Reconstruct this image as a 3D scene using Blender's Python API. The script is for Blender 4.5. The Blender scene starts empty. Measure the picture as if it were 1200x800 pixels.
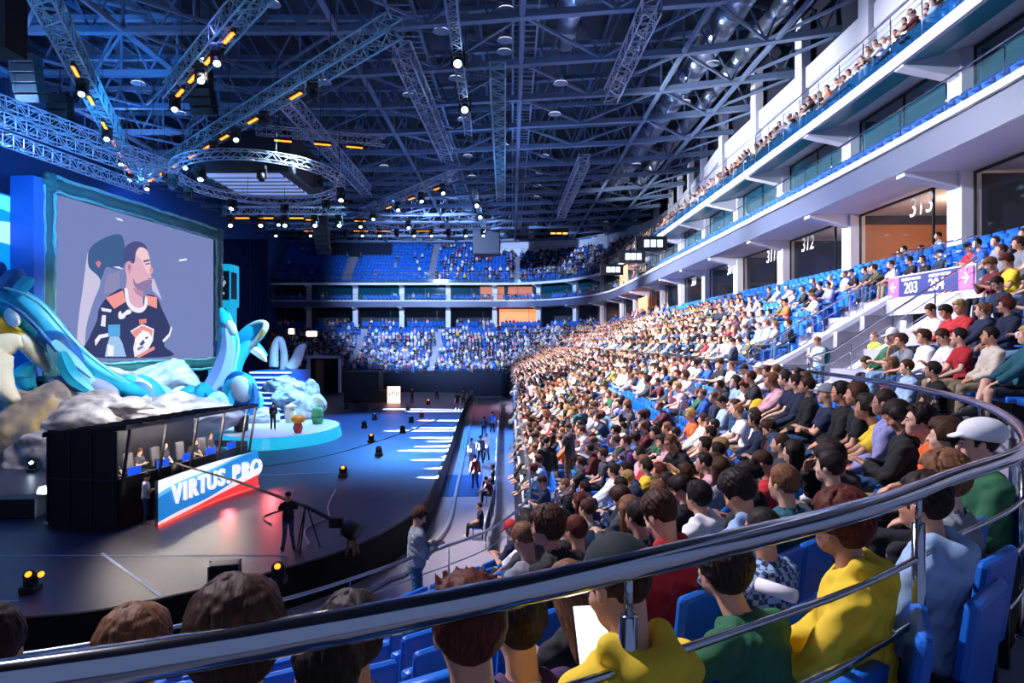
import bpy, math, random
import numpy as np
from mathutils import Vector, Matrix
R_ = random.Random(7)
C = bpy.context.scene.collection
PI = math.pi

# ---------------------------------------------------------------- materials
def lin(h):
    h = h.lstrip('#')
    o = []
    for i in (0, 2, 4):
        c = int(h[i:i+2], 16) / 255
        o.append(c/12.92 if c <= .04045 else ((c+.055)/1.055)**2.4)
    return tuple(o)
MATS = {}
def mat(name, hexc, rough=.7, metal=0., noise=0., scale=8., emit=None, estr=0., bump=0., alpha=None, trans=0., coat=0., spec=.5):
    if name in MATS: return MATS[name]
    m = bpy.data.materials.new(name); m.use_nodes = True
    nt = m.node_tree; b = nt.nodes['Principled BSDF']
    c = lin(hexc)
    b.inputs['Base Color'].default_value = (*c, 1)
    b.inputs['Roughness'].default_value = rough
    b.inputs['Metallic'].default_value = metal
    b.inputs['Specular IOR Level'].default_value = spec
    b.inputs['Coat Weight'].default_value = coat
    if trans: b.inputs['Transmission Weight'].default_value = trans
    if alpha is not None: b.inputs['Alpha'].default_value = alpha
    if noise or bump:
        tc = nt.nodes.new('ShaderNodeTexCoord'); n = nt.nodes.new('ShaderNodeTexNoise')
        n.inputs['Scale'].default_value = scale; n.inputs['Detail'].default_value = 4
        nt.links.new(tc.outputs['Object'], n.inputs['Vector'])
        if noise:
            mx = nt.nodes.new('ShaderNodeMix'); mx.data_type = 'RGBA'
            mx.inputs[6].default_value = (*[x*(1-noise) for x in c], 1)
            mx.inputs[7].default_value = (*[min(1, x*(1+noise)) for x in c], 1)
            nt.links.new(n.outputs['Fac'], mx.inputs[0]); nt.links.new(mx.outputs[2], b.inputs['Base Color'])
        if bump:
            bp = nt.nodes.new('ShaderNodeBump'); bp.inputs['Strength'].default_value = bump
            nt.links.new(n.outputs['Fac'], bp.inputs['Height']); nt.links.new(bp.outputs['Normal'], b.inputs['Normal'])
    if emit:
        b.inputs['Emission Color'].default_value = (*lin(emit), 1); b.inputs['Emission Strength'].default_value = estr
    MATS[name] = m
    return m

# ---------------------------------------------------------------- mesh builder
class MB:
    def __init__(s): s.v = []; s.f = []
    def add(s, vs, fs):
        o = len(s.v); s.v.extend([tuple(p) for p in vs]); s.f.extend([tuple(i+o for i in f) for f in fs]); return s
    def box(s, c, size, rz=0., M=None):
        x, y, z = [a/2 for a in size]; vs = []
        R = M if M else Matrix.Rotation(rz, 3, 'Z')
        for dx in (-x, x):
            for dy in (-y, y):
                for dz in (-z, z): vs.append(R @ Vector((dx, dy, dz)) + Vector(c))
        return s.add(vs, [(0,1,3,2),(4,6,7,5),(0,4,5,1),(2,3,7,6),(0,2,6,4),(1,5,7,3)])
    def beam(s, a, b, w, h=None, up=(0,0,1)):
        h = h or w; a = Vector(a); b = Vector(b); d = (b-a)
        if d.length < 1e-6: return s
        d.normalize(); u = Vector(up)
        if abs(d.dot(u)) > .98: u = Vector((1,0,0))
        x = d.cross(u).normalized(); z = x.cross(d)
        vs = []
        for p in (a, b):
            for sx, sz in ((-1,-1),(1,-1),(1,1),(-1,1)): vs.append(p + x*(sx*w/2) + z*(sz*h/2))
        return s.add(vs, [(0,3,2,1),(4,5,6,7),(0,1,5,4),(1,2,6,5),(2,3,7,6),(3,0,4,7)])
    def tube(s, pts, r, n=8, closed=False, cap=True):
        P = [Vector(p) for p in pts]; m = len(P); rs = r if isinstance(r, (list, tuple)) else [r]*m
        rings = []; px = None
        for i, p in enumerate(P):
            if closed: d = P[(i+1) % m] - P[i-1]
            else: d = P[min(i+1, m-1)] - P[max(i-1, 0)]
            d.normalize()
            if px is None:
                u = Vector((0,0,1)) if abs(d.z) < .9 else Vector((1,0,0)); px = d.cross(u).normalized()
            px = (px - d*px.dot(d)).normalized(); py = d.cross(px)
            rings.append([p + px*(math.cos(2*PI*j/n)*rs[i]) + py*(math.sin(2*PI*j/n)*rs[i]) for j in range(n)])
        vs = [q for r_ in rings for q in r_]; fs = []
        for i in range(m if closed else m-1):
            a = i*n; b = ((i+1) % m)*n
            for j in range(n): fs.append((a+j, a+(j+1) % n, b+(j+1) % n, b+j))
        if cap and not closed:
            fs.append(tuple(reversed(range(n)))); fs.append(tuple(range((m-1)*n, m*n)))
        return s.add(vs, fs)
    def lathe(s, prof, c=(0,0,0), n=16, axis=None):
        vs = []; fs = []; m = len(prof)
        for (r, z) in prof:
            for j in range(n): vs.append(Vector((r*math.cos(2*PI*j/n), r*math.sin(2*PI*j/n), z)))
        if axis is not None:
            q = Vector((0,0,1)).rotation_difference(Vector(axis)).to_matrix(); vs = [q @ v for v in vs]
        vs = [v + Vector(c) for v in vs]
        for i in range(m-1):
            for j in range(n): fs.append((i*n+j, i*n+(j+1) % n, (i+1)*n+(j+1) % n, (i+1)*n+j))
        fs.append(tuple(reversed(range(n)))); fs.append(tuple(range((m-1)*n, m*n)))
        return s.add(vs, fs)
    def ell(s, c, r, n=12, m=8, M=None):
        vs = []; fs = []
        for i in range(m+1):
            t = PI*i/m
            for j in range(n):
                a = 2*PI*j/n; v = Vector((r[0]*math.sin(t)*math.cos(a), r[1]*math.sin(t)*math.sin(a), r[2]*math.cos(t)))
                vs.append((M @ v if M else v) + Vector(c))
        for i in range(m):
            for j in range(n): fs.append((i*n+j, (i+1)*n+j, (i+1)*n+(j+1) % n, i*n+(j+1) % n))
        return s.add(vs, fs)
    def prism(s, poly, off):
        n = len(poly); o = Vector(off); P = [Vector(p) for p in poly]
        vs = P + [p + o for p in P]
        fs = [tuple(reversed(range(n))), tuple(range(n, 2*n))] + [(i, (i+1) % n, n+(i+1) % n, n+i) for i in range(n)]
        return s.add(vs, fs)
    def strip(s, A, B):
        n = len(A); return s.add(list(A)+list(B), [(i, i+1, n+i+1, n+i) for i in range(n-1)])
    def build(s, name, m=None, parent=None, smooth=False, bevel=0.):
        me = bpy.data.meshes.new(name); me.from_pydata([tuple(v) for v in s.v], [], s.f); me.update()
        return link(name, me, m, parent, smooth, bevel)
def link(name, me, m=None, parent=None, smooth=False, bevel=0.):
    o = bpy.data.objects.new(name, me)
    if m: me.materials.append(m)
    if smooth: me.polygons.foreach_set('use_smooth', [True]*len(me.polygons))
    C.objects.link(o)
    if parent: o.parent = parent
    if bevel:
        b = o.modifiers.new('b', 'BEVEL'); b.width = bevel; b.segments = 2; b.limit_method = 'ANGLE'
    return o
def tag(o, label, cat, group=None, kind=None):
    o['label'] = label; o['category'] = cat
    if group: o['group'] = group
    if kind: o['kind'] = kind
    return o
def thing(name, label, cat, loc=(0,0,0), rz=0., group=None):
    o = bpy.data.objects.new(name, None); C.objects.link(o); o.empty_display_size = .1
    o.location = loc; o.rotation_euler = (0,0,rz); return tag(o, label, cat, group)
def struct(name, mb, m, smooth=False):
    o = mb.build(name, m, None, smooth); o['kind'] = 'structure'; return o
def dup(o, loc=None, rz=None, label=None, group=None):
    c = o.copy(); C.objects.link(c)
    if loc is not None: c.location = loc
    if rz is not None: c.rotation_euler = (0,0,rz)
    if label: c['label'] = label
    if group: c['group'] = group
    for ch in list(o.children):
        d = ch.copy(); C.objects.link(d); d.parent = c
        for g in list(ch.children):
            e = g.copy(); C.objects.link(e); e.parent = d
    return c
def text(name, body, size, mt, loc, rot, parent=None, ext=.01, off=0., align='CENTER', shear=0., space=1.):
    cu = bpy.data.curves.new(name, 'FONT'); cu.body = body; cu.size = size; cu.extrude = ext; cu.offset = off
    cu.align_x = align; cu.align_y = 'CENTER'; cu.shear = shear; cu.space_character = space; cu.materials.append(mt)
    t_ = bpy.data.objects.new('tmp', cu); C.objects.link(t_); bpy.context.view_layer.update()
    me = bpy.data.meshes.new_from_object(t_.evaluated_get(bpy.context.evaluated_depsgraph_get())); bpy.data.objects.remove(t_); bpy.data.curves.remove(cu)
    o = bpy.data.objects.new(name, me); C.objects.link(o); o.location = loc
    o.rotation_euler = rot
    if parent: o.parent = parent
    return o

# ---------------------------------------------------------------- signed distance bodies -> smooth continuous meshes
class SDF:
    def __init__(s, lo, hi, h):
        s.lo = np.array(lo, float); s.h = h; s.n = np.ceil((np.array(hi)-s.lo)/h).astype(int)+1
        s.ax = [s.lo[i] + h*np.arange(s.n[i]) for i in range(3)]
        s.d = np.full(s.n, 1.0, np.float32)
    def _sl(s, lo, hi):
        a = np.clip(np.floor((np.array(lo)-s.lo)/s.h).astype(int), 0, s.n); b = np.clip(np.ceil((np.array(hi)-s.lo)/s.h).astype(int)+1, 0, s.n)
        return tuple(slice(int(i), int(max(i, j))) for i, j in zip(a, b))
    def _grid(s, sl): return np.meshgrid(*[s.ax[i][sl[i]] for i in range(3)], indexing='ij')
    def _merge(s, sl, e, k):
        a = s.d[sl]
        if k <= 0: s.d[sl] = np.minimum(a, e)
        else:
            h = np.clip(.5+.5*(a-e)/k, 0, 1); s.d[sl] = a*(1-h)+e*h-k*h*(1-h)
    def cap(s, a, b, ra, rb, k=.02, cut=False, flat=None):
        a = np.array(a, float); b = np.array(b, float); m = max(ra, rb)+k+.03
        sl = s._sl(np.minimum(a, b)-m, np.maximum(a, b)+m); X, Y, Z = s._grid(sl)
        if X.size == 0: return
        ab = b-a; L2 = max(ab @ ab, 1e-9)
        t0 = ((X-a[0])*ab[0]+(Y-a[1])*ab[1]+(Z-a[2])*ab[2])/L2; t = np.clip(t0, 0, 1)
        dx = X-a[0]-t*ab[0]; dy = Y-a[1]-t*ab[1]; dz = Z-a[2]-t*ab[2]
        if flat is not None:   # squash along a direction
            f = np.array(flat[0], float); f /= np.linalg.norm(f); q = flat[1]
            c = dx*f[0]+dy*f[1]+dz*f[2]; c2 = c*(1/q-1); dx = dx+c2*f[0]; dy = dy+c2*f[1]; dz = dz+c2*f[2]
        e = np.sqrt(dx*dx+dy*dy+dz*dz)-(ra+(rb-ra)*t)
        if cut: e = np.maximum(e, (t0-1)*math.sqrt(L2))
        s._merge(sl, e, k)
    def ell(s, c, r, k=.02, sub=False, M=None):
        c = np.array(c, float); r = np.array(r, float); m = max(r)+k+.03
        sl = s._sl(c-m, c+m); X, Y, Z = s._grid(sl)
        if X.size == 0: return
        X = X-c[0]; Y = Y-c[1]; Z = Z-c[2]
        if M is not None:
            A = np.array(M).T; X, Y, Z = [A[i][0]*X+A[i][1]*Y+A[i][2]*Z for i in range(3)]
        k0 = np.sqrt((X/r[0])**2+(Y/r[1])**2+(Z/r[2])**2); k1 = np.sqrt((X/r[0]**2)**2+(Y/r[1]**2)**2+(Z/r[2]**2)**2)+1e-9
        e = k0*(k0-1)/k1
        if sub:
            a = s.d[sl]; h = np.clip(.5-.5*(a+e)/max(k, 1e-5), 0, 1); s.d[sl] = a*(1-h)-e*h+k*h*(1-h)
        else: s._merge(sl, e, k)
    def mesh(s, name, shift=None):
        d = s.d; nx, ny, nz = d.shape; ins = d < 0
        c = np.zeros((nx-1, ny-1, nz-1), np.int8)
        for i in (0,1):
            for j in (0,1):
                for k in (0,1): c += ins[i:nx-1+i, j:ny-1+j, k:nz-1+k]
        act = (c > 0) & (c < 8); idx = np.full(act.shape, -1, np.int64); I = np.argwhere(act); idx[act] = np.arange(len(I))
        acc = np.zeros((len(I), 3)); cnt = np.zeros(len(I))
        co = [(i,j,k) for i in (0,1) for j in (0,1) for k in (0,1)]
        for a in co:
            for ax in range(3):
                if a[ax] == 0:
                    b = list(a); b[ax] = 1
                    da = d[I[:,0]+a[0], I[:,1]+a[1], I[:,2]+a[2]]; db = d[I[:,0]+b[0], I[:,1]+b[1], I[:,2]+b[2]]
                    x = (da < 0) != (db < 0); t = np.where(x, da/np.where(x, da-db, 1), 0)
                    for q in range(3):
                        acc[:, q] += np.where(x, a[q]+(t if q == ax else 0), 0)
                    cnt += x
        V = s.lo+s.h*(I+acc/cnt[:, None])
        if shift is not None: V = V+shift
        F = []
        for ax in range(3):
            o1, o2 = [(1,2),(2,0),(0,1)][ax]
            sa = [slice(None)]*3; sb = [slice(None)]*3; sa[ax] = slice(0, -1); sb[ax] = slice(1, None)
            for o in (o1, o2): sa[o] = slice(1, -1); sb[o] = slice(1, -1)
            A = ins[tuple(sa)]; B = ins[tuple(sb)]; E = np.argwhere(A != B)
            if not len(E): continue
            fl = A[E[:,0], E[:,1], E[:,2]]
            base = E.copy(); base[:, o1] += 1; base[:, o2] += 1
            def g(u, v):
                q = base.copy(); q[:, o1] -= u; q[:, o2] -= v; return idx[q[:,0], q[:,1], q[:,2]]
            Q = np.stack([g(1,1), g(0,1), g(0,0), g(1,0)], 1)
            Q[~fl] = Q[~fl][:, ::-1]; F.append(Q)
        F = np.concatenate(F)
        return npmesh(name, V, F)
def npmesh(name, V, F):
    me = bpy.data.meshes.new(name); me.vertices.add(len(V)); me.vertices.foreach_set('co', V.astype(np.float32).ravel())
    k = F.shape[1]
    me.loops.add(F.size); me.loops.foreach_set('vertex_index', F.astype(np.int32).ravel())
    me.polygons.add(len(F)); me.polygons.foreach_set('loop_start', np.arange(0, F.size, k, dtype=np.int32))
    me.polygons.foreach_set('use_smooth', np.ones(len(F), bool))
    me.update(calc_edges=True); me.materials.append(None)
    return me

# ---------------------------------------------------------------- people
def v3(*a): return np.array(a, float)
def ik(S, W, l1, l2, pole):
    d = W-S; L = np.linalg.norm(d); L = min(L, (l1+l2)*.995); u = d/np.linalg.norm(d); W2 = S+u*L
    a = (l1*l1-l2*l2+L*L)/(2*L); h = math.sqrt(max(l1*l1-a*a, 0)); p = pole-u*(pole @ u); p = p/np.linalg.norm(p)
    return S+u*a+p*h, W2
def rotm(yaw, pitch, roll=0): return np.array((Matrix.Rotation(yaw, 3, 'Z') @ Matrix.Rotation(pitch, 3, 'X') @ Matrix.Rotation(roll, 3, 'Y')))
def pose(sit=True, lean=4, hy=0, hp=0, arms='lap', legs='n', twist=0, hroll=0):
    J = {}; ln = math.radians(lean)
    P = v3(0, -.1, .53) if sit else v3(0, 0, .93)
    up = v3(0, math.sin(ln), math.cos(ln)); fw = v3(0, math.cos(ln), -math.sin(ln))
    J['P'] = P; J['C'] = P+up*.33+fw*.0; N = P+up*.53-fw*.01; J['N'] = N
    tw = rotm(math.radians(twist), 0)
    J['up'] = up; J['fw'] = fw
    nk = v3(0, math.sin(ln*.5), math.cos(ln*.5))
    J['H'] = N+nk*.17+v3(0, .035, 0); J['HM'] = rotm(math.radians(hy), math.radians(-hp), math.radians(hroll))
    for s, n in ((-1, 'l'), (1, 'r')):
        S = N-up*.085+tw @ v3(s*.168, 0, 0); J['S'+n] = S
        pole = v3(s*.8, -.7, -.5)
        loc = lambda x, y, z: v3(s*x, y, z)
        if sit:
            W = {'lap': loc(.07, .2, .62), 'elb': loc(.05, .5, .63), 'cross': loc(-.1, .17, .8), 'phone': loc(.06, .26, .8),
                 'knee': loc(.14, .36, .64), 'down': loc(.27, .08, .55), 'chin': loc(.06, .3, 1.02) if s > 0 else loc(.02, .3, .64),
                 'rest': loc(.12, .28, .62), 'point': loc(.12, .42, .95) if s < 0 else loc(.1, .25, .63), 'paper': loc(.13, .3, .74)}[arms]
            if arms == 'elb': pole = v3(s*.9, .1, -.6)
            if arms == 'chin' and s > 0: pole = v3(.5, .4, -1)
        else:
            W = {'phone': loc(.05, .3, 1.2), 'down': loc(.26, .06, .84), 'camera': loc(.1, .36, 1.32), 'reach': loc(.12, .5, 1.2), 'hips': loc(.2, .06, 1.0),
                 'cross': loc(-.1, .2, 1.2), 'fold': loc(.1, .3, 1.02)}[arms]
            pole = v3(s*.7, -.8, -.5)
        E, W = ik(S, W, .285, .255, pole); J['E'+n] = E; J['W'+n] = W
        Hp = P+v3(s*.09, 0, -.02); J['hip'+n] = Hp
        if sit:
            sp = {'n': .13, 'w': .2, 'c': .08, 'e': .12, 't': .13, 'x': .1}[legs]
            K = v3(s*sp, .36, .5); A = v3(s*(sp-.01), .4, .1)
            if legs == 'e': A = v3(s*sp, .62, .1); K = v3(s*sp, .37, .48)
            if legs == 't': A = v3(s*sp, .22, .1)
            if legs == 'x' and s > 0: K = v3(.0, .36, .62); A = v3(-.1, .52, .28)
        else:
            st = {'n': 0, 'walk': .17*s, 'w': .03*s}[legs]; K = v3(s*.1, .03+st*.5+(.04 if st > 0 else 0), .5); A = v3(s*(.11 if legs != 'w' else .16), -.02+st, .09)
        J['K'+n] = K; J['A'+n] = A; J['T'+n] = A+v3(s*.03, .15, -.055)
    J['arms'] = arms; J['sit'] = sit
    return J
def bounds(J): 
    pts = np.array([J[k] for k in J if isinstance(J[k], np.ndarray) and J[k].shape == (3,) and k not in ('up', 'fw')])
    return pts.min(0)-.24, pts.max(0)+.24
def hand(S, J, n, sx, r=1.):
    W = J['W'+n]; E = J['E'+n]; d = (W-E)/np.linalg.norm(W-E); a = J['arms']
    tgt = {'lap': v3(-sx*.5, .6, -.5), 'elb': v3(-sx*.7, .5, -.4), 'cross': v3(-sx, .2, .1), 'phone': v3(-sx*.5, .7, .5), 'knee': v3(0, .8, -.6), 'down': v3(0, .3, -1),
           'chin': v3(-.3, -.5, .8) if sx > 0 else v3(.5, .6, -.4), 'rest': v3(-sx*.3, .8, -.4), 'camera': v3(-sx*.4, .8, .3), 'reach': v3(0, 1, 0), 'hips': v3(-sx*.6, .4, -.5),
           'point': v3(.1, .8, .4), 'paper': v3(-sx*.5, .6, .4), 'fold': v3(-sx*.8, .5, 0)}[a]
    tgt = tgt/np.linalg.norm(tgt); f = d*.35+tgt*.65; f = f/np.linalg.norm(f)
    side = np.cross(f, v3(0, 0, 1)); side /= max(np.linalg.norm(side), 1e-6); dn = np.cross(side, f); dn = -dn if dn[2] > 0 else dn
    pc = W+f*.05
    S.cap(W+f*.012, W+f*.075, .028, .036, .012, flat=(dn, .55))
    for i, (o, L) in enumerate(((-.027, .062), (-.009, .074), (.009, .07), (.026, .055))):
        b = W+f*.092+side*o; m = b+f*L*.52+dn*.012; e = m+f*L*.3+dn*.035
        S.cap(b-f*.02, m, .0098*r, .009*r, .004); S.cap(m, e, .009*r, .0078*r, .003)
    t0 = W+f*.03-side*sx*.03; t1 = t0+f*.035-side*sx*.022+dn*.008; S.cap(t0, t1, .012*r, .0105*r, .008); S.cap(t1, t1+f*.03+dn*.012+side*sx*.004, .0105*r, .009*r, .003)
def headf(S, J):
    H = J['H']; M = J['HM']
    p = lambda x, y, z: H+M @ v3(x, y, z)
    S.ell(p(0, -.012, .03), (.076, .096, .092), .01, M=M)
    S.ell(p(0, .03, -.045), (.06, .066, .072), .03, M=M)
    S.ell(p(0, .055, -.085), (.034, .034, .028), .025, M=M)
    S.ell(p(0, .066, .022), (.05, .022, .02), .02, M=M)
    S.cap(p(0, .092, .01), p(0, .112, -.028), .008, .0135, .012)
    for s in (-1, 1):
        S.ell(p(s*.031, .1, .004), (.018, .016, .011), .014, sub=True, M=M)
        S.ell(p(s*.031, .082, .003), (.0125, .0125, .0115), .004, M=M)
        S.ell(p(s*.042, .062, -.03), (.02, .02, .022), .02, M=M)
        S.ell(p(s*.079, -.008, -.008), (.009, .021, .031), .006, M=M)
    S.cap(p(-.017, .091, -.067), p(.017, .091, -.067), .0075, .0075, .007)
    S.ell(p(0, .098, -.058), (.03, .006, .0022), .004, sub=True, M=M)
def body_mesh(name, J, h):
    lo, hi = bounds(J); S = SDF(lo, hi, h); up, fw = J['up'], J['fw']; P, N = J['P'], J['N']
    S.ell(P+up*.02, (.15, .105, .12), .03); S.ell(P+up*.2, (.135, .09, .16), .06); S.ell(P+up*.38, (.155, .1, .16), .06)
    S.cap(J['Sl'], J['Sr'], .055, .055, .05)
    S.cap(N-up*.02, J['H']+J['HM'] @ v3(0, -.02, -.05), .056, .052, .03)
    for n, s in (('l', -1), ('r', 1)):
        S.cap(J['S'+n], J['E'+n], .05, .037, .03); S.cap(J['E'+n], J['W'+n], .038, .025, .012)
        hand(S, J, n, s)
        S.cap(J['hip'+n], J['K'+n], .078, .05, .03); S.cap(J['K'+n], J['A'+n], .05, .034, .02); S.cap(J['A'+n], J['T'+n], .034, .03, .02)
    headf(S, J)
    return S.mesh(name)
def wrinkle(S, amp, f, seed):
    X, Y, Z = S._grid(tuple(slice(None) for _ in range(3)))
    S.d += (amp*(np.sin(f*X+1.7*np.sin(f*.6*Z+seed))*np.sin(f*.8*Z+seed*1.3+2*np.sin(f*.5*Y))+.6*np.sin(f*1.9*(Z+.5*X+.4*Y)+seed)+.5*np.sin(f*3.1*(.7*Z-.6*X+.5*Y)+2*np.sin(f*X)))).astype(np.float32)
def shirt_mesh(name, J, h, sleeve='short', hood=False, collar=False):
    lo, hi = bounds(J); S = SDF(lo, hi, h); up, fw = J['up'], J['fw']; P, N = J['P'], J['N']; g = .02 if sleeve == 'short' else .03
    S.ell(P+up*.03+fw*.01, (.155+g, .11+g, .115), .03); S.ell(P+up*.19, (.14+g, .1+g, .17), .07); S.ell(P+up*.38, (.16+g, .103+g, .165), .07)
    S.cap(J['Sl'], J['Sr'], .05+g*.6, .05+g*.6, .05); S.ell(N-up*.03, (.105, .075, .055), .06)
    if not J['sit']: S.cap(P+up*.15, P-up*.05, .15, .165, .05, cut=True, flat=((0, 1, 0), .72))
    for n in 'lr':
        A, E, W = J['S'+n], J['E'+n], J['W'+n]
        if sleeve == 'short': S.cap(A, A+(E-A)*.68, .056+g*.7, .056+g*.9, .03, cut=True)
        elif sleeve == 'roll': S.cap(A, E, .055+g*.8, .045+g*.8, .03); S.cap(E, E+(W-E)*.3, .045+g*.7, .047+g*.7, .015, cut=True)
        else: S.cap(A, E, .055+g*.8, .045+g*.8, .03); S.cap(E, E+(W-E)*.96, .044+g*.8, .033+g*.6, .015, cut=True)
    wrinkle(S, .0045 if sleeve == 'short' else .006, 34, 1.)
    if hood:
        c = N-fw*.075+up*.0
        for s in (-1, 1): S.cap(c+v3(s*.09, .05, .03), c+v3(s*.05, -.035, -.02), .04, .045, .03)
        S.cap(c+v3(-.05, -.035, -.02), c+v3(.05, -.035, -.02), .05, .05, .03); S.ell(c-up*.09-fw*.03, (.07, .04, .08), .04)
    nk = J['H']+J['HM'] @ v3(0, -.015, -.06)
    if collar: S.cap(N-up*.01, N+(nk-N)*.45, .075, .07, .01, cut=True)
    d = nk-N; T = SDF(lo, hi, h); T.cap(N+up*.005, nk, .064, .075, 0); T.cap(N+up*.01+fw*.02, nk+fw*.06, .05, .06, .02)
    S.d = np.maximum(S.d, -T.d)
    return S.mesh(name)
def pants_mesh(name, J, h, short=False):
    lo, hi = bounds(J); S = SDF(lo, hi, h); up = J['up']; P = J['P']
    S.ell(P+up*.01, (.162, .118, .125), .03)
    for n in 'lr':
        A, K, B = J['hip'+n], J['K'+n], J['A'+n]
        if short: S.cap(A, A+(K-A)*.93, .092, .078, .04, cut=True)
        else: S.cap(A, K, .09, .064, .04); S.cap(K, K+(B-K)*.97, .064, .052, .02, cut=True)
    wrinkle(S, .004, 38, 2.)
    X, Y, Z = S._grid(tuple(slice(None) for _ in range(3)))
    q = P+up*.1; S.d = np.where(Y < q[1]+.2, np.maximum(S.d, (X-q[0])*up[0]+(Y-q[1])*up[1]+(Z-q[2])*up[2]), S.d).astype(np.float32)
    return S.mesh(name)
def shoes_mesh(name, J, h):
    lo, hi = bounds(J); S = SDF(lo, hi, h)
    for n in 'lr':
        A, T = J['A'+n], J['T'+n]; z = A[2]-.05
        S.cap((A[0], A[1]-.03, z), (T[0], T[1], z-.012), .044, .042, .01); S.cap(A+v3(0, 0, -.02), A+v3(0, .02, .03), .047, .05, .03); S.cap(A+v3(0, .02, .0), (T[0], T[1]-.03, z+.03), .048, .04, .03)
    X, Y, Z = S._grid(tuple(slice(None) for _ in range(3))); zz = min(J['Al'][2], J['Ar'][2])-.085
    S.d = np.maximum(S.d, zz-Z).astype(np.float32)
    return S.mesh(name)
def hair_mesh(name, kind, h):
    S = SDF((-.17, -.22, -.42 if kind in ('long', 'bun') else -.17), (.17, .19, .24), h)
    t = {'short': .012, 'crop': .006, 'medium': .024, 'long': .02, 'spiky': .018, 'bun': .014, 'side': .022}[kind]
    S.ell((0, -.014, .035), (.077+t, .097+t, .093+t), 0)
    if kind in ('medium', 'side'): S.ell((.01, .045, .095), (.07, .05, .04), .04); S.ell((0, -.06, .02), (.088, .06, .08), .03)
    if kind == 'spiky':
        for i in range(26):
            a = i*2.4; r = .012+.065*math.sqrt(i/26); x, y = r*math.cos(a), r*math.sin(a)*1.2
            S.cap((x, y-.01, .11-(x*x+y*y)*5), (x*1.15, y*1.15+.005, .15-(x*x+y*y)*5), .016, .004, .012)
    if kind == 'long':
        for i in range(-3, 4): S.cap((i*.026, -.07+abs(i)*.018, .02), (i*.032, -.105+abs(i)*.022, -.3), .045, .03, .03)
    if kind == 'bun': S.ell((0, -.115, .07), (.042, .042, .042), .01); S.cap((0, -.1, .0), (0, -.1, -.05), .06, .05, .03)
    if kind in ('short', 'medium', 'side', 'long', 'bun'):
        g = random.Random(5); q = 90 if h < .0065 else 0
        for i in range(q):
            az = i*2.39996+g.uniform(-.2, .2); th = g.uniform(.05, .95); tw = g.uniform(.1, .5); prev = None
            for j in range(4):
                t_ = th+j*.24; a = az+tw*j*.3; e = (.5 if kind in ('medium', 'side') else .2)*t
                p_ = ((.077+t+e*(j > 0)*.35)*math.sin(t_)*math.cos(a), -.014+(.097+t+e*.35)*math.sin(t_)*math.sin(a), .035+(.093+t+e*.3)*math.cos(t_))
                if prev: S.cap(prev, p_, .0125-.0015*j, .011-.0015*j, .006)
                prev = p_
    X, Y, Z = S._grid(tuple(slice(None) for _ in range(3)))
    hl = {'crop': .066, 'short': .07, 'medium': .058, 'long': .062, 'spiky': .075, 'bun': .075, 'side': .066}[kind]
    A = np.maximum(.035-Y+.5*np.maximum(Z-.02, 0), Z-hl-.25*np.abs(X))
    if kind not in ('long',):
        A = np.minimum(A, np.maximum(np.maximum(-.045-Y, Z+.02), -1)); low = -.055 if kind != 'medium' else -.075
        S.d = np.maximum(S.d, low-Z+.25*np.maximum(Y, -.1))
    else: A = np.minimum(A, np.maximum(np.maximum(-.005-Y, Z+.02), -1))
    S.d = np.maximum(S.d, -A)
    ang = np.arctan2(X, Z+.05); S.d += (.0012*np.sin(ang*26+6*np.sin(Y*30))+.0012*np.sin(Y*70+X*50+Z*30)).astype(np.float32) if kind != 'long' else (.0014*np.sin(X*150+2*np.sin(Z*14))).astype(np.float32)
    return S.mesh(name)
def cap_mesh(name, h, kind='cap'):
    S = SDF((-.2, -.2, -.1), (.2, .26, .22), h)
    S.ell((0, -.012, .035), (.094, .114, .115 if kind == 'cap' else .1), 0)
    if kind == 'puffy': S.ell((0, -.026, .078), (.11, .137, .092), .03)
    X, Y, Z = S._grid(tuple(slice(None) for _ in range(3)))
    S.d = np.maximum(S.d, .03-Z+.12*Y)
    if kind == 'back': S.cap((-.05, -.1, .01), (.05, -.1, .01), .02, .02, .01); S.ell((0, -.15, .005), (.07, .06, .011), .012)
    elif kind == 'puffy': S.ell((0, .12, .05), (.072, .05, .012), .015, M=rotm(0, -.25))
    else: S.ell((0, .13, .045), (.078, .075, .011), .012)
    S.ell((0, -.012, .035+(.115 if kind == 'cap' else .13)), (.01, .01, .006), .004)
    return S.mesh(name)
# ---------------------------------------------------------------- plan of the bowl (camera eye is z = 0, arena floor z = -7.4)
GZ = -7.4; DECK = -6.3
PAIRS = [((-11,.9),(-12,5.4)), ((-7,.85),(-8.5,6.0)), ((-3,.9),(-4.8,6.9)), ((-.92,1.23),(-2.8,8.3)), ((.82,2.18),(-1.5,9.85)), ((1.88,3.0),(-.5,11.2)),
         ((3.13,4.2),(0,12.4)), ((4.6,6.9),(.3,13.6)), ((5.5,10.5),(.4,15)), ((6.05,15),(.42,17.5)), ((6.35,20.5),(.38,21.5)), ((6.5,26),(.32,26.5)), ((6.55,32),(.3,32)), ((6.6,38),(.3,38))]
def catmull(P, sub):
    out = []
    for i in range(len(P)-1):
        p0 = np.array(P[max(i-1, 0)], float); p1 = np.array(P[i], float); p2 = np.array(P[i+1], float); p3 = np.array(P[min(i+2, len(P)-1)], float)
        for j in range(sub):
            t = j/sub; out.append(.5*((2*p1)+(-p0+p2)*t+(2*p0-5*p1+4*p2-p3)*t*t+(-p0+3*p1-3*p2+p3)*t**3))
    return out
RC = catmull([p[0] for p in PAIRS], 10); FC = catmull([p[1] for p in PAIRS], 10)
for y in np.arange(38, 80, 1.0): RC.append(np.array((6.6, y))); FC.append(np.array((.3, y)))
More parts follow.
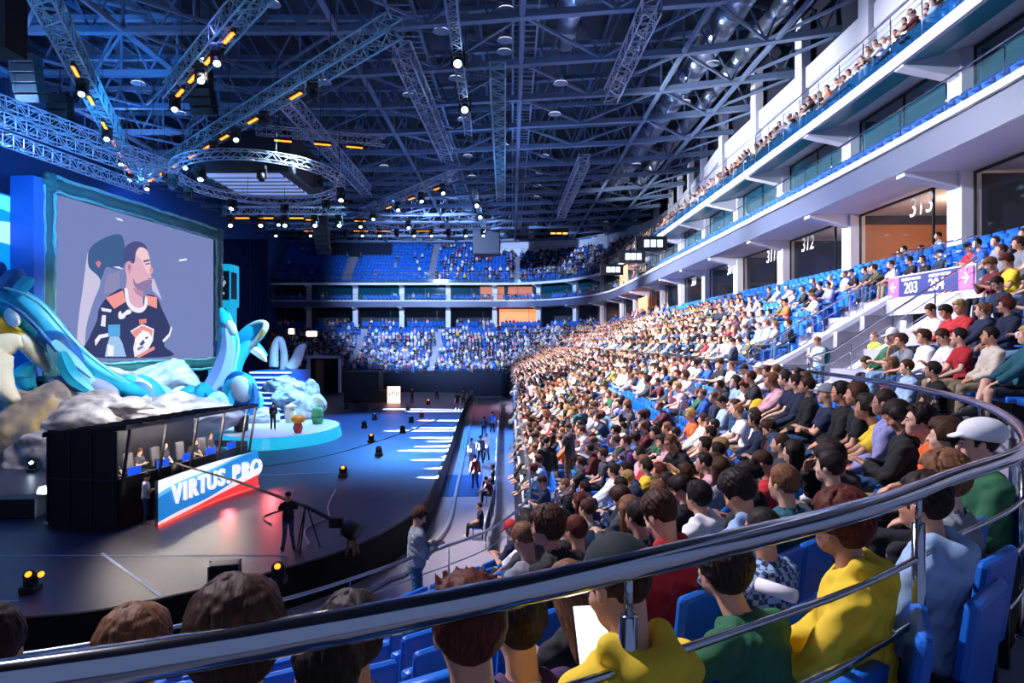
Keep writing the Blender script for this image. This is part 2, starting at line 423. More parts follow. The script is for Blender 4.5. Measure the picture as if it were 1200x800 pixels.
for i in range(33):
    a = PI/2*i/32
    for L, x0 in ((RC, 6.6), (FC, .3)): L.append(np.array((-1.7+(x0+1.7)*math.cos(a), 80+(x0+11.7)*math.sin(a))))
for x in np.arange(-3.5, -48, -2.): RC.append(np.array((x, 98.3))); FC.append(np.array((x, 92.0)))
RC = np.array(RC); FC = np.array(FC)
def normals(P):
    T = np.zeros_like(P); T[1:-1] = P[2:]-P[:-2]; T[0] = P[1]-P[0]; T[-1] = P[-1]-P[-2]
    T /= np.linalg.norm(T, axis=1)[:, None]; return np.stack([T[:,1], -T[:,0]], 1)
RN = normals(RC)
def low(f): return RC*(1-f)+FC*f
def off(d): return RC+RN*d if np.isscalar(d) else RC+RN*np.array(d)[:, None]
def arc(P): return np.concatenate([[0], np.cumsum(np.linalg.norm(np.diff(P, axis=0), axis=1))])
def P3(P, z): return [(p[0], p[1], z) for p in P]
NL = 9; ZL = lambda k: -1.9-.29*k
NU = 6; ZU = lambda k: -1.15+.48*k; DU = lambda k: .95+.8*k
ZB1 = 1.95; ZF0, ZF1 = 5.25, 6.2; ZS0, ZS1 = 8.6, 8.95
VY0, VY1 = 17.2, 20.7
I_UP = int(np.argmax(RC[:,1] > 5.6)); I_FA = int(np.argmax(RC[:,1] > 8))
def proj(x, y, z): return (600+800*x/y, 400-800*z/y) if y > .3 else (1e6, 1e6)

concrete = mat('concrete', '#9a9aa8', .85, noise=.14, scale=1.5, bump=.05)
dark_conc = mat('walkway_paint', '#6e7080', .8, noise=.15, scale=2)
white = mat('white_paint', '#d9d8e2', .6, noise=.04, scale=.6)
lilac = mat('soffit_paint', '#d6d2de', .7, noise=.04, scale=.5)
fascia_m = mat('fascia_paint', '#4a546e', .45, noise=.06, scale=.8)
steel = mat('polished_steel', '#c4c8d2', .12, 1.)
satin = mat('brushed_steel', '#a8acb8', .3, 1.)
blue = mat('seat_plastic', '#1565c8', .42, noise=.05, scale=20)
blue_d = mat('seat_fabric', '#0f4fae', .6, noise=.1, scale=30)
black = mat('black_plastic', '#0c0d12', .5)
dblack = mat('black_drape', '#05060a', .95, noise=.4, scale=2.)
navy = mat('dark_navy_paint', '#0b1226', .8, noise=.2, scale=.6)
glass_t = mat('teal_glass', '#0f4f60', .05, alpha=.62, coat=.3)
glass_d = mat('dark_glass', '#1c242e', .04, alpha=.22, coat=.3)
glass_c = mat('clear_glass', '#8fd0dc', .05, alpha=.16)

def ringmesh(segs, lo=0, hi=None, skip=None):
    """segs: list of (curveA, zA, curveB, zB) strips."""
    b = MB()
    for A, za, B, zb in segs:
        n = len(A) if hi is None else hi
        a = P3(A, za); c = P3(B, zb)
        run = []
        for i in range(lo, n-1):
            if skip and skip(i): continue
            o = len(b.v); b.v.extend([a[i], a[i+1], c[i+1], c[i]]); b.f.append((o, o+1, o+2, o+3))
    return b
# lower terrace
segs = []
for k in range(NL):
    A, B = low(k/NL), low((k+1)/NL); z = ZL(k); zp = ZL(k-1) if k else -1.65
    segs += [(A, zp, A, z), (A, z, B, z)]
segs += [(low(1.), ZL(NL-1), low(1.), ZL(NL-1)+.3), (low(1.), ZL(NL-1)+.3, low(1.03), ZL(NL-1)+.3), ]
struct('floor_lower_terrace', ringmesh(segs), concrete)
struct('wall_boards', ringmesh([(low(1.03), ZL(NL-1)+.3, low(1.03), GZ)]), mat('boards_navy', '#141c34', .5, noise=.3, scale=.6))
struct('floor_walkway', ringmesh([(off(.97), -1.65, off(0), -1.65), (off(3.), -1.66, off(.97), -1.66)]), dark_conc)
# upper terrace with the entrance cut through it
def in_gap(i): return VY0 < .5*(RC[i,1]+RC[i+1,1]) < VY1
segs = []
for k in range(NU):
    A, B = off(DU(k)), off(DU(k+1)); z = ZU(k); zp = ZU(k-1) if k else -1.65
    segs.append((A, zp, A, z)); segs.append((A, z, B, z))
b = ringmesh(segs[:2*(NU-1)], I_UP, None, in_gap); b2 = ringmesh(segs[2*(NU-1):], I_UP)
b.add(b2.v, b2.f)
struct('floor_upper_terrace', b, concrete)
struct('floor_suites', ringmesh([(off(DU(NU)), ZU(NU-1), off(DU(NU)+.42), ZU(NU-1)), (off(DU(NU)+.42), ZU(NU-1), off(DU(NU)+.42), ZB1), (off(DU(NU)+.42), ZB1, off(12.), ZB1)], I_UP), concrete)
# entrance passage (its side walls, end wall, parapet, door)
xg0, xg1 = 7.3, 11.55
b = MB()
for y, s in ((VY1, 1), (VY0, -1)):
    zt = (1.25, -.8) if s > 0 else (1.15, -1.15); pts = [(xg0, -1.65), (xg1, -1.65), (xg1, zt[0]), (8.0, zt[1]), (xg0+.1, zt[1]-.25)]
    b.prism([(x, y, z) for x, z in pts], (0, .22*s, 0))
struct('wall_entrance', b, mat('entrance_wall', '#b4b0bc', .7, noise=.06, scale=1.))
b = MB()
for y, s in ((VY1, 1), (VY0, -1)):
    zt = (1.25, -.8) if s > 0 else (1.15, -1.15)
    for (x0, z0), (x1, z1) in (((8.0, zt[1]), (xg1, zt[0])), ((xg0, zt[1]-.25), (8.0, zt[1]))):
        b.prism([(x0, y-.08*s, z0), (x1, y-.08*s, z1), (x1, y-.08*s, z1+.16), (x0, y-.08*s, z0+.16)], (0, .42*s, 0))
struct('trim_1', b, white)
b = MB(); b.box((xg1+.12, (VY0+VY1)/2, 1.4), (.24, VY1-VY0+.4, 1.1))
b.box((xg1+.12, VY1-.35, -.4), (.24, .7, 2.5)); b.box((xg1+.12, VY0+.35, -.4), (.24, .7, 2.5))
struct('wall_entrance_end', b, white)
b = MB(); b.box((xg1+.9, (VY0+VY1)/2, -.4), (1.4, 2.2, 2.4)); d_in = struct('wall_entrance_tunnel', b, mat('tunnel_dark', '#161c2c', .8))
b = MB()
for i in range(4): b.box((8.9+i*.55, (VY0+VY1)/2, -1.58+i*.14), (.55+1.6*(i == 3), VY1-VY0, .14+.0*i))
struct('floor_entrance_steps', b, concrete)

# suites: two levels of glazed boxes behind the terraces
soff1 = ringmesh([(off(5.7), ZF0, off(12), ZF0+.1)], I_UP); struct('ceiling_lower_suites', soff1, lilac)
struct('wall_fascia', ringmesh([(off(5.7), ZF1, off(5.7), ZF0), (off(5.7), ZF1, off(5.62), ZF1), (off(5.62), ZF1, off(5.62), ZF1-.12)], I_FA), fascia_m)
struct('floor_upper_suites', ringmesh([(off(5.7), ZF1-.02, off(12), ZF1-.02)], I_FA), concrete)
struct('trim_2', ringmesh([(off(5.58), ZF1+.1, off(5.58), ZF1-.1), (off(5.58), ZF1+.1, off(5.75), ZF1+.1), (off(5.58), ZF1-.1, off(5.72), ZF1-.1)], I_FA), white)
struct('ceiling_upper_suites', ringmesh([(off(6.9), ZS0+.28, off(8.0), ZS0+.55), (off(8.0), ZS0+.55, off(12), ZS0+.6)], I_FA), lilac)
struct('trim_10', ringmesh([(off(5.7), ZS0, off(6.9), ZS0+.28)], I_FA), mat('soffit_teal', '#2d8296', .35, noise=.08, scale=.5))
struct('trim_3', ringmesh([(off(5.65), ZS1, off(5.65), ZS0), (off(5.65), ZS0, off(5.8), ZS0), (off(5.65), ZS1, off(6.0), ZS1)], I_FA), white)
struct('wall_suite_back', ringmesh([(off(11.9), ZB1, off(11.9), 9.3)], I_UP), mat('suite_back', '#4a4c58', .8, noise=.2, scale=.7))
# columns stand at equal spacing along the glass line
G = off(7.85); GA = arc(G)
i21 = np.interp(21.0, G[:200,1], GA[:200]) if False else float(np.interp(21.35, G[I_UP:I_UP+120,1], GA[I_UP:I_UP+120]))
def at_arc(P, A, s):
    i = int(np.clip(np.searchsorted(A, s)-1, 0, len(P)-2)); t = (s-A[i])/(A[i+1]-A[i]); p = P[i]*(1-t)+P[i+1]*t
    d = P[i+1]-P[i]; d = d/np.linalg.norm(d); return p, np.array((d[1], -d[0])), d
cols = []
s = i21-7.2
while s < GA[-1]-3:
    p, n, d = at_arc(G, GA, s); cols.append((p, n, d, s)); s += 7.2
def ori(n): return math.atan2(-n[0], n[1])          # rotation that points local +Y along n
bcol = MB()
for p, n, d, s in cols:
    rz = ori(n)
    for z0, z1 in ((ZB1, ZF0+.1), (ZF1, ZS0+.6)): bcol.box((p[0]-n[0]*.1, p[1]-n[1]*.1, (z0+z1)/2), (.75, .6, z1-z0), rz)
    q = p-n*.3
    for za, zb, zt, ln in ((ZS0-.45, ZS0-.05, ZS0+.5, 1.85), (ZF0-.5, ZF0-.12, ZF0+.05, 1.8)):
        e = p-n*(ln+.25); w = d*.25
        bcol.prism([(q[0]-w[0], q[1]-w[1], za), (q[0]-w[0], q[1]-w[1], zt), (e[0]-w[0], e[1]-w[1], zb+.3 if za > 7 else zt), (e[0]-w[0], e[1]-w[1], zb)], (2*w[0], 2*w[1], 0))
struct('trim_4', bcol, white)
bs = MB()
for p, n, d, s in cols:
    for z0, z1 in ((ZB1, ZF0), (ZF1, ZS0+.6)): bs.box((p[0]+n[0]*2, p[1]+n[1]*2, (z0+z1)/2), (.12, 3.9, z1-z0), ori(n))
struct('wall_suite_partitions', bs, mat('suite_partition', '#3a3a48', .8))
# glazing: one window per bay and level
wn = 0
frame_m = mat('window_frame', '#20242e', .4, .5)
for j in range(len(cols)-1):
    for lev, (z0, z1, gm) in enumerate(((ZB1+.1, ZF0-.06, glass_d), (ZF1+.1, ZS0+.42, glass_t))):
        s0, s1 = cols[j][3]+.38, cols[j+1][3]-.38; wn += 1
        fr = MB(); pn = MB(); xs = (s0, s0+(s1-s0)*(.22 if lev == 0 else .5), s1)
        P = [at_arc(G, GA, x)[0] for x in xs]
        for a, c in ((0, 1), (1, 2)): pn.add([(*P[a], z0), (*P[c], z0), (*P[c], z1), (*P[a], z1)], [(0,1,2,3)])
        for i in range(3): fr.beam((*P[i], z0), (*P[i], z1), .07)
        for z in (z0, z1):
            for i in range(2): fr.beam((*P[i], z), (*P[i+1], z), .08)
        w = fr.build('window_%d' % wn, frame_m); w['kind'] = 'structure'
        pn.build('pane', gm, w)

# upper tier, its back wall and roof line
wall_d = np.interp(RC[:,1], [0, 55, 86, 200], [9.9, 9.9, 13., 17.]); wall_d[RC[:,0] < -2] = 17.
ZT = lambda k: 9.2+.64*k; DT = lambda k: 6.0+.85*k; NT = 13
segs = []; b = MB()
for k in range(NT):
    A, B = off(DT(k)), off(DT(k+1)); zp = ZT(k-1) if k else ZS1
    ok = lambda i, k=k: wall_d[i] < DT(k)+.9
    q = ringmesh([(A, zp, A, ZT(k)), (A, ZT(k), B, ZT(k))], I_FA, None, ok); b.add(q.v, q.f)
struct('floor_upper_tier', b, mat('tier_concrete', '#6f7386', .85, noise=.12, scale=1.))
W_ = off(wall_d)
wz0 = ZT(0)+.75*(wall_d-6.)
b = MB()
for i in range(I_FA, len(RC)-1):
    b.add([(*W_[i], 9.0), (*W_[i+1], 9.0), (*W_[i+1], 15.2+max(0, wall_d[i+1]-9.9)*.33), (*W_[i], 15.2+max(0, wall_d[i]-9.9)*.33)], [(0,1,2,3)])
struct('wall_upper', b, mat('upper_wall', '#c9ccd8', .7, noise=.1, scale=.4))
b = MB(); WA = arc(W_); s = float(np.interp(24., W_[I_FA:I_FA+120,1], WA[I_FA:I_FA+120]))
while s < WA[-1]-3:
    p, n, d = at_arc(W_, WA, s); b.box((p[0]-n[0]*.15, p[1]-n[1]*.15, 13.5), (.9, .5, 9.), ori(n))
    for z in (12.6, 14.6):
        p2, n2, d2 = at_arc(W_, WA, s+3.6); b.box((p2[0]-n2[0]*.1, p2[1]-n2[1]*.1, z), (6.0, .25, 1.1), ori(n2))
    s += 7.2
struct('trim_5', b, white)
b = MB()
for i in range(I_FA, len(RC)-1):
    z0 = 15.2+max(0, wall_d[i]-9.9)*.33; n0 = RN[i]*.4; n1 = RN[i+1]*.4
    b.add([(*(W_[i]+n0), z0), (*(W_[i+1]+n1), z0), (*(W_[i+1]+n1), 24), (*(W_[i]+n0), 24)], [(0,1,2,3)])
struct('wall_eaves', b, navy)

# arena ground, deck
b = MB(); b.box((-20, 50, GZ-.1), (70, 130, .2)); struct('floor', b, mat('arena_floor', '#8d8a9c', .6, noise=.12, scale=.8, bump=.03))
# ---------------------------------------------------------------- seats
def seat_parts(folded):
    pan, back, br = MB(), MB(), MB()
    if folded: pan.box((0, -.17, .58), (.44, .09, .38), M=Matrix.Rotation(-.12, 3, 'X'))
    else: pan.box((0, .0, .41), (.45, .42, .08))
    back.box((0, -.26, .67), (.46, .06, .5), M=Matrix.Rotation(.13, 3, 'X'))
    for s in (-1, 1):
        br.box((s*.245, -.16, .3), (.03, .22, .6)); br.box((s*.245, -.02, .6), (.045, .26, .035))
    return pan, back, br
SEATME = {}
for fo in (0, 1):
    a, c, d = seat_parts(fo); full = MB(); d1 = MB(); d1.box((.245, -.16, .3), (.03, .22, .6)); d1.box((.245, -.02, .6), (.045, .26, .035)); d2 = MB(); d2.box((-.245, -.16, .3), (.03, .22, .6)); d2.box((-.245, -.02, .6), (.045, .26, .035))
    for q in (a, c): full.add(q.v, q.f)
    for nm, q, m_, bv in (('pan', a, blue, .03), ('back', c, blue, .028), ('bracket', d1, black, 0), ('bracket2', d2, black, 0)):
        o = q.build('tmp', m_, None, bevel=bv)
        if bv:
            dg = bpy.context.evaluated_depsgraph_get(); me = bpy.data.meshes.new_from_object(o.evaluated_get(dg))
        else: me = o.data
        bpy.data.objects.remove(o); SEATME[(nm, fo)] = me
    full.add(d.v, d.f); SEATME[('full', fo)] = full
def put_seat(x, y, z, rz, folded, label, group, lod):
    t = thing('stadium_seat', label, 'seat', (x, y, z), rz, group)
    nms = (('seat_pan', 'pan'), ('backrest', 'back'), ('armrest', 'bracket'), ('armrest', 'bracket2')) if lod < 2 else (('seat_pan', 'pan'), ('backrest', 'back'))
    for nm, k in nms:
        o = bpy.data.objects.new(nm, SEATME[(k, folded)]); C.objects.link(o); o.parent = t
    return t

# ---------------------------------------------------------------- wardrobe
PAL = [('black','#121318',16),('navy','#18233f',14),('charcoal','#33363f',9),('grey','#7d818c',9),('white','#e9e6ea',13),('cream','#d9cdbd',7),('maroon','#5c1622',5),('red','#b3222a',4),
       ('blue','#2456a8',6),('teal','#1d5866',4),('light blue','#93b0d4',6),('pink','#d9a3ae',4),('olive','#4a4d34',3),('green','#1f5a3c',3),('yellow','#e0bd2a',2),('purple','#3f2450',2),('orange','#d9622a',1),('lavender','#8d8cc0',2)]
PN = {a: b for a, b, c in PAL}
def cloth(c): return mat('cloth_'+c.replace(' ', '_'), PN[c], .85, noise=.12, scale=25, bump=.12)
TRO = {'jeans': ('blue jeans', '#2b5078'), 'pale jeans': ('pale jeans', '#6d93b8'), 'dark': ('dark trousers', '#151821'), 'khaki': ('khaki trousers', '#8f8068'), 'brown': ('brown trousers', '#4a382e'),
       'grey': ('grey trousers', '#83848c'), 'maroon': ('maroon trousers', '#8a2638'), 'green': ('green trousers', '#4a5b48'), 'yellow': ('yellow shorts', '#e0a62c'), 'white': ('white trousers', '#cfcbd0'), 'dark shorts': ('dark shorts', '#1d2130')}
def trous(k): return mat('trousers_'+k.replace(' ', '_'), TRO[k][1], .85, noise=.15, scale=18, bump=.1)
HC = {'brown': '#3b241a', 'dark': '#221a18', 'light brown': '#6a4630', 'blond': '#9c7a4c', 'auburn': '#4d2018', 'grey': '#77706c'}
def hairm(k):
    m = mat('hair_'+k.replace(' ', '_'), HC[k], .6, spec=.18); nt = m.node_tree
    if len(nt.nodes) < 4:
        b = nt.nodes['Principled BSDF']; tc = nt.nodes.new('ShaderNodeTexCoord'); mp = nt.nodes.new('ShaderNodeMapping'); mp.inputs['Scale'].default_value = (150, 22, 22); n = nt.nodes.new('ShaderNodeTexNoise'); n.inputs['Scale'].default_value = 1.; n.inputs['Detail'].default_value = 3
        r = nt.nodes.new('ShaderNodeValToRGB'); c = lin(HC[k]); r.color_ramp.elements[0].position = .3; r.color_ramp.elements[1].position = .7; r.color_ramp.elements[0].color = (*[x*.55 for x in c], 1); r.color_ramp.elements[1].color = (*[min(1, x*1.7) for x in c], 1)
        bp = nt.nodes.new('ShaderNodeBump'); bp.inputs['Strength'].default_value = .35; bp.inputs['Distance'].default_value = .006
        L = nt.links.new; L(tc.outputs['Object'], mp.inputs[0]); L(mp.outputs[0], n.inputs['Vector']); L(n.outputs['Fac'], r.inputs[0]); L(r.outputs[0], b.inputs['Base Color']); L(n.outputs['Fac'], bp.inputs['Height']); L(bp.outputs['Normal'], b.inputs['Normal'])
    return m
SK = ['#d8a48a', '#cf9577', '#e0b29a', '#b98871', '#d9a98f']
skins = [mat('skin_%d' % i, c, .5, noise=.06, scale=12) for i, c in enumerate(SK)]
shoe_w = mat('shoe_white', '#d8d8dc', .6); shoe_d = mat('shoe_dark', '#1a1a20', .6)
def plaid(name, c1, c2, sc=28.):
    m = mat(name, c1, .85); nt = m.node_tree
    if len(nt.nodes) < 4:
        b = nt.nodes['Principled BSDF']; tc = nt.nodes.new('ShaderNodeTexCoord'); ch = nt.nodes.new('ShaderNodeTexChecker')
        ch.inputs['Scale'].default_value = sc; ch.inputs['Color1'].default_value = (*lin(c1), 1); ch.inputs['Color2'].default_value = (*lin(c2), 1)
        nt.links.new(tc.outputs['Object'], ch.inputs['Vector']); nt.links.new(ch.outputs['Color'], b.inputs['Base Color'])
    return m
def stripes(name, c1, c2, sc=20.):
    m = mat(name, c1, .85); nt = m.node_tree
    if len(nt.nodes) < 4:
        b = nt.nodes['Principled BSDF']; tc = nt.nodes.new('ShaderNodeTexCoord'); w = nt.nodes.new('ShaderNodeTexWave'); w.bands_direction = 'X'; w.inputs['Scale'].default_value = sc
        r = nt.nodes.new('ShaderNodeValToRGB'); r.color_ramp.interpolation = 'CONSTANT'; r.color_ramp.elements[0].color = (*lin(c1), 1); r.color_ramp.elements[1].color = (*lin(c2), 1); r.color_ramp.elements[1].position = .85
        nt.links.new(tc.outputs['Object'], w.inputs['Vector']); nt.links.new(w.outputs['Fac'], r.inputs[0]); nt.links.new(r.outputs[0], b.inputs['Base Color'])
    return m
POSES = {
 'lap': pose(arms='lap', lean=2, hy=-12), 'lap2': pose(arms='rest', lean=6, hy=-30, legs='w'), 'elb': pose(arms='elb', lean=30, hy=-15, hp=-8, legs='w'), 'cross': pose(arms='cross', lean=-6, hy=-20, legs='e'),
 'phone': pose(arms='phone', lean=8, hp=34, hy=-5), 'knee': pose(arms='knee', lean=14, hy=-25), 'chin': pose(arms='chin', lean=18, hy=-5, legs='t'), 'back': pose(arms='lap', lean=-12, hy=-18, legs='e'),
 'legx': pose(arms='rest', lean=-4, hy=-35, legs='x'), 'fwd': pose(arms='knee', lean=22, hy=8, legs='t'), 'paper': pose(arms='paper', lean=8, hp=18, hy=4), 'down': pose(arms='down', lean=0, hy=0), 'turn': pose(arms='cross', lean=2, hy=-48, twist=-12),
 'st_phone': pose(False, 3, 0, 32, 'phone', 'n'), 'st_down': pose(False, 2, -12, 5, 'down', 'w'), 'st_walk': pose(False, 6, 0, 8, 'fold', 'walk'), 'st_cam': pose(False, 6, 10, 8, 'camera', 'w'), 'st_cross': pose(False, 0, 15, 0, 'cross', 'w'), 'st_bend': pose(False, 38, 0, 20, 'reach', 'w')}
DESC = {'lap': 'hands in lap', 'lap2': 'head turned aside', 'elb': 'leaning on both elbows', 'cross': 'arms crossed', 'phone': 'looking down at hands', 'knee': 'hands on knees', 'chin': 'hand at chin', 'back': 'slouching back', 'legx': 'legs crossed',
        'fwd': 'leaning forward', 'paper': 'hands raised in front', 'down': 'arms at sides', 'turn': 'turned with arms crossed'}
LH = [(.0068, .0095, .006), (.0105, .0145, .009), (.018, .024, .014)]
CACHE = {}
def pm(kind, pz, var, lod):
    k = (kind, pz, var, lod)
    if k not in CACHE:
        hb, hc, hh = LH[lod]; J = POSES.get(pz)
        if kind == 'body': me = body_mesh('body', J, hb)
        elif kind == 'shirt': me = shirt_mesh('shirt', J, hc, {'tee': 'short', 'shirt': 'long', 'hoodie': 'long', 'jacket': 'long', 'roll': 'roll'}[var], var == 'hoodie', var in ('shirt', 'jacket', 'roll'))
        elif kind == 'trousers': me = pants_mesh('trousers', J, hc, var == 'short')
        elif kind == 'shoes': me = shoes_mesh('shoes', J, hc)
        elif kind == 'hair': me = hair_mesh('hair', var, hh)
        elif kind == 'cap': me = cap_mesh('cap', hh, var)
        elif kind in ('eyes', 'glasses', 'brows'):
            b = MB()
            for s in (-1, 1):
                if kind == 'eyes': b.ell((s*.031, .0905, .003), (.0105, .005, .0055), 8, 6)
                elif kind == 'brows': b.tube([(s*.016, .094, .024), (s*.032, .092, .029), (s*.047, .08, .023)], [.003, .0042, .0025], 6)
                else:
                    b.tube([(s*.034+.024*math.cos(a), .108, .002+.019*math.sin(a)) for a in [i*PI/8 for i in range(16)]], .0022, 6, closed=True); b.tube([(s*.056, .106, .008), (s*.08, .06, .01), (s*.084, .0, .006)], .0022, 6)
            if kind == 'glasses': b.tube([(-.011, .11, .004), (.011, .11, .004)], .002, 6)
            me = bpy.data.meshes.new(kind); me.from_pydata(b.v, [], b.f); me.update(); me.materials.append(None)
        CACHE[k] = me
    return CACHE[k]
def part(name, me, m, parent, mtx=None):
    o = bpy.data.objects.new(name, me); C.objects.link(o); o.parent = parent
    o.material_slots[0].link = 'OBJECT'; o.material_slots[0].material = m
    if mtx is not None: o.matrix_local = mtx
    return o
GNAME = {'tee': 'tee', 'shirt': 'shirt', 'hoodie': 'hoodie', 'jacket': 'jacket', 'roll': 'shirt'}
LAY = {'tee': 'tee_shirt', 'shirt': 'shirt', 'hoodie': 'hoodie', 'jacket': 'jacket', 'roll': 'shirt'}
def person(x, y, z, rz, pz, gar, col, tro, hair, hcol, label, lod, skin=None, short=False, cap=None, capm=None, glasses=False, group=None, smat=None, sc=1., tmat=None):
    J = POSES[pz]
    b = bpy.data.objects.new('person', pm('body', pz, 0, lod)); C.objects.link(b)
    b.location = (x, y, z); b.rotation_euler = (0, 0, rz); b.scale = (sc,)*3
    b.material_slots[0].link = 'OBJECT'; b.material_slots[0].material = skins[skin if skin is not None else R_.randrange(5)]
    tag(b, label, 'person', group)
    part(LAY[gar], pm('shirt', pz, gar, lod), smat or cloth(col), b)
    part('shorts' if short else 'trousers', pm('trousers', pz, 'short' if short else 'long', lod), tmat or trous(tro), b)
    if lod < 2: part('shoes', pm('shoes', pz, 0, lod), R_.choice((shoe_w, shoe_d)), b)
    HM = Matrix.Translation(J['H']) @ Matrix(J['HM'].tolist()).to_4x4()
    if hair: part('hair', pm('hair', 0, hair, lod), hairm(hcol), b, HM)
    if cap: part('cap', pm('cap', 0, cap, lod), capm or cloth('black'), b, HM)
    if lod < 2 and y < 13:
        part('eyes', pm('eyes', 0, 0, 0), black, b, HM); part('eyebrows', pm('brows', 0, 0, 0), hairm(hcol), b, HM)
    if glasses: part('glasses', pm('glasses', 0, 0, 0), black, b, HM)
    return b

# ---------------------------------------------------------------- rows: every place a seat can stand
ORD = ['first', 'second', 'third', 'fourth', 'fifth', 'sixth', 'seventh', 'eighth', 'ninth']
ROWS = []
for k in range(NL): ROWS.append(('low', k, low((k+.5)/NL), ZL(k)))
for k in range(NU): ROWS.append(('up', k, off(DU(k)+(.36 if k < NU-1 else .82)), ZU(k)))
LOW_AISLES = [(17.2, 18.6), (31, 32.3), (45, 46.3), (59, 60.3), (73, 74.3)]; UP_AISLES = [(21.0, 22.4), (35.3, 36.6), (49.5, 50.8), (63, 64.3)]
def inview(x, y, z, m=40): 
    u, v = proj(x, y, z); return y > .6 and -m < u < 1200+m and -m < v < 860
def place(P, A, s):
    p, n, d = at_arc(P, A, s); return p, ori(-n)
HERO = []   # filled below: (u, v, row or None, dict)
def H(u, v, k=None, **kw): HERO.append((u, v, k, kw))
Y = 'yellow'
H(158,768,1,pz='lap',gar='tee',col='charcoal',tro='jeans',hair='medium',hcol='light brown',label='brown-haired head low above the black stage skirt, seen from behind')
H(277,757,0,pz='lap',gar='shirt',col='charcoal',tro='dark',hair='side',hcol='brown',label='large nearest brown-haired head, dark collar, behind the chrome rail')
H(-12,765,1,pz='paper',gar='tee',col='grey',tro='jeans',hair='short',hcol='dark',label='person at the picture edge with a raised bare forearm')
H(412,748,1,pz='lap',gar='tee',col='white',tro='jeans',hair='side',hcol='dark',smat='stripe',label='dark-haired person in a white striped tee below the chrome rail')
H(385,788,1,pz='lap',gar='shirt',col='maroon',tro='dark',hair='short',hcol='dark',D=1.85,label='dark head half hidden under the rail beside the striped white tee')
H(548,736,0,pz='lap',gar='roll',col='teal',tro='dark',hair='spiky',hcol='auburn',skin=1,D=1.7,label='spiky-haired person in a teal shirt just below the chrome rail')
H(606,732,1,pz='lap',gar='tee',col='purple',tro='dark',hair='short',hcol='dark',label='dark-haired person in a dark purple tee beside the spiky-haired one')
H(668,694,2,pz='phone',gar='tee',col='black',tro='dark',hair='long',hcol='light brown',label='person with long straight brown hair left of the black cap')
H(725,686,0,pz='paper',gar='hoodie',col='yellow',tro='dark',hair='crop',hcol='brown',cap='cap',capc='green cap',skin=0,D=1.95,label='person in a black cap and yellow hoodie holding a bright tablet')
H(846,668,1,pz='elb',gar='tee',col='green',tro='dark',hair='side',hcol='dark',glasses=True,D=2.8,label='person in glasses and dark green tee bending forward behind the rail')
H(893,622,2,pz='lap',gar='roll',col='light blue',tro='dark',hair='crop',hcol='dark',smat='plaid_blue',D=3.7,label='crop-haired person in a blue plaid shirt left of the yellow hoodie')
H(985,616,0,pz='rest',gar='hoodie',col='yellow',tro='maroon',hair='medium',hcol='auburn',glasses=True,D=2.72,face=62,label='person in glasses, yellow hoodie and maroon trousers holding a paper tube')
H(1082,590,0,pz='lap',gar='hoodie',col='light blue',tro='dark',hair='short',hcol='dark',D=3.0,label='person in a light blue hoodie beside the yellow hoodie with maroon trousers')
H(1105,562,0,pz='lap',gar='jacket',col='grey',tro='dark',hair='medium',hcol='light brown',D=3.45,label='brown-haired person in a grey-blue jacket right of the light blue hoodie')
H(1146,520,0,pz='lap',gar='jacket',col='green',tro='dark',hair='crop',hcol='dark',cap='puffy',D=4.25,face=80,label='person in a puffy white cap and dark green jacket by the rail')
H(1108,512,0,pz='lap',gar='tee',col='teal',tro='dark',hair='medium',hcol='brown',D=4.75,label='brown-haired person in a dark teal tee next to the white cap')
H(1078,493,0,pz='fwd',gar='tee',col='orange',tro='brown',hair='spiky',hcol='dark',D=5.2,label='dark-haired person in an orange tee leaning forward')
H(1052,487,0,pz='phone',gar='hoodie',col='black',tro='khaki',hair='long',hcol='dark',D=5.8,label='long-haired person in a black hoodie beside the orange tee')
H(1036,472,0,pz='lap',gar='shirt',col='lavender',tro='jeans',hair='crop',hcol='dark',glasses=True,D=6.3,label='balding person in glasses and a lavender shirt')
H(1015,478,0,pz='elb',gar='tee',col='yellow',tro='maroon',hair='medium',hcol='dark',D=6.7,label='person in a bright yellow tee leaning on knees')
H(1003,462,0,pz='lap',gar='tee',col='black',tro='dark',hair='long',hcol='brown',D=7.3,label='long-haired person in black left of the bright yellow tee')
H(985,460,0,pz='lap',gar='shirt',col='black',tro='jeans',hair='spiky',hcol='dark',glasses=True,D=7.9,label='person in glasses and a black shirt with swept-up hair')
H(968,462,0,pz='cross',gar='tee',col='navy',tro='dark',hair=None,hcol='dark',cap='cap',capc='grey',D=8.5,label='person in a grey cap with crossed bare arms')
H(945,452,0,pz='lap',gar='jacket',col='black',tro='jeans',hair='short',hcol='brown',D=9.3,label='person in a black jacket with jeans left of the grey cap')
H(932,448,0,pz='lap2',gar='shirt',col='navy',tro='dark',hair='crop',hcol='dark',D=10.0,label='person with receding hair and a navy long sleeve shirt')
H(920,444,0,pz='knee',gar='tee',col='navy',tro='dark',hair='short',hcol='dark',D=10.7,label='broad person in a navy tee with hands on knees')
H(903,446,0,pz='elb',gar='shirt',col='pink',tro='khaki',hair='medium',hcol='light brown',D=11.5,label='person in a pink shirt beside a yellow backpack')
H(879,442,0,pz='knee',gar='tee',col='black',tro='jeans',hair='short',hcol='brown',D=12.8,label='person in a black tee with arms stretched to knees')
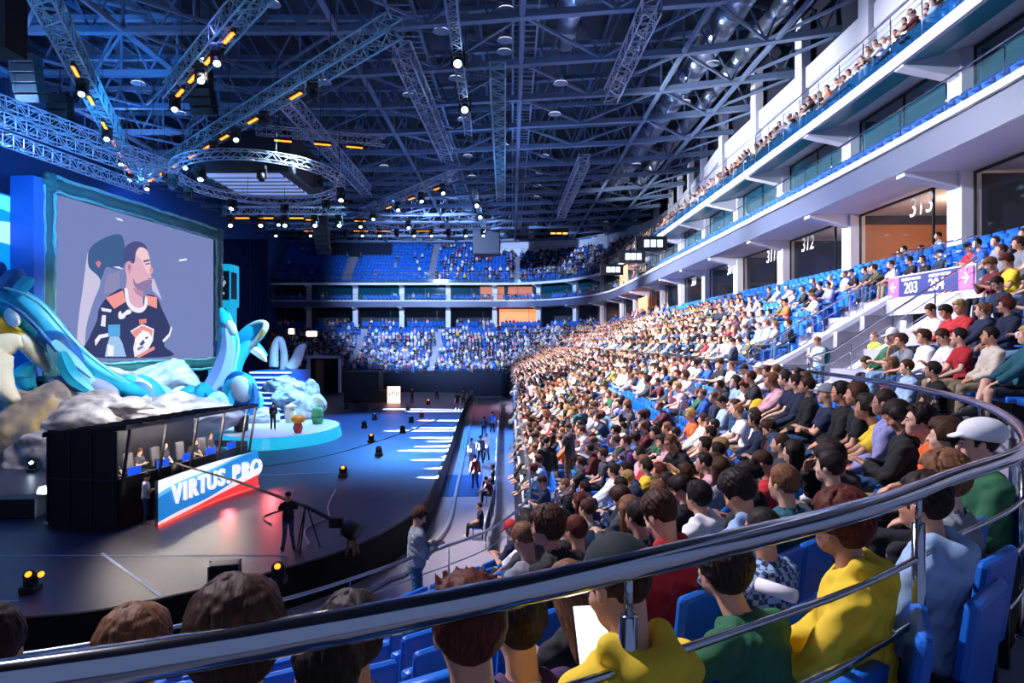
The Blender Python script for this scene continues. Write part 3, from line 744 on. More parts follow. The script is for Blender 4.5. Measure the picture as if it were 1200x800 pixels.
for a in ((957,493,'cross','tee','teal','pale jeans','crop','dark','big person in a teal tee, pale jeans, hands folded'),(917,488,'phone','roll','maroon','khaki','short','brown','person in a maroon shirt looking at hands'),
          (898,480,'knee','jacket','navy','dark','short','dark','person in a navy jacket beside the maroon shirt'),(884,482,'lap','tee','white','grey','medium','brown','person in a white tee leaning behind the navy jacket'),
          (872,475,'knee','tee','white','khaki','crop','light brown','fair person in a pale tee with hands on knees'),(861,470,'lap','tee','teal','dark','medium','brown','person in a teal tee beside the fair person in pale'),
          (849,463,'phone','roll','light blue','jeans','short','dark','person in a grey-blue shirt with rolled sleeves'),(836,458,'lap','jacket','navy','dark','short','light brown','person in a navy jacket right of a blue hoodie'),
          (823,459,'lap2','hoodie','blue','dark','crop','light brown','shaven person in a bright blue hoodie'),(1000,520,'chin','jacket','black','dark','short','dark','person in black holding a hand to the mouth'),
          (1000,548,'phone','hoodie','charcoal','dark','medium','dark','dark-haired person in charcoal looking down, behind the raised hand'),(985,575,'lap','jacket','black','grey','short','dark','person in black with grey trousers behind the yellow hoodie'),
          (853,520,'knee','tee','maroon','grey','short','dark','person in a plum tee with grey trousers'),(880,524,'phone','tee','red','dark','short','brown','person in a red tee looking down'),
          (870,545,'phone','tee','black','dark','bun','dark','person with tied dark hair in black'),(866,573,'phone','hoodie','light blue','dark','side','dark','person in a pale blue hoodie looking down at hands'),
          (889,570,'lap','jacket','teal','dark','short','light brown','person in a teal jacket beside the pale blue hoodie'),(800,566,'phone','tee','black','dark','medium','dark','curly dark-haired person in a black tee'),
          (817,588,'lap','hoodie','white','dark','spiky','dark','person in a white hoodie behind the curly hair'),(767,523,'phone','shirt','teal','jeans','short','dark','person in a denim-blue shirt looking down'),
          (756,516,'lap','tee','pink','dark','long','dark','long-haired person in a pink tee beside the denim-blue shirt'),(778,487,'elb','roll','maroon','dark','crop','light brown','stooping person in a maroon shirt'),
          (772,455,'chin','tee','maroon','jeans','short','brown','person in a dark red tee with hand at the face'),(790,452,'lap','tee','blue','dark','crop','light brown','fair person in a royal blue tee'),
          (698,470,'phone','tee','yellow','dark','short','brown','person in a yellow tee looking down by the blue seats'),(722,560,'phone','jacket','navy','dark shorts','short','dark','person in a navy sweater and shorts on the aisle'),
          (668,565,'chin','tee','black','brown','crop','light brown','bald person in black with a hand at the face'),(672,580,'lap','tee','maroon','grey','long','auburn','person with long red hair in maroon near the front rail'),
          (680,595,'lap','tee','grey','dark','short','brown','person in grey under the red-haired one'),(645,618,'back','hoodie','grey','pale jeans','short','brown','person in a pale grey hoodie sprawled in the front row'),
          (668,625,'phone','tee','black','jeans','short','dark','dark-haired person in black behind the front row'),(628,680,'phone','tee','grey','jeans','short','light brown','light brown head low behind the front row seats'),
          (775,618,'phone','hoodie','red','jeans','short','brown','person in a red hood looking down'),(748,625,'lap','jacket','navy','dark','short','dark','dark-haired person in navy left of the red hood'),
          (735,560+45,'lap','tee','charcoal','dark','long','light brown','person with shaded long hair left of the red hood'),
          (1118,387,'lap2','tee','red','khaki','short','dark','person in a bright red tee above the rail'),(1076,393,'lap','shirt','white','jeans','side','brown','person with swept brown hair and a white shirt left of the bright red tee'),
          (1102,395,'phone','tee','white','dark','short','brown','person in a white tee looking down beside the bright red tee'),(1150,388,'lap','shirt','cream','khaki','short','dark','person in a cream shirt right of the bright red tee'),
          (1187,385,'legx','shirt','teal','dark shorts','long','blond','blond person in a denim shirt with bare crossed legs'),(1174,345,'lap2','hoodie','navy','jeans','medium','auburn','auburn-haired person in a navy hoodie above the rail'),
          (1168,322,'phone','jacket','navy','dark','short','dark','person in a navy jacket looking down beside the sector sign'),(1173,278,'fwd','tee','grey','jeans','short','brown','person in a light grey tee in the top row'),
          (1136,291,'phone','tee','red','dark',None,'dark','person in a dark cap and red beside the sector sign'),(1098,300,'lap','jacket','navy','jeans',None,'dark','person in a navy cap and jacket above the sector sign'),
          (1066,300,'knee','tee','black','pale jeans','short','dark','person in a black tee and pale jeans above the entrance'),(1046,308,'knee','tee','white','khaki','short','brown','person in a white tee beside the black tee above the entrance'),
          (1021,313,'knee','tee','black','jeans','short','dark','person in black with hands on knees, third from the sector sign'),(1001,314,'fwd','tee','black','dark',None,'dark','person in a dark cap and black tee leaning forward'),
          (985,310,'lap','tee','white','dark','crop','light brown','balding person in white beside the dark cap'),(954,352,'phone','tee','white','jeans','short','light brown','person in white sitting alone by the stair rail'),
          (924,376,'lap','jacket','navy','jeans','medium','brown','brown-haired person in a navy jacket among empty blue seats'),(888,388,'lap','shirt','light blue','jeans','crop','light brown','balding person in a pale blue jacket and jeans'),
          
          ):
    H(a[0], a[1], None, pz=a[2], gar=a[3], col=a[4], tro=a[5], hair=a[6], hcol=a[7], label=a[8])
SM = {'stripe': stripes('striped_cloth', '#e2dfe6', '#5b6687', 6.), 'plaid_blue': plaid('blue_plaid', '#27466e', '#9db7d6', 32.)}
HINT = {(1000,520):4.6,(1000,548):4.2,(985,575):3.7,(853,520):7.5,(880,524):7,(870,545):6.3,(866,573):5,(889,570):5.2,(800,566):6,(817,588):5,(767,523):8.5,(756,516):9,(722,560):9.5,(668,565):11,(672,580):10,(680,595):9,(645,618):9.5,(668,625):7.5,(628,680):6.5,(775,618):5.3,(748,625):5.2,(735,605):6,(1118,387):9,(1076,393):10,(1102,395):9.4,(1150,388):8.6,(1187,385):8,(1058,425):9.2,(1092,423):8.4,(1040,422):10}
OCC = []           # (x, y, row index) taken places
DATA = []          # people to build: dict
cand = []
for ri, (kind, k, P, z) in enumerate(ROWS):
    A = arc(P); L = A[-1]
    for s in np.arange(0, min(L, 70), .12):
        p, rz = place(P, A, s)
        if p[1] < .8 or (kind == 'up' and p[1] < 6): continue
        if kind == 'up' and k < NU-1 and (13.4, 13.2, 12.9, 13.9, 14.8)[k] < p[1] < VY1+.4: continue
        cand.append((ri, s, p[0], p[1], z, rz))
CA = np.array([(c[2], c[3], c[4]) for c in cand])
for (u, v, k, kw) in HERO:
    J = POSES.get(kw['pz'], POSES['lap2']); kw = dict(kw)
    if kw['pz'] == 'rest': kw['pz'] = 'lap2'; J = POSES['lap2']
    hh = J['H'][2]; hy = J['H'][1]
    if k is not None:
        zf = ZL(k); D = kw.pop('D', None) or -(zf+hh)*800/(v-400); X = (u-600)/800*D; zz = (400-v)/800*D-hh
        j = int(np.argmin((CA[:,0]-X)**2+(CA[:,1]-D)**2+9*(CA[:,2]-zf)**2)); rz = cand[j][5]
        if 'face' in kw: rz = math.radians(kw.pop('face'))
        X += math.sin(rz)*hy; D -= math.cos(rz)*hy
        sc = 1.
        DATA.append(dict(x=X, y=D, z=zz if abs(zz-zf) < .3 else zf, rz=rz, row=cand[j][0], s=cand[j][1], hero=True, **kw)); OCC.append((X, D, cand[j][0]))
    else:
        hx = CA[:,0]; hyy = CA[:,1]
        uu = 600+800*hx/hyy; vv = 400-800*(CA[:,2]+hh)/hyy
        cost = (uu-u)**2+(vv-v)**2
        if (u, v) in HINT: cost = cost+4000*np.log(np.hypot(hx, hyy)/HINT[(u, v)])**2
        for (ox, oy, orow) in OCC: cost = cost+1e5*(((hx-ox)**2+(hyy-oy)**2) < .2)
        j = int(np.argmin(cost)); c = cand[j]
        DATA.append(dict(x=c[2], y=c[3], z=c[4], rz=c[5], row=c[0], s=c[1], hero=True, **kw)); OCC.append((c[2], c[3], c[0]))
OC = np.array([(a, b_) for a, b_, c in OCC])
SEATS = [(d['x'], d['y'], d['z'], d['rz'], 0, d['row']) for d in DATA]
def wpick(L): 
    t = R_.random()*sum(a[-1] for a in L); 
    for a in L:
        t -= a[-1]
        if t <= 0: return a
    return L[-1]
for ri, (kind, k, P, z) in enumerate(ROWS):
    A = arc(P); s = .3+R_.random()*.2
    while s < A[-1]-1:
        p, rz = place(P, A, s); x, y = p; step = .53; s0 = s; s += step
        if y < .9 or not inview(x, y, z+.8): continue
        if kind == 'up' and (x < -40 or y < 6.4): continue
        straight = x > -1.7+.1 and y < 80
        if straight and any(a < y < b_ for a, b_ in (LOW_AISLES if kind == 'low' else UP_AISLES)): continue
        if kind == 'up' and k < NU-1 and VY0-.5 < y < VY1+.5: continue
        if x < -1 and y > 85 and (x % 11.5) < 1.1: continue
        uu_, vv_ = proj(x, y, z+1.2)
        if kind == 'up' and y > (13.4, 13.2, 12.9, 13.9, 14.8, 99)[k] and y < VY0: continue
        if len(OC) and np.min((OC[:,0]-x)**2+(OC[:,1]-y)**2) < .17: continue
        if kind == 'low' and uu_ < 596 and vv_ > 545: occ = False
        elif kind == 'low' and k == 0 and y < 13: occ = False
        elif kind == 'low' and 620 < uu_ < 725 and 525 < vv_ < 640: occ = R_.random() < .3
        elif kind == 'low' and vv_ > 640: occ = False
        elif kind == 'low' and vv_ > 545 and y < 11: occ = R_.random() < .42
        elif kind == 'low' and k == 3 and 15 < y < 30: occ = False
        elif kind == 'low': occ = R_.random() < (.94 if y > 20 else .84 if y > 13 else .58)
        else:
            occ = R_.random() < (.35 if 22 < y < 31 and k > 2 else .5 if 22 < y < 26 else .93)
            if k == NU-1 and y > 30: occ = R_.random() < .5
        if x < -1 and y > 85: occ = R_.random() < (.85 if x > -30 else .75) and not (kind == 'up' and k > 3 and R_.random() < .6)
        jx, jy = R_.uniform(-.02, .02), R_.uniform(-.03, .03)
        SEATS.append((x, y, z, rz, 0 if occ else 1, ri))
        if occ: DATA.append(dict(x=x+jx, y=y+jy, z=z, rz=rz+R_.uniform(-.15, .15), row=ri, s=s0, hero=False))
for d in DATA: d['D'] = math.hypot(d['x'], d['y'], d['z'])
DATA.sort(key=lambda d: (not d['hero'], d['D']))
near = [d for d in DATA if d['hero'] or inview(d['x'], d['y'], d['z']+1, 15)]
IND = near[:296]; ids = set(id(d) for d in IND); REST = [d for d in DATA if id(d) not in ids]
HK = [('short', 8), ('crop', 4), ('medium', 6), ('long', 4), ('spiky', 3), ('side', 5), ('bun', 1)]
HCOL = [('brown', 6), ('dark', 7), ('light brown', 4), ('blond', 1), ('auburn', 2)]
HD = {'short': 'short', 'crop': 'cropped', 'medium': 'tousled', 'long': 'long', 'spiky': 'spiky', 'side': 'swept', 'bun': 'tied-up'}
SITP = ['lap', 'lap2', 'elb', 'cross', 'phone', 'knee', 'chin', 'back', 'legx', 'fwd', 'paper']
GAR = [('tee', 8), ('shirt', 3), ('hoodie', 4), ('jacket', 4), ('roll', 2)]
TK = [('jeans', 7), ('dark', 9), ('pale jeans', 3), ('khaki', 3), ('grey', 2), ('dark shorts', 2), ('brown', 1)]
for d in IND:
    if not d['hero']:
        pz = R_.choice(SITP)
        d.update(pz=pz, gar=wpick(GAR)[0], col=wpick(PAL)[0], tro=wpick(TK)[0], hair=wpick(HK)[0], hcol=wpick(HCOL)[0])
        if R_.random() < .06: d['cap'] = 'cap'; d['hair'] = None; d['capc'] = R_.choice(['black', 'white', 'red', 'navy'])
        if R_.random() < .1: d['glasses'] = True
# labels: what each wears and does, then neighbours, then the place in the row
byrow = {}
for d in IND: byrow.setdefault(d['row'], []).append(d)
for r in byrow.values(): r.sort(key=lambda d: d['s'])
def wear(d): return d['col']+' '+GNAME[d['gar']]
def rowname(ri): 
    kind, k = ROWS[ri][:2]; return ORD[k]+(' row below rail' if kind == 'low' else ' row above rail')
cnt = {}
for d in IND:
    if 'label' in d: continue
    hd = (d['capc']+' cap') if d.get('cap') else HD[d['hair']]+' '+d['hcol']+' hair'
    d['base'] = hd+', '+wear(d)+', '+('glasses, ' if d.get('glasses') else '')+DESC.get(d['pz'], 'seated'); cnt[d['base']] = cnt.get(d['base'], 0)+1
seen = set(d['label'] for d in IND if 'label' in d)
for r in byrow.values():
    for i, d in enumerate(r):
        if 'label' in d: continue
        lb = 'person with '+d['base']+', '+rowname(d['row'])
        if cnt[d['base']] > 1 or lb in seen:
            nb = r[i-1] if i else (r[i+1] if len(r) > 1 else None)
            lb = 'person with '+d['base'].replace(' hair', '-haired')+', beside '+wear(nb)+', '+rowname(d['row']) if nb else lb
        if len(lb.split()) > 16: lb = ' '.join(lb.replace('person with ', '').split()[:16])
        if lb in seen: lb = ' '.join(lb.split()[:14])+' seat %d' % i
        seen.add(lb); d['label'] = lb
nrow = {}
for d in IND:
    lod = 0 if d['D'] < 5.2 else 1 if d['D'] < 16 else 2
    cm = None
    if d.get('cap'):
        cm = {'puffy': mat('cap_white', '#dfe2ea', .8, bump=.2, scale=30)}.get(d['cap']) or {'green cap': mat('cap_bottle_green', '#0c1c20', .85, bump=.15, scale=60)}.get(d.get('capc')) or cloth(d.get('capc', 'black'))
    elif d['hair'] is None: d['cap'] = 'cap'; cm = cloth('navy')
    d['obj'] = person(d['x'], d['y'], d['z'], d['rz'], d['pz'], d['gar'], d['col'], d['tro'], d['hair'], d['hcol'], d['label'], lod, d.get('skin'), 'shorts' in d['tro'], d.get('cap'), cm, d.get('glasses', False),
           smat=SM.get(d.get('smat')), sc=1. if d['hero'] else R_.uniform(.95, 1.04))
# seats: the nearest ones each on their own, the rest as one mass
def seat_D(s): return math.hypot(s[0], s[1], s[2])
SEATS.sort(key=lambda s: seat_D(s))
vis = [s for s in SEATS if inview(s[0], s[1], s[2]+.5, 5) and s[1] > 1.5]
emp = [s for s in vis if s[4]]; ocs = [s for s in vis if not s[4]]
one = sorted(emp[:150]+ocs[:140], key=seat_D); one_ids = set(id(s) for s in one)
rowcount = {}
for i, s in enumerate(one):
    kind, k = ROWS[s[5]][:2]; rowcount[s[5]] = rowcount.get(s[5], 0)+1
    near_ = min(IND, key=lambda d: (d['x']-s[0])**2+(d['y']-s[1])**2+(d['z']-s[2])**2)
    nd = math.hypot(near_['x']-s[0], near_['y']-s[1])
    if s[4]: lab = 'empty folded blue seat near '+near_['label'].replace('person with ', '').replace('person in ', '')
    else: lab = 'blue seat under '+near_['label'].replace('person with ', '').replace('person in ', '')
    w = lab.replace(',', '').split()[:12]; lab = ' '.join(w)
    n_ = sum(1 for q in rowcount if q == lab)
    key = ('L', lab); rowcount[key] = rowcount.get(key, 0)+1
    if rowcount[key] > 1: lab += ', %s one out' % ORD[min(rowcount[key]-1, 8)] if rowcount[key] <= 9 else ', seat %d' % rowcount[key]
    lab = ' '.join(lab.split()[:16])
    put_seat(s[0], s[1], s[2], s[3], s[4], lab, 'blue stadium seats', 1 if i < 160 else 2)
rest = [s for s in SEATS if id(s) not in one_ids]
def mass(name, items, V0s, F0s, m, cols=None):
    Vs = []; Fs = []; Cs = []; o = 0
    for (x, y, z, rz, var, sc, ci) in items:
        V = V0s[var]; c, s_ = math.cos(rz), math.sin(rz)
        W = np.stack([x+sc*(V[:,0]*c-V[:,1]*s_), y+sc*(V[:,0]*s_+V[:,1]*c), z+sc*V[:,2]], 1)
        Vs.append(W); Fs.append(F0s[var]+o); o += len(V)
        if cols is not None: Cs.append(cols(var, ci))
    me = npmesh(name, np.concatenate(Vs), np.concatenate(Fs)); me.materials[0] = m
    if cols is not None:
        at = me.attributes.new('garment', 'FLOAT_COLOR', 'POINT'); at.data.foreach_set('color', np.concatenate(Cs).astype(np.float32).ravel())
    ob = bpy.data.objects.new(name, me); C.objects.link(ob); return ob
SV = [np.array(SEATME[('full', f)].v, float) for f in (0, 1)]; SF = [np.array(SEATME[('full', f)].f) for f in (0, 1)]
SI = [(s[0], s[1], s[2], s[3], s[4], 1., 0) for s in rest]
# upper tier and suite seats
UT = []
for k in range(NT):
    P = off(DT(k)+.4); A = arc(P); s = .3
    while s < A[-1]-1:
        i = int(np.clip(np.searchsorted(A, s)-1, 0, len(P)-2)); p, rz = place(P, A, s); s += .55
        if wall_d[i] < DT(k)+1.0 or p[1] < 14 or not inview(p[0], p[1], ZT(k)+.5, 20): continue
        if p[1] > 85 and (p[0] % 13) < 1.2: continue
        UT.append((p[0], p[1], ZT(k), rz, 1, 1., 0))
SU = []
for (d_, z_, y0) in ((6.6, ZB1, 15), (7.3, ZB1+.25, 15), (6.3, ZF1, 15)):
    P = off(d_); A = arc(P); s = .3
    while s < A[-1]-1:
        p, rz = place(P, A, s); s += .58
        if p[1] < y0 or not inview(p[0], p[1], z_+.5, 20): continue
        if p[1] > 85 and ((p[0]+3) % 7.2) < 1.4: continue
        SU.append((p[0], p[1], z_, rz, 1, 1., 0))
ob = mass('stadium_seats', SI+UT+SU, SV, SF, blue); tag(ob, 'all the farther blue seats of the bowl, tiers and suites', 'seats', kind='stuff')

# the rest of the crowd
def lowres(pz, hv):
    J = POSES[pz]; lo, hi = bounds(J); S = SDF(lo, hi, hv); up = J['up']; P, N = J['P'], J['N']
    S.ell(P+up*.05, (.17, .12, .16), .03); S.ell(P+up*.3, (.18, .12, .24), .06); S.cap(J['Sl'], J['Sr'], .07, .07, .05)
    S.cap(N, J['H'], .06, .06, .02); S.ell(J['H']+v3(0, 0, .015), (.09, .11, .13), .01)
    for n in 'lr':
        S.cap(J['S'+n], J['E'+n], .065, .055, .02); S.cap(J['E'+n], J['W'+n], .055, .05, .01); S.cap(J['hip'+n], J['K'+n], .1, .075, .03); S.cap(J['K'+n], J['A'+n], .075, .06, .02); S.cap(J['A'+n], J['T'+n], .06, .05, .01)
    me = S.mesh('lowres'); n = len(me.vertices); V = np.zeros(n*3, np.float32); me.vertices.foreach_get('co', V); V = V.reshape(-1, 3).astype(float)
    F = np.zeros(len(me.polygons)*4, np.int32); me.polygons.foreach_get('vertices', F); F = F.reshape(-1, 4)
    bpy.data.meshes.remove(me)
    Q = (V-J['H']) @ J['HM']; reg = np.zeros(n, int)                     # 0 garment 1 trousers 2 skin 3 hair
    hd = np.linalg.norm(Q*v3(1, .9, .8), axis=1) < .135; reg[hd] = 2; reg[hd & ((Q[:,2] > .055) | ((Q[:,1] < -.02) & (Q[:,2] > -.06)))] = 3
    legs = (V[:,2] < P[2]+.0) | ((V[:,1] > P[1]+.22) & (V[:,2] < P[2]+.08)); reg[legs & ~hd] = 1
    for n_ in 'lr': reg[np.linalg.norm(V-J['W'+n_], axis=1) < .1] = 2
    return V, F, reg
LR = [lowres(p, .042) for p in ('lap', 'elb', 'cross', 'phone', 'back', 'knee')]+[lowres(p, .065) for p in ('lap', 'elb', 'cross')]+[lowres('st_down', .055)]
PALA = [lin(a[1]) for a in PAL]; HCA = [lin(HC[a[0]]) for a in HCOL]; TRA = [lin(TRO[a[0]][1]) for a in TK]; SKA = [lin(c) for c in SK]
def pcols(var, ci):
    r = random.Random(ci); reg = LR[var][2]
    g = lin(PN[wpickr(r, PALB)]); t = lin(TRO[wpickr(r, TK)][1]); s_ = SKA[r.randrange(5)]; h = lin(HC[wpickr(r, HCOL)])
    T = np.array([(*g, 1), (*t, 1), (*s_, 1), (*h, 1)]); return T[reg]
def wpickr(r, L):
    t = r.random()*sum(a[-1] for a in L)
    for a in L:
        t -= a[-1]
        if t <= 0: return a[0]
    return L[-1][0]
PALB = [(a, c*(2 if a in ('white', 'cream', 'pink', 'light blue') else 1)) for a, b_, c in PAL]
crowd_m = mat('crowd_cloth', '#808080', .85)
nt = crowd_m.node_tree; an = nt.nodes.new('ShaderNodeAttribute'); an.attribute_name = 'garment'; nt.links.new(an.outputs['Color'], nt.nodes['Principled BSDF'].inputs['Base Color'])
items = []
for i, d in enumerate(REST):
    if not inview(d['x'], d['y'], d['z']+1, 20): continue
    items.append((d['x'], d['y'], d['z'], d['rz'], R_.randrange(6) if d['y'] < 55 else 6+R_.randrange(3), R_.uniform(.95, 1.05), i))
for i, s in enumerate(UT):
    far = s[0] < 4 and s[1] > 86
    pr = (.72 if s[1] < 78 else .75) if not far else (.12 if s[0] < -12 else .4)
    if far and s[0] < -16: pr = .03
    if R_.random() < pr: items.append((s[0], s[1], s[2], s[3], R_.randrange(6) if s[1] < 45 else 6+R_.randrange(3), 1., 50000+i))
for i, s in enumerate(SU):
    if s[1] > 60 and R_.random() < .25: items.append((s[0], s[1], s[2], s[3], 6+R_.randrange(3), 1., 90000+i))
ob = mass('crowd', items, [a[0] for a in LR], [a[1] for a in LR], crowd_m, pcols); tag(ob, 'dense mass of small spectators filling the farther stands', 'crowd', kind='stuff')
print('people', len(DATA), 'individual', len(IND), 'crowd', len(items), 'seats', len(one), len(SI+UT+SU))
# ---------------------------------------------------------------- rails
def sub(P, lo, hi): return P[lo:hi]
def resample(P, step):
    A = arc(np.array(P)[:, :2]); out = []
    for s in np.arange(0, A[-1], step):
        out.append(np.array([np.interp(s, A, np.array(P)[:, i]) for i in range(3)]))
    out.append(np.array(P[-1], float)); return out
def rail(name, label, pts, bars, rt, rb, every, ph, cat='railing', group=None, first=.5, post_r=None, m=steel, panel=None, sub2=False):
    t = thing(name, label, cat, tuple(np.array(pts[0])-v3(0, 0, ph)), 0, group); o = Vector(t.location)
    sh = lambda L, dz=0: [Vector(p)+Vector((0, 0, dz))-o for p in L]
    MB().tube(sh(pts), rt, 10).build('top_rail', m, t, True)
    for z in bars: MB().tube(sh(pts, z), rb, 6).build('rail_bar', m, t, True)
    A = arc(np.array(pts)[:, :2]); s = first; n = 0; extra = MB()
    while s < A[-1]:
        p = Vector([float(np.interp(s, A, np.array(pts)[:, i])) for i in range(3)])-o; q = MB()
        r = post_r or rt*.7
        q.tube([p-Vector((0, 0, ph)), p-Vector((0, 0, .13))], r, 8); q.tube([p-Vector((0, 0, .14)), p], r*.5, 8); q.lathe([(r*1.8, 0), (r*1.8, .02), (r, .03)], p-Vector((0, 0, ph)), 10)
        if n < 70: q.build('post', m, t, True)
        else: extra.add(q.v, q.f)
        s += every; n += 1
    if extra.v: w = extra.build('posts', m, t, True); w['kind'] = 'stuff'
    if panel:
        b = MB(); a = sh(pts, panel[0]); c = sh(pts, panel[1]); b.strip(a, c); b.build('glass_panel', panel[2], t)
    return t
iY = lambda y, x=-1.5: int(np.argmax((RC[:,1] > y) & (RC[:,0] > x)))
i80 = iY(79)
rail('handrail', 'thick polished chrome handrail curving along the walkway in front of the camera', P3(off(.03)[8:i80], -.6), (-.27, -.52, -.77), .038, .013, 1.62, 1.06, first=3.5-.0, post_r=.026)
fr = low(1.0); rail('barrier_rail', 'thin steel front row rail above the arena floor', P3(fr[3:], ZL(8)+1.08), (-.3, -.55), .024, .01, 1.9, 1.05, m=satin)
gp = glass_c
rail('parapet_rail', 'steel rail with glass along the upper suite balcony edge', P3(off(5.66)[iY(14):], ZF1+1.0), (), .03, .01, 2.4, .92, m=steel, panel=(-.92, -.12, mat('balcony_glass', '#bfe0ea', .04, alpha=.05)))
rail('tier_rail', 'long multi-bar rail in front of the top tier crowd', P3(off(5.75)[iY(13):], ZS1+1.5), (-.22, -.44, -.66), .028, .012, 1.8, 1.5, m=satin, panel=(-1.5, -1.0, mat('tier_glass', '#174f7c', .08, alpha=.62)))
for y, lb in ((VY1+.18, 'sloping steel stair rail on the far side of the entrance passage'), (VY0-.18, 'sloping steel stair rail on the near side of the entrance passage')):
    rail('stair_rail', lb, [(7.3, y, -.1 if y > 19 else -.42), (8.0, y, .1 if y > 19 else -.22), (11.6, y, 2.2 if y > 19 else 2.1)], (-.3, -.6), .026, .012, 1.05, .98, m=steel, first=.1)
rail('stair_rail', 'short steel rail closing the gap above the sector sign', [(11.62, VY0-.2, 2.65), (11.62, VY1+.2, 2.65)], (-.3,), .024, .011, 1.2, .7, m=steel, first=.1)
def hoop(x, y, z, lb, rz=0.):
    b = MB(); pts = [(-.22, 0, 0), (-.22, 0, .8), (-.16, 0, .93), (0, 0, .97), (.16, 0, .93), (.22, 0, .8), (.22, 0, 0)]
    b.tube(pts, .024, 10); o = b.build('stair_hoop', steel, None, True); o.location = (x, y, z); o.rotation_euler = (0, 0, rz)
    tag(o, lb, 'handrail', 'chrome hoops on the aisle stairs')
for (ya, yb) in LOW_AISLES[:3]:
    for k in (0, 2, 4, 6, 8):
        P = low((k+.5)/NL); i = iY((ya+yb)/2, -3); j = int(np.argmin(np.abs(P[:,1]-(ya+yb)/2)+100*(P[:,0] < -2)))
        hoop(P[j][0], (ya+yb)/2, ZL(k), 'chrome stair hoop in the %s row of the %s lower aisle' % (ORD[k], {17.2: 'nearest', 31: 'second', 45: 'third'}[ya]))
for (ya, yb) in UP_AISLES[:2]:
    for k in (0, 2, 4):
        P = off(DU(k)+.4); j = int(np.argmin(np.abs(P[:,1]-(ya+yb)/2)+100*(P[:,0] < -2)))
        hoop(P[j][0], (ya+yb)/2, ZU(k), 'chrome stair hoop in the %s row of the upper aisle %s' % (ORD[k], 'beside the entrance' if ya < 30 else 'further on'))
# sector sign
sg = thing('sector_sign', 'blue and pink direction sign for sectors 203 and 204 over the entrance', 'sign', (xg1-.02, (VY0+VY1)/2, 1.62))
sb, sp, sw = mat('sign_blue', '#121f66', .5), mat('sign_pink', '#d85cb0', .5), mat('sign_white', '#f2f0f4', .5, emit='#ffffff', estr=.25)  # lettering given a weak glow so its white holds in dim light
MB().box((0, 0, 0), (.05, 2.7, .58)).build('panel', sb, sg)
for s in (1, -1): MB().box((0, s*1.64, 0), (.05, .56, .58)).build('arrow_panel', sp, sg)
RX = (PI/2, 0, -PI/2)
text('sector_number', '203', .46, sw, (-.035, .72, -.08), RX, sg, off=.002); text('sector_number', '204', .46, sw, (-.035, -.45, -.08), RX, sg, off=.002)
text('lettering', 'СЕКТОР / SECTOR', .11, sw, (-.035, .72, .18), RX, sg); text('lettering', 'СЕКТОР / SECTOR', .11, sw, (-.035, -.6, .18), RX, sg)
for s in (1, -1):
    b = MB(); f = lambda y, z: (-.03, s*1.64+s*y, z)
    b.prism([f(.16, 0), f(0, .15), f(-.03, .11), f(.06, .03), f(-.14, .03), f(-.14, -.03), f(.06, -.03), f(-.03, -.11), f(0, -.15)], (-.012, 0, 0)); b.build('arrow', sw, sg)
ex = thing('exit_sign', 'small green exit sign above the entrance doorway', 'sign', (xg1-.03, 18.7, 1.1))
MB().box((0, 0, 0), (.05, .62, .2)).build('housing', mat('exit_green', '#0e7a4a', .5, emit='#18c070', estr=.5), ex)
b = MB(); b.box((-.03, .1, 0), (.01, .05, .12)); b.box((-.03, .02, .02), (.01, .12, .03)); b.prism([(-.03, -.2, 0), (-.03, -.1, .06), (-.03, -.1, -.06)], (-.01, 0, 0)); b.build('pictogram', sw, ex)
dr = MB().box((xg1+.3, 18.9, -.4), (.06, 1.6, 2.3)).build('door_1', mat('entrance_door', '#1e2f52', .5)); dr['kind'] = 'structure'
# suite numbers
for num, j, f in (('313', 1, .34), ('312', 2, .64), ('311', 3, .3), ('310', 4, .28), ('309', 5, .55)):
    s0, s1 = cols[j][3], cols[j+1][3]; p, n, d = at_arc(G, GA, s0+(s1-s0)*f)
    o = text('suite_number', num, .95, sw, (p[0]-.06, p[1], 4.72), RX, None, .008, shear=.12); tag(o, {'313': 'largest white suite number, on the nearest window with a warm room behind', '312': 'white suite number on the second window, left of the largest number', '311': 'white suite number on the third window from the right', '310': 'white suite number on the fourth window from the right', '309': 'smallest white suite number, on the farthest numbered window'}[num], 'sign')

# people and boxes inside the suites: a warm room behind 313, far lounges with glowing walls
warm = mat('warm_glow_panel', '#94593a', .6, noise=.25, scale=1.2, emit='#ff9a50', estr=.1)  # timber glows faintly in place of room light
warmb = mat('warm_glow_wall', '#e8a070', .6, noise=.2, scale=1.5, emit='#ff9350', estr=1.1)  # lounge walls glow themselves, standing in for lamplight inside
b = MB(); p, n, d = at_arc(off(11.8), arc(off(11.8)), float(np.interp(24.8, off(11.8)[I_UP:I_UP+120,1], arc(off(11.8))[I_UP:I_UP+120])))
b.box((p[0], p[1], 3.4), (.1, 6.6, 3.2), 0)
b = MB(); p, n, d, s = cols[2]; b.box((p[0]+n[0]*2-d[0]*.12, p[1]+n[1]*2-d[1]*.12, 3.4), (.06, 3.9, 2.9), ori(n)); p, n, d, s = cols[1]; b.box((p[0]+n[0]*3.9+d[0]*3.5, p[1]+n[1]*3.9+d[1]*3.5, 3.4), (6.4, .06, 2.9), ori(n))
struct('wall_suite_timber', b, warm)
def lounge(x0, x1, y, z0, z1):
    b = MB(); b.box(((x0+x1)/2, y, (z0+z1)/2), (x1-x0, .1, z1-z0)); return b
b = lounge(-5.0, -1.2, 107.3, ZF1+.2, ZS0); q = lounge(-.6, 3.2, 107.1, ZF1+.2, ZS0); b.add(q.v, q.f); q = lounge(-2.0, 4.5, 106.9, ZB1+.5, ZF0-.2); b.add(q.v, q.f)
b.box((12.6, 77, 7.4), (.1, 5., 2.0)); b.box((14.0, 73., 3.4), (.1, 5., 2.6))
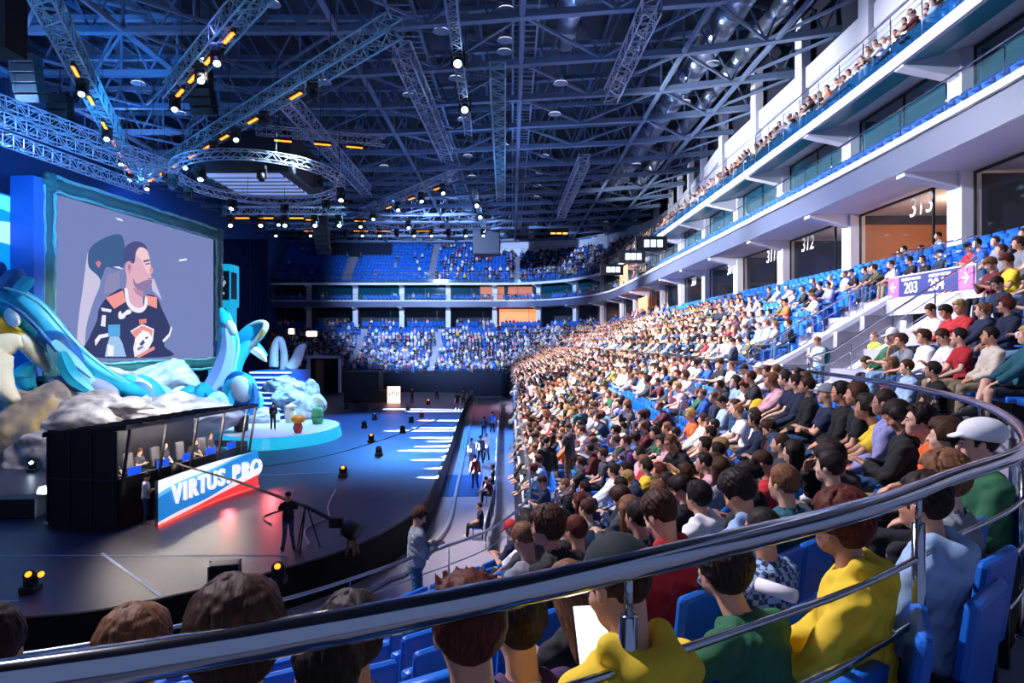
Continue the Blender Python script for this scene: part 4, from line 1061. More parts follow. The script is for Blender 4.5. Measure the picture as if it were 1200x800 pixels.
struct('wall_lounges', b, warmb)
for i, (u, D, z, c) in enumerate(((1052, 24.6, 1.95, 'black'), (1057, 23.6, 1.95, 'navy'), (1077, 23.4, 1.95, 'charcoal'), (1097, 22.8, 2.3, 'grey'))):
    person((u-600)/800*D, D, z, 1.35, 'lap', 'jacket' if i != 3 else 'shirt', c, 'dark', 'short', 'dark', 'person in %s seated at the suite 313 window, %s' % (c, ['back left', 'front', 'middle', 'right end'][i]), 2, group='guests in suite 313')

# small hanging scoreboards
for i, (x, y, z) in enumerate(((10.6, 52, 7.45), (10.5, 60, 7.45), (10.3, 70.5, 7.4))):
    t = thing('scoreboard', 'small black hanging scoreboard, %s of three along the suite balcony' % ('nearest', 'middle', 'farthest')[i], 'scoreboard', (x, y, z), 0, 'small hanging scoreboards')
    MB().box((0, 0, 0), (2.4, .25, 1.1)).build('housing', black, t, bevel=.04); MB().tube([(0, 0, .5), (0, 0, 1.3)], .04).build('hanger', black, t)
    for k in (-1, 0, 1): MB().box((k*.5+.15, -.14, 0), (.4, .03, .55)).build('digit_panel', mat('display_white', '#dfe6f4', .4, emit='#cfe0ff', estr=1.2), t)

# ---------------------------------------------------------------- standing people and seated heroes outside the rows
def stand(u, vf, D, z, face, pz, gar, col, tro, hair, hcol, label, lod=1, **kw):
    X = (u-600)/800*D; return person(X, D, z, math.radians(face), pz, gar, col, tro, hair, hcol, label, lod, **kw)
def lowz(x, y):
    j = int(np.argmin((CA[:,0]-x)**2+(CA[:,1]-y)**2)); return CA[j][2]
stand(487, 0, 10.1, -4.22, -75, 'st_phone', 'shirt', 'grey', 'jeans', 'side', 'brown', 'person in a grey sweatshirt and jeans standing with a phone by the front row', 0)
def stand2(u, D, face, *a, **k): x = (u-600)/800*D; return stand(u, 0, D, lowz(x, D), face, *a, **k)
stand2(641, 17.7, 8, 'st_down', 'jacket', 'black', 'green', 'short', 'dark', 'person in a black jacket and green trousers standing with back turned')
stand2(668, 18.2, 50, 'st_phone', 'tee', 'charcoal', 'brown', 'short', 'brown', 'person in a dark tee and brown trousers standing beside the black jacket')
stand2(681, 20.5, 25, 'st_phone', 'tee', 'teal', 'yellow', 'short', 'light brown', 'person in a teal tee and yellow shorts standing in the aisle', short=True)
stand2(623, 38, -20, 'st_down', 'tee', 'pink', 'jeans', 'short', 'dark', 'person in a pink tee standing far down the front rows', 2)
stand(861, 0, 21.5, -1.65, 70, 'st_phone', 'jacket', 'navy', 'jeans', 'short', 'dark', 'person in a navy jacket and jeans standing on the walkway by the railing')
p_bp = stand(960, 0, 19.3, -1.62, 105, 'st_phone', 'tee', 'light blue', 'jeans', 'short', 'light brown', 'person in a pale tee with a blue backpack in the entrance passage')
b = MB().ell((0, -.22, 1.22), (.16, .1, .24)).build('backpack', cloth('teal'), None, True); b.location = p_bp.location; b.rotation_euler = p_bp.rotation_euler; tag(b, 'blue-green backpack on the person in the entrance passage', 'backpack')
hv = mat('hi_vis', '#c8e028', .7, emit='#c8e028', estr=.08)
stand(1026, 0, 18.4, -1.5, 100, 'st_down', 'jacket', 'yellow', 'pale jeans', 'short', 'light brown', 'steward in a fluorescent yellow vest in the entrance passage', smat=hv)
stand2(812, 10.6, 110, 'st_bend', 'tee', 'black', 'jeans', 'crop', 'light brown', 'person in a black tee and jeans standing up among the rows')
for i, a in enumerate(((557, 34, 20, 'st_down', 'shirt', 'maroon', 'jeans', 'short', 'dark', 'person in a dark red shirt standing in the side corridor'), (563, 41, 10, 'st_down', 'jacket', 'navy', 'dark', 'short', 'dark', 'person in navy standing in the side corridor behind the red shirt'),
          (570, 42, -20, 'st_cross', 'tee', 'white', 'dark', 'short', 'light brown', 'person in white standing at the corridor barrier'), (553, 40, 30, 'st_down', 'tee', 'light blue', 'grey', 'short', 'dark', 'person in light blue standing in the side corridor'),
          (567, 52, 0, 'st_bend', 'tee', 'navy', 'jeans', 'short', 'dark', 'person in navy bending over in the far corridor'), (577, 55, 0, 'st_down', 'tee', 'blue', 'dark', 'short', 'dark', 'person in blue in the far corridor'))):
    stand(a[0], 0, a[1], GZ, a[2], *a[3:], 2)
chm = mat('chair_frame', '#4a4d58', .35, .8)
def simple_chair(x, y, z, rz, lb):
    t = thing('folding_chair', lb, 'chair', (x, y, z), rz, 'folding chairs in the corridor'); MB().box((0, .02, .43), (.42, .4, .05)).build('seat', blue_d, t, bevel=.02); MB().box((0, -.2, .72), (.42, .04, .34)).build('backrest', blue_d, t, bevel=.02)
    for sx in (-1, 1):
        for sy in (-1, 1): MB().tube([(sx*.2, sy*.18, 0), (sx*.2, sy*.18, .43 if sy > 0 else .85)], .012, 6).build('leg', chm, t)
for i, (u, D, col, lb) in enumerate(((575, 31, 'maroon', 'dark red'), (576, 33.5, 'black', 'black'), (560, 25.6, 'navy', 'navy'))):
    x = (u-600)/800*D; simple_chair(x, D, GZ, PI/2, 'folding chair under the corridor spectator in '+lb)
    person(x, D, GZ, PI/2, 'elb' if i == 0 else 'lap', 'tee', col, 'dark', 'short', 'dark', 'spectator in %s seated in the side corridor facing the deck' % lb, 1)
MB().box((-2.6, 35.2, GZ+.01), (2.0, 5.2, .02)).build('carpet_runner', mat('blue_carpet', '#1f4f8f', .9, noise=.1, scale=6)); tag(bpy.data.objects['carpet_runner'], 'blue carpet laid on the side corridor floor', 'carpet')
rail('crowd_barrier', 'low steel crowd barrier with blue panels along the corridor', [(-.95, 24, GZ+1.05), (-.75, 30, GZ+1.05), (-1.0, 45, GZ+1.05), (-1.3, 80, GZ+1.05)], (-.85,), .025, .02, 2.2, 1.05, 'barrier', m=satin, panel=(-.8, -.1, mat('barrier_panel', '#16386e', .7)))
b = MB()
for s in range(24): b.box((.05, 22+s*2.4, GZ+.4), (.3, 2.3, .8))
b = None
for (u, v, D, pz, gar, col, tro, hair, hcol, lb) in ((1058, 425, 11.2, 'lap', 'roll', 'light blue', 'jeans', 'short', 'brown', 'person in a pale blue shirt on the walkway by the curved rail'), (1092, 423, 10.0, 'lap2', 'tee', 'black', 'dark', 'short', 'dark', 'person in a black tee seated by the curved rail, right of the pale blue shirt'), (1038, 421, 12.4, 'lap', 'tee', 'maroon', 'dark', 'long', 'light brown', 'long-haired person in dark red on the walkway beside the entrance'), (1016, 424, 13.6, 'phone', 'shirt', 'white', 'dark', 'short', 'brown', 'person in a white shirt left of the long-haired one in dark red')):
    x = (u-600)/800*D; j = int(np.argmin((CA[:,0]-x)**2+(CA[:,1]-D)**2)); rz = cand[j][5]; z = -1.65
    person(x, D, z, rz, pz, gar, col, tro, hair, hcol, lb, 1); put_seat(x, D, z, rz, 0, ' '.join(('blue seat of the '+lb).replace(',', '').split()[:15]), 'blue stadium seats', 1)
# ---------------------------------------------------------------- deck
DP = [(-30, 14.6), (-20, 14.7), (-14, 15.0), (-11.5, 15.4), (-9.7, 15.85), (-7.7, 17.3), (-6.2, 18.9), (-5.1, 20.3), (-4.2, 22.3), (-3.5, 25.2), (-3.3, 28), (-3.5, 34), (-3.8, 43), (-4.3, 56), (-4.7, 70), (-5.2, 85), (-36, 85), (-36, 14.6)]
edge = catmull(DP[:16], 6)+[np.array(DP[15], float), np.array(DP[16], float), np.array(DP[17], float)]
dm = mat('deck_floor', '#262a44', .42, noise=.35, scale=.35, bump=.04)
b = MB(); n_ = len(edge); b.add([(p[0], p[1], DECK) for p in edge], [tuple(range(n_))]); struct('floor_deck', b, dm)
b = MB(); e2 = edge[:n_-2]; b.strip([(p[0], p[1], DECK+.03) for p in e2], [(p[0], p[1], GZ) for p in e2])
b.strip([(p[0], p[1], DECK+.03) for p in e2], [(p[0]-.1, p[1]+.1, DECK+.03) for p in e2]); struct('trim_6', b, dblack)
b = MB(); pts = [(p[0]+.75*(1 if p[1] > 22 else .7), p[1]-(0 if p[1] > 24 else .9), GZ+.08) for p in e2]; b.tube(pts, .09, 6); struct('trim_7', b, mat('curb_paint', '#9aa0b4', .6))
tape = mat('deck_tape', '#a8b8d8', .5)
b = MB()
for (a, c, w) in (((-12.2, 20.3), (-8.7, 16.9), .1), ((-16, 20.1), (-6.6, 20.1), .04), ((-19, 15.8), (-12, 16.6), .03), ((-17, 31), (-8, 33), .04)): b.beam((*a, DECK+.006), (*c, DECK+.006), w, .01)
struct('floor_deck_tape', b, tape)

# ---------------------------------------------------------------- big screen
A0 = Vector((-26.95, 40, -1.35)); B0 = Vector((-25.5, 58.4, -1.35)); e1 = (B0-A0).normalized(); e3 = Vector((0, 0, 1)); nn = Vector((e1.y, -e1.x, 0)); Ls = (B0-A0).length; Hs = 10.05
def scr(u, v):
    d = Vector(((u-600)/800, 1, (400-v)/800)); t = A0.dot(nn)/d.dot(nn); q = d*t-A0; return q.dot(e1), q.z
ang = math.atan2(e1.y, e1.x)
bs_ = thing('video_screen', 'huge video screen in a carved frame showing a seated player in profile', 'screen', A0, ang)
def em(name, c, s=1.0): return mat('screen_'+name, '#000000', .6, emit=c, estr=s, spec=.1)
MB().box((Ls/2, .35, Hs/2), (Ls, .6, Hs)).build('display_panel', em('ground', '#7583b8', .78), bs_)
def poly(nm, pts, c, lay, s=.78, crop=True):
    if len(pts) > 8:
        Qc = catmull([pts[-1]]+list(pts)+[pts[0], pts[1]], 4); pts = [tuple(q) for q in Qc[4:-4]]
    P = [scr(80+x/4.444, 250+y/4.444) for x, y in pts] if crop else [scr(*p) for p in pts]
    P = [(min(max(x, .05), Ls-.05), min(max(z, .03), Hs-.03)) for x, z in P]
    b = MB(); b.prism([(x, .045-lay*.006, z) for x, z in P], (0, .004, 0)); return b.build(nm, em(nm+c.strip('#'), c, s), bs_)
cr = [('chair_headrest', [(110,200),(150,150),(240,110),(290,130),(295,270),(250,290),(200,280),(170,345),(110,285)], '#3f5f8e'),
 ('chair_side', [(105,205),(95,260),(80,380),(55,560),(48,700),(58,770),(85,770),(95,600),(130,470),(170,350),(110,280)], '#c9c2e0'), ('chair_side', [(430,330),(450,345),(490,450),(440,400)], '#c9c2e0'),
 ('chair_back', [(190,380),(205,320),(270,300),(268,380),(240,410),(190,420)], '#8d8bb4'),
 ('jersey', [(98,745),(110,650),(150,560),(160,500),(200,440),(240,410),(290,395),(340,480),(390,480),(400,425),(460,435),(490,500),(530,590),(520,640),(500,690),(530,745)], '#333a66'),
 ('jersey_shoulder', [(197,440),(285,400),(300,460),(240,497)], '#f09a96'), ('jersey_shoulder', [(398,425),(462,437),(462,495),(400,470)], '#f09a96'),
 ('face', [(345,160),(385,165),(410,190),(425,235),(428,265),(441,300),(430,318),(436,340),(428,372),(415,396),(390,402),(388,440),(385,490),(345,490),(310,440),(300,390),(305,340),(298,290),(302,258),(315,248),(332,258),(340,230)], '#dcaec0'),
 ('face_light', [(365,168),(388,172),(410,200),(422,240),(425,270),(438,298),(415,310),(395,275),(370,230),(350,210)], '#eec8ce'),
 ('hair', [(290,258),(284,215),(290,185),(312,160),(345,146),(380,150),(404,170),(411,190),(392,179),(372,176),(357,190),(349,215),(346,245),(336,262),(320,246),(300,256)], '#4e4f86'),
 ('beard', [(335,335),(355,365),(395,350),(430,345),(434,360),(424,388),(405,402),(372,402),(345,380)], '#8f7aa4'), ('brow', [(388,246),(420,238),(424,246),(392,256)], '#5e5488'), ('eye', [(398,262),(420,256),(420,264),(400,268)], '#6a5a88'),
 ('ear', [(300,262),(306,250),(322,252),(330,272),(326,300),(314,318),(304,300)], '#cf9cb0'), ('ear_fold', [(308,268),(318,264),(322,280),(314,300),(309,288)], '#a87a98'), ('neck_shade', [(330,385),(372,402),(388,404),(386,440),(366,430),(345,412)], '#b98aa8'), ('nose_shade', [(428,268),(440,298),(430,306),(418,304),(422,284)], '#d09aa8'),
 ('mouth', [(410,338),(434,336),(434,342),(412,344)], '#b06a86'),
 ('collar', [(288,395),(298,465),(330,508),(375,516),(405,485),(407,440),(395,440),(390,475),(370,492),(340,485),(314,455),(304,395)], '#efeaf8'),
 ('crest', [(318,612),(380,575),(442,602),(436,662),(404,722),(340,748),(333,700),(345,650)], '#e8e4f4'), ('crest_field', [(326,616),(380,584),(434,607),(429,640),(345,655)], '#e8938e'),
 ('crest_beast', [(340,660),(352,640),(380,615),(412,618),(430,650),(424,680),(400,700),(372,708),(356,726),(337,712),(348,690)], '#f6f4fc'), ('crest_ear', [(372,622),(380,606),(394,612),(392,626)], '#f6f4fc'), ('crest_eye', [(392,646),(410,640),(408,650),(396,654)], '#4a4f80'), ('crest_jaw', [(350,702),(372,690),(392,694),(372,706),(356,716)], '#8a8ab4'), ('crest_mark', [(362,680),(384,656),(392,672),(376,690)], '#4a4f80'), ('crest_ribbon', [(342,745),(440,690),(442,708),(360,752)], '#e8938e'),
 ('crest_crown', [(360,552),(400,548),(398,572),(362,576)], '#e0807e'),
 ('sleeve_stripe', [(128,660),(150,632),(205,622),(207,640),(160,650),(132,690)], '#efeaf8'), ('sleeve_stripe', [(482,660),(515,625),(528,585),(532,600),(520,640),(488,672)], '#efeaf8'),
 ('sleeve_mark', [(160,490),(215,500),(212,515),(165,508)], '#e8e4f4'), ('sleeve_mark', [(165,530),(185,530),(182,590),(158,585)], '#e8e4f4'),
 ('script', [(250,520),(262,508),(270,522),(300,500),(318,508),(312,522),(290,530),(280,546),(254,548)], '#f0eefa'),
 ('bottle_cap', [(196,580),(258,578),(258,638),(196,640)], '#58a8e6'), ('bottle', [(205,640),(252,640),(270,675),(290,745),(178,745),(188,690)], '#9cc4ee'), ('bottle_label', [(192,680),(225,690),(222,742),(190,742)], '#f2f0fa'),
 ('headset_mark', [(128,258),(145,245),(158,260),(145,285)], '#d87898'), ('highlight', [(232,22),(262,28),(274,42),(244,34)], '#e8e8fc'), ('highlight', [(565,240),(605,234),(606,244),(566,250)], '#e8e8fc'), ('highlight', [(218,278),(250,276),(275,290),(240,286)], '#e0def4')]
for i, (nm, pts, c) in enumerate(cr): poly('picture_'+nm, pts, c, i+1)
fm = mat('carved_frame', '#34605c', .6, noise=.5, scale=1.3, bump=.6); fm2 = mat('frame_gilt', '#7fb0a8', .45, noise=.5, scale=2.5, bump=.5)
R2 = random.Random(3)
def rough(a, b_, r, n=26, q=8):
    pts = []; rs = []
    for i in range(n+1):
        t = i/n; pts.append(Vector(a).lerp(Vector(b_), t)+Vector((R2.uniform(-.05, .05), R2.uniform(-.05, .05), R2.uniform(-.05, .05)))); rs.append(r*R2.uniform(.85, 1.15))
    return pts, rs
for nm, a, c in (('frame_bottom', (-.5, 0, -.5), (Ls+.5, 0, -.5)), ('frame_top', (-.5, 0, Hs+.5), (Ls+.5, 0, Hs+.5)), ('frame_side', (-.5, 0, -.5), (-.5, 0, Hs+.5)), ('frame_side', (Ls+.5, 0, -.5), (Ls+.5, 0, Hs+.5))):
    b = MB(); p, r = rough(a, c, .38); b.tube(p, r, 10); b.beam(Vector(a)+Vector((0, .3, 0)), Vector(c)+Vector((0, .3, 0)), .9, .9); fo = b.build(nm, fm, bs_, True)
    b = MB(); k = .34 if 'side' in nm else .0; d = Vector((math.copysign(.42, a[0]) if 'side' in nm else 0, -.2, 0 if 'side' in nm else math.copysign(.42, a[2]+.01)))
    p, r = rough(Vector(a)+d, Vector(c)+d, .12); b.tube(p, r, 8)
    p, r = rough(Vector(a)-d*Vector((1, -1, 1))+Vector((0, 0, 0)), Vector(c)-d*Vector((1, -1, 1)), .1); b.tube(p, r, 8); b.build('gilt_edge', fm2, fo, True)
b = MB()
for cx in (-.5, Ls+.5):
    for cz in (-.5, Hs+.5):
        q = MB(); q.ell((cx, -.25, cz), (.5, .28, .5), 12, 8)
        for k in range(6): q.ell((cx+.42*math.cos(k*1.05), -.28, cz+.42*math.sin(k*1.05)), (.22, .2, .22), 10, 8)
        q.build('frame_ornament', fm, bs_, True)
for k in range(9): b.ell((Ls/2+(k-4)*.35, -.3, -.55-.12*(4-abs(k-4))), (.3, .2, .22), 10, 8); 
b.build('frame_crest', fm, bs_, True)
MB().box((-1.35, .4, Hs/2), (.8, 1.4, Hs+1.2)).build('side_panel', mat('stage_panel_blue', '#2f5fae', .6, noise=.1), bs_)
MB().box((Ls/2, 1.3, Hs/2-3), (Ls+1, .6, Hs+5)).build('support_frame', navy, bs_)
# left LED backdrop
t = thing('led_backdrop', 'bright cyan backdrop panel with pale fish shape left of the screen', 'backdrop', (-28.4, 33.6, -4))
MB().box((0, 0, 6.2), (.3, 11.4, 12)).build('panel', mat('led_cyan', '#0a6ab0', .5, emit='#0a8ee8', estr=.75), t)
b = MB(); b.prism([(.17, y, z) for y, z in ((-5, 9.2), (-1, 10.2), (2, 10.4), (5.6, 10.8), (5.6, 9.4), (3.8, 9.5), (3.2, 8.8), (1.6, 8.7), (0, 8.2), (-5, 8.4))], (.02, 0, 0)); b.build('fish_shape', mat('led_pale', '#a0c8e8', .5, emit='#a8d0f4', estr=.8), t)
b = MB(); b.prism([(.17, y, z) for y, z in ((-5.6, 12.1), (5.6, 12.1), (5.6, 11.2), (2, 11.5), (-5.6, 11.1))], (.02, 0, 0)); b.build('surface_band', mat('led_pale2', '#6fd0e0', .5, emit='#58d0e8', estr=.8), t)
# right totem
t = thing('stage_totem', 'cyan lit totem with a white emblem right of the screen', 'stage prop', (-26.2, 62, -4.6), 0)
cy = mat('totem_cyan', '#1188b8', .5, noise=.2, emit='#19b4e0', estr=.6)
MB().box((0, 0, 9.6), (2.2, 2.0, 3.9)).build('emblem_box', cy, t, bevel=.2); b = MB(); b.box((1.12, -.4, 9.6), (.08, 1.1, 2.4)); b.box((.2, -1.05, 9.6), (1.5, .08, 2.6)); b.build('emblem_panel', mat('totem_dark', '#0d3a5c', .5), t)
b = MB()
for x0, z0 in ((-.2, 10.2), (.25, 10.25), (.0, 9.7), (.45, 9.75)): b.prism([(x0-.2, -1.1, z0), (x0+.1, -1.1, z0+.35), (x0+.25, -1.1, z0+.1), (x0, -1.1, z0-.3)], (0, -.03, 0))
for k in range(3): b.box((-.15+k*.3, -1.12, 8.9), (.2, .03, .22))
b.build('emblem', sw, t)
for x in (-.8, .8): MB().box((x, -.2, 3.9), (.5, 1.3, 7.8)).build('column', cy, t, bevel=.08)
MB().box((0, .3, 3.8), (1.2, .8, 7.4)).build('slatted_core', mat('totem_core', '#0d2a6c', .6, noise=.4, scale=3), t)
# drapes and side wall
def drape(name, lb, x0, x1, y, z0, z1, axis='x'):
    b = MB(); n = 60; P = []
    for i in range(n+1):
        t = i/n; w = .18*math.sin(i*1.9)
        P.append((x0+(x1-x0)*t, y+w) if axis == 'x' else (y+w, x0+(x1-x0)*t))
    b.strip([(a, c, z0) for a, c in P], [(a, c, z1) for a, c in P]); o = b.build(name, mat('drape_navy', '#0a1430', .95, noise=.2, scale=1), None, True); tag(o, lb, 'curtain')
drape('stage_drape', 'tall dark blue drape hung beside the far stands', -36, -28.6, 80, GZ, 12)
drape('stage_drape', 'dark drape covering part of the far upper seats', -32, -19.5, 110.5, 13.6, 18.2)
b = MB(); b.box((-37, 62, 6), (.4, 110, 28)); struct('wall_left', b, mat('wall_blue', '#27508c', .8, noise=.2, scale=.3))
b = MB(); b.box((-10, 125, 6), (80, .4, 40)); struct('wall_far', b, navy)

# floodlights and doorway frame by the far left stand
def pt(u, v, D): return Vector(((u-600)/800*D, D, (400-v)/800*D))
for i, (u, v, D) in enumerate(((365, 391, 88), (341, 388, 86))):
    t = thing('flood_light', '%s glaring white floodlight above the far left of the deck' % ('large', 'small')[i], 'stage light', pt(u, v, D)); MB().box((0, .3, 0), (1.5-.7*i, .4, .8)).build('housing', black, t); MB().box((0, .08, 0), (1.3-.7*i, .05, .6)).build('lens', mat('flood_lens', '#ffffff', .3, emit='#ffeedd', estr=14), t); MB().tube([(0, .3, -.3), (0, .3, GZ-pt(u, v, D).z)], .06).build('mast', black, t)
t = thing('stage_set_piece', 'pale framed dark opening at the far left of the deck', 'stage prop', pt(380, 455, 84)); t.location.z = DECK
b = MB(); b.box((-1.9, 0, 2.2), (.3, .4, 4.4)); b.box((1.9, 0, 2.2), (.3, .4, 4.4)); b.box((0, 0, 4.4), (4.1, .4, .35)); b.build('frame', white, t); MB().box((0, .3, 2.1), (3.6, .2, 4.2)).build('dark_panel', dblack, t); MB().box((-.6, .15, 2.0), (1.0, .1, 4.0)).build('timber_panel', mat('timber_panel', '#6a4a3a', .7), t)
# ---------------------------------------------------------------- rocks
def rock(u, v, D, r, lb, m, seed, rz=0.):
    S = SDF(v3(-1.35, -1.35, -1.35), v3(1.35, 1.35, 1.35), .06); S.ell((0, 0, 0), (.95, .95, .95), 0)
    g = random.Random(seed)
    for k in range(7):
        a = v3(g.uniform(-1, 1), g.uniform(-1, 1), g.uniform(-.6, 1)); a /= np.linalg.norm(a); X, Y_, Z = S._grid(tuple(slice(None) for _ in range(3)))
        S.d = np.maximum(S.d, (X*a[0]+Y_*a[1]+Z*a[2]-g.uniform(.5, .8))).astype(np.float32)
    X, Y_, Z = S._grid(tuple(slice(None) for _ in range(3)))
    for f, A_ in ((3, .08), (7, .055), (14, .03), (25, .014)):
        S.d += (A_*np.sin(f*X+g.uniform(0, 6)+np.sin(f*Z))*np.sin(f*Y_+g.uniform(0, 6))*1.3*np.sin(f*Z+g.uniform(0, 6)+np.sin(f*X))).astype(np.float32)
    me = S.mesh('rock'); me.materials[0] = m; o = bpy.data.objects.new('rock', me); C.objects.link(o)
    o.location = ((u-600)/800*D, D, (400-v)/800*D); o.scale = r; o.rotation_euler = (0, 0, rz); return tag(o, lb, 'rock', 'stage rocks')
def rockmat(name, c1, c2, c3):
    m = mat(name, c1, .9, bump=.9, scale=4); nt = m.node_tree; b = nt.nodes['Principled BSDF']; n = nt.nodes.new('ShaderNodeTexNoise'); n.inputs['Scale'].default_value = 2.6; n.inputs['Detail'].default_value = 8
    r = nt.nodes.new('ShaderNodeValToRGB'); r.color_ramp.elements[0].color = (*lin(c1), 1); r.color_ramp.elements[0].position = .35; r.color_ramp.elements[1].color = (*lin(c3), 1); r.color_ramp.elements[1].position = .72
    e = r.color_ramp.elements.new(.55); e.color = (*lin(c2), 1); tc = nt.nodes.new('ShaderNodeTexCoord'); nt.links.new(tc.outputs['Object'], n.inputs['Vector']); nt.links.new(n.outputs['Fac'], r.inputs[0]); nt.links.new(r.outputs[0], b.inputs['Base Color']); return m
rm1 = rockmat('rock_lichen', '#5d545c', '#9a8e84', '#d8b038'); rm2 = rockmat('rock_grey', '#5e5864', '#a49a9c', '#d4c8ba'); rm3 = rockmat('rock_pale', '#868a9a', '#b8bcc8', '#e2e6ec')
rock(28, 508, 36, (3.1, 2.4, 3.2), 'big yellow-lichened boulder at the left edge of the stage', rm1, 1)
rock(88, 538, 35, (3.2, 2, 2.0), 'purple-grey boulder low behind the black booth', rm2, 2, .4)
rock(108, 488, 36, (3.2, 2.1, 1.5), 'long flat-topped boulder left of the booth roof', rm2, 3, -.2)
rock(165, 488, 36.5, (2.9, 2.2, 1.2), 'pale boulder just above the booth roof', rm2, 4, .3)
rock(228, 482, 41, (3.0, 2.2, 1.5), 'grey boulder between booth roof and turquoise fins', rm3, 5, .7)
rock(52, 472, 38, (2.6, 2, 1.0), 'flat grey slab behind the lichened boulder', rm3, 6, .2)
rock(125, 462, 41, (2.6, 1.6, 1.7), 'grey slab under the screen', rm3, 7)
rock(195, 452, 46, (4.6, 1.4, 1.9), 'broad pale carved stone under the middle of the screen', rm3, 8, 1.4)
rock(332, 452, 53, (2.0, 1.6, 1.1), 'smooth rock beside the top of the stairs', rm3, 9)
rock(343, 466, 51, (1.6, 1.5, 1.1), 'blue-grey rock right of the stairs', rm3, 10)
rock(350, 482, 49.5, (1.4, 1.2, 1.2), 'lowest rock right of the stairs', rm3, 11)
rock(368, 472, 50.5, (1.0, 1.0, 1.0), 'cream boulder at the right end of the stage rocks', rockmat('rock_cream', '#c0a888', '#e0cfae', '#f0e6cc'), 12)
rock(362, 460, 52, (.9, .9, 1.2), 'upright rock behind the cream boulder', rm3, 13)
rock(298, 489, 47.5, (1.9, 1.1, .8), 'white low rock at the left foot of the stairs', rm3, 14)

# ---------------------------------------------------------------- turquoise sculptures
tq = mat('sculpt_turquoise', '#18acd4', .45, noise=.25, scale=1.2); tq2 = mat('sculpt_deep', '#0a62b0', .45, noise=.2); cream = mat('sculpt_cream', '#eee2c8', .5, noise=.06); yel = mat('sculpt_yellow', '#e8b428', .5); gry = mat('sculpt_grey', '#7f8fc0', .5, noise=.1); wht = mat('sculpt_white', '#eef2f8', .4)
def pt(u, v, D): return Vector(((u-600)/800*D, D, (400-v)/800*D))
def tent(nm, L, m, parent, r, q=14):
    P = [np.array(pt(*a)) for a in L]; Q = catmull(P, 8)+[P[-1]]; o = Vector(parent.location); n = len(Q)
    rs = [float(np.interp(i/(n-1), np.linspace(0, 1, len(r)), r)) for i in range(n)]
    MB().tube([Vector(p)-o for p in Q], rs, q).build(nm, m, parent, True)
def fin(nm, u, v, D, r, rx, ry, rz, m, parent):
    b = MB(); M_ = Matrix.Rotation(rz, 3, 'Z') @ Matrix.Rotation(ry, 3, 'Y') @ Matrix.Rotation(rx, 3, 'X'); b.ell(pt(u, v, D)-Vector(parent.location), r, 20, 12, M_); return b.build(nm, m, parent, True)
s1 = thing('stage_sculpture', 'great turquoise serpent-like sculpture with cream belly at the left of the screen', 'sculpture', pt(20, 470, 37))
tent('upper_coil', [(-40, 350, 36), (5, 352, 36.5), (40, 372, 37), (75, 408, 37.5), (110, 436, 38), (150, 455, 39), (172, 462, 40)], tq, s1, (.7, .95, .9, .75, .65, .45, .2))
tent('lower_coil', [(45, 392, 36.6), (70, 402, 37), (98, 432, 37.6), (132, 452, 38.3)], tq2, s1, (.3, .6, .5, .15))
tent('yellow_band', [(-40, 356, 35.4), (-12, 374, 35.6), (8, 386, 35.9), (24, 397, 36.3)], yel, s1, (.4, .42, .45, .4))
tent('cream_band', [(20, 394, 36.2), (32, 404, 36.5), (44, 418, 36.9), (58, 436, 37.3)], cream, s1, (.4, .45, .4, .1))
tent('cream_hook', [(26, 400, 35.4), (12, 402, 35.2), (-2, 410, 35), (-6, 430, 34.8), (2, 452, 34.7), (20, 470, 34.6)], cream, s1, (.3, .55, .75, .8, .6, .2))
tent('inner_fin', [(40, 425, 37), (28, 440, 37), (36, 456, 37)], tq, s1, (.15, .6, .3))
fin('pale_patch', 14, 372, 35.7, (.9, .25, .42), 0, .35, -.6, wht, s1)
fin('back_fin', 18, 338, 37, (.25, .9, 1.3), .5, .3, .2, tq2, s1); fin('back_fin', -6, 330, 36.6, (.25, .9, 1.2), .5, .4, .2, tq2, s1)
tent('tail_ribbon', [(60, 452, 37), (100, 448, 37.6), (128, 462, 38), (130, 482, 38.2)], gry, s1, (.5, .55, .5, .3))
def blade(L, w, m, parent, tilt=0., nm='blade'):
    P = [np.array(pt(*q)) for q in L]; Q = [Vector(q) for q in catmull(P, 8)+[P[-1]]]; o = Vector(parent.location); n = len(Q); b = MB(); vs = []; fs = []
    for i, q in enumerate(Q):
        d = (Q[min(i+1, n-1)]-Q[max(i-1, 0)]).normalized(); sd = d.cross(Vector((math.sin(tilt), -1, math.cos(tilt)*.4))).normalized(); up = sd.cross(d).normalized()
        t = i/(n-1); ww = w*(max(.04, math.sin(PI*min(1., .12+t*.88))**.8)); th = ww*.35
        vs += [q-o+sd*ww, q-o+up*th, q-o-sd*ww, q-o-up*th]
    for i in range(n-1):
        for j in range(4): fs.append((i*4+j, i*4+(j+1) % 4, i*4+4+(j+1) % 4, i*4+4+j))
    fs += [(3, 2, 1, 0), (n*4-4, n*4-3, n*4-2, n*4-1)]; b.add(vs, fs); return b.build(nm, m, parent)
def edges(L, parent, m, off=(0, 0), r=.07, nm='edge_line'):
    tent(nm, [(u+off[0], v+off[1], D-.2) for u, v, D in L], m, parent, (r*.5, r, r, r*.4), 6)
pale_t = mat('sculpt_pale_cyan', '#8fe4f0', .4); 
edges([(-40, 338, 35.6), (5, 337, 35.9), (46, 355, 36.3), (84, 396, 36.9), (118, 427, 37.5), (152, 449, 38.6)], s1, pale_t, r=.1); edges([(-40, 352, 35), (5, 356, 35.4), (36, 376, 36), (70, 414, 36.6), (106, 443, 37.2)], s1, tq2, r=.12)
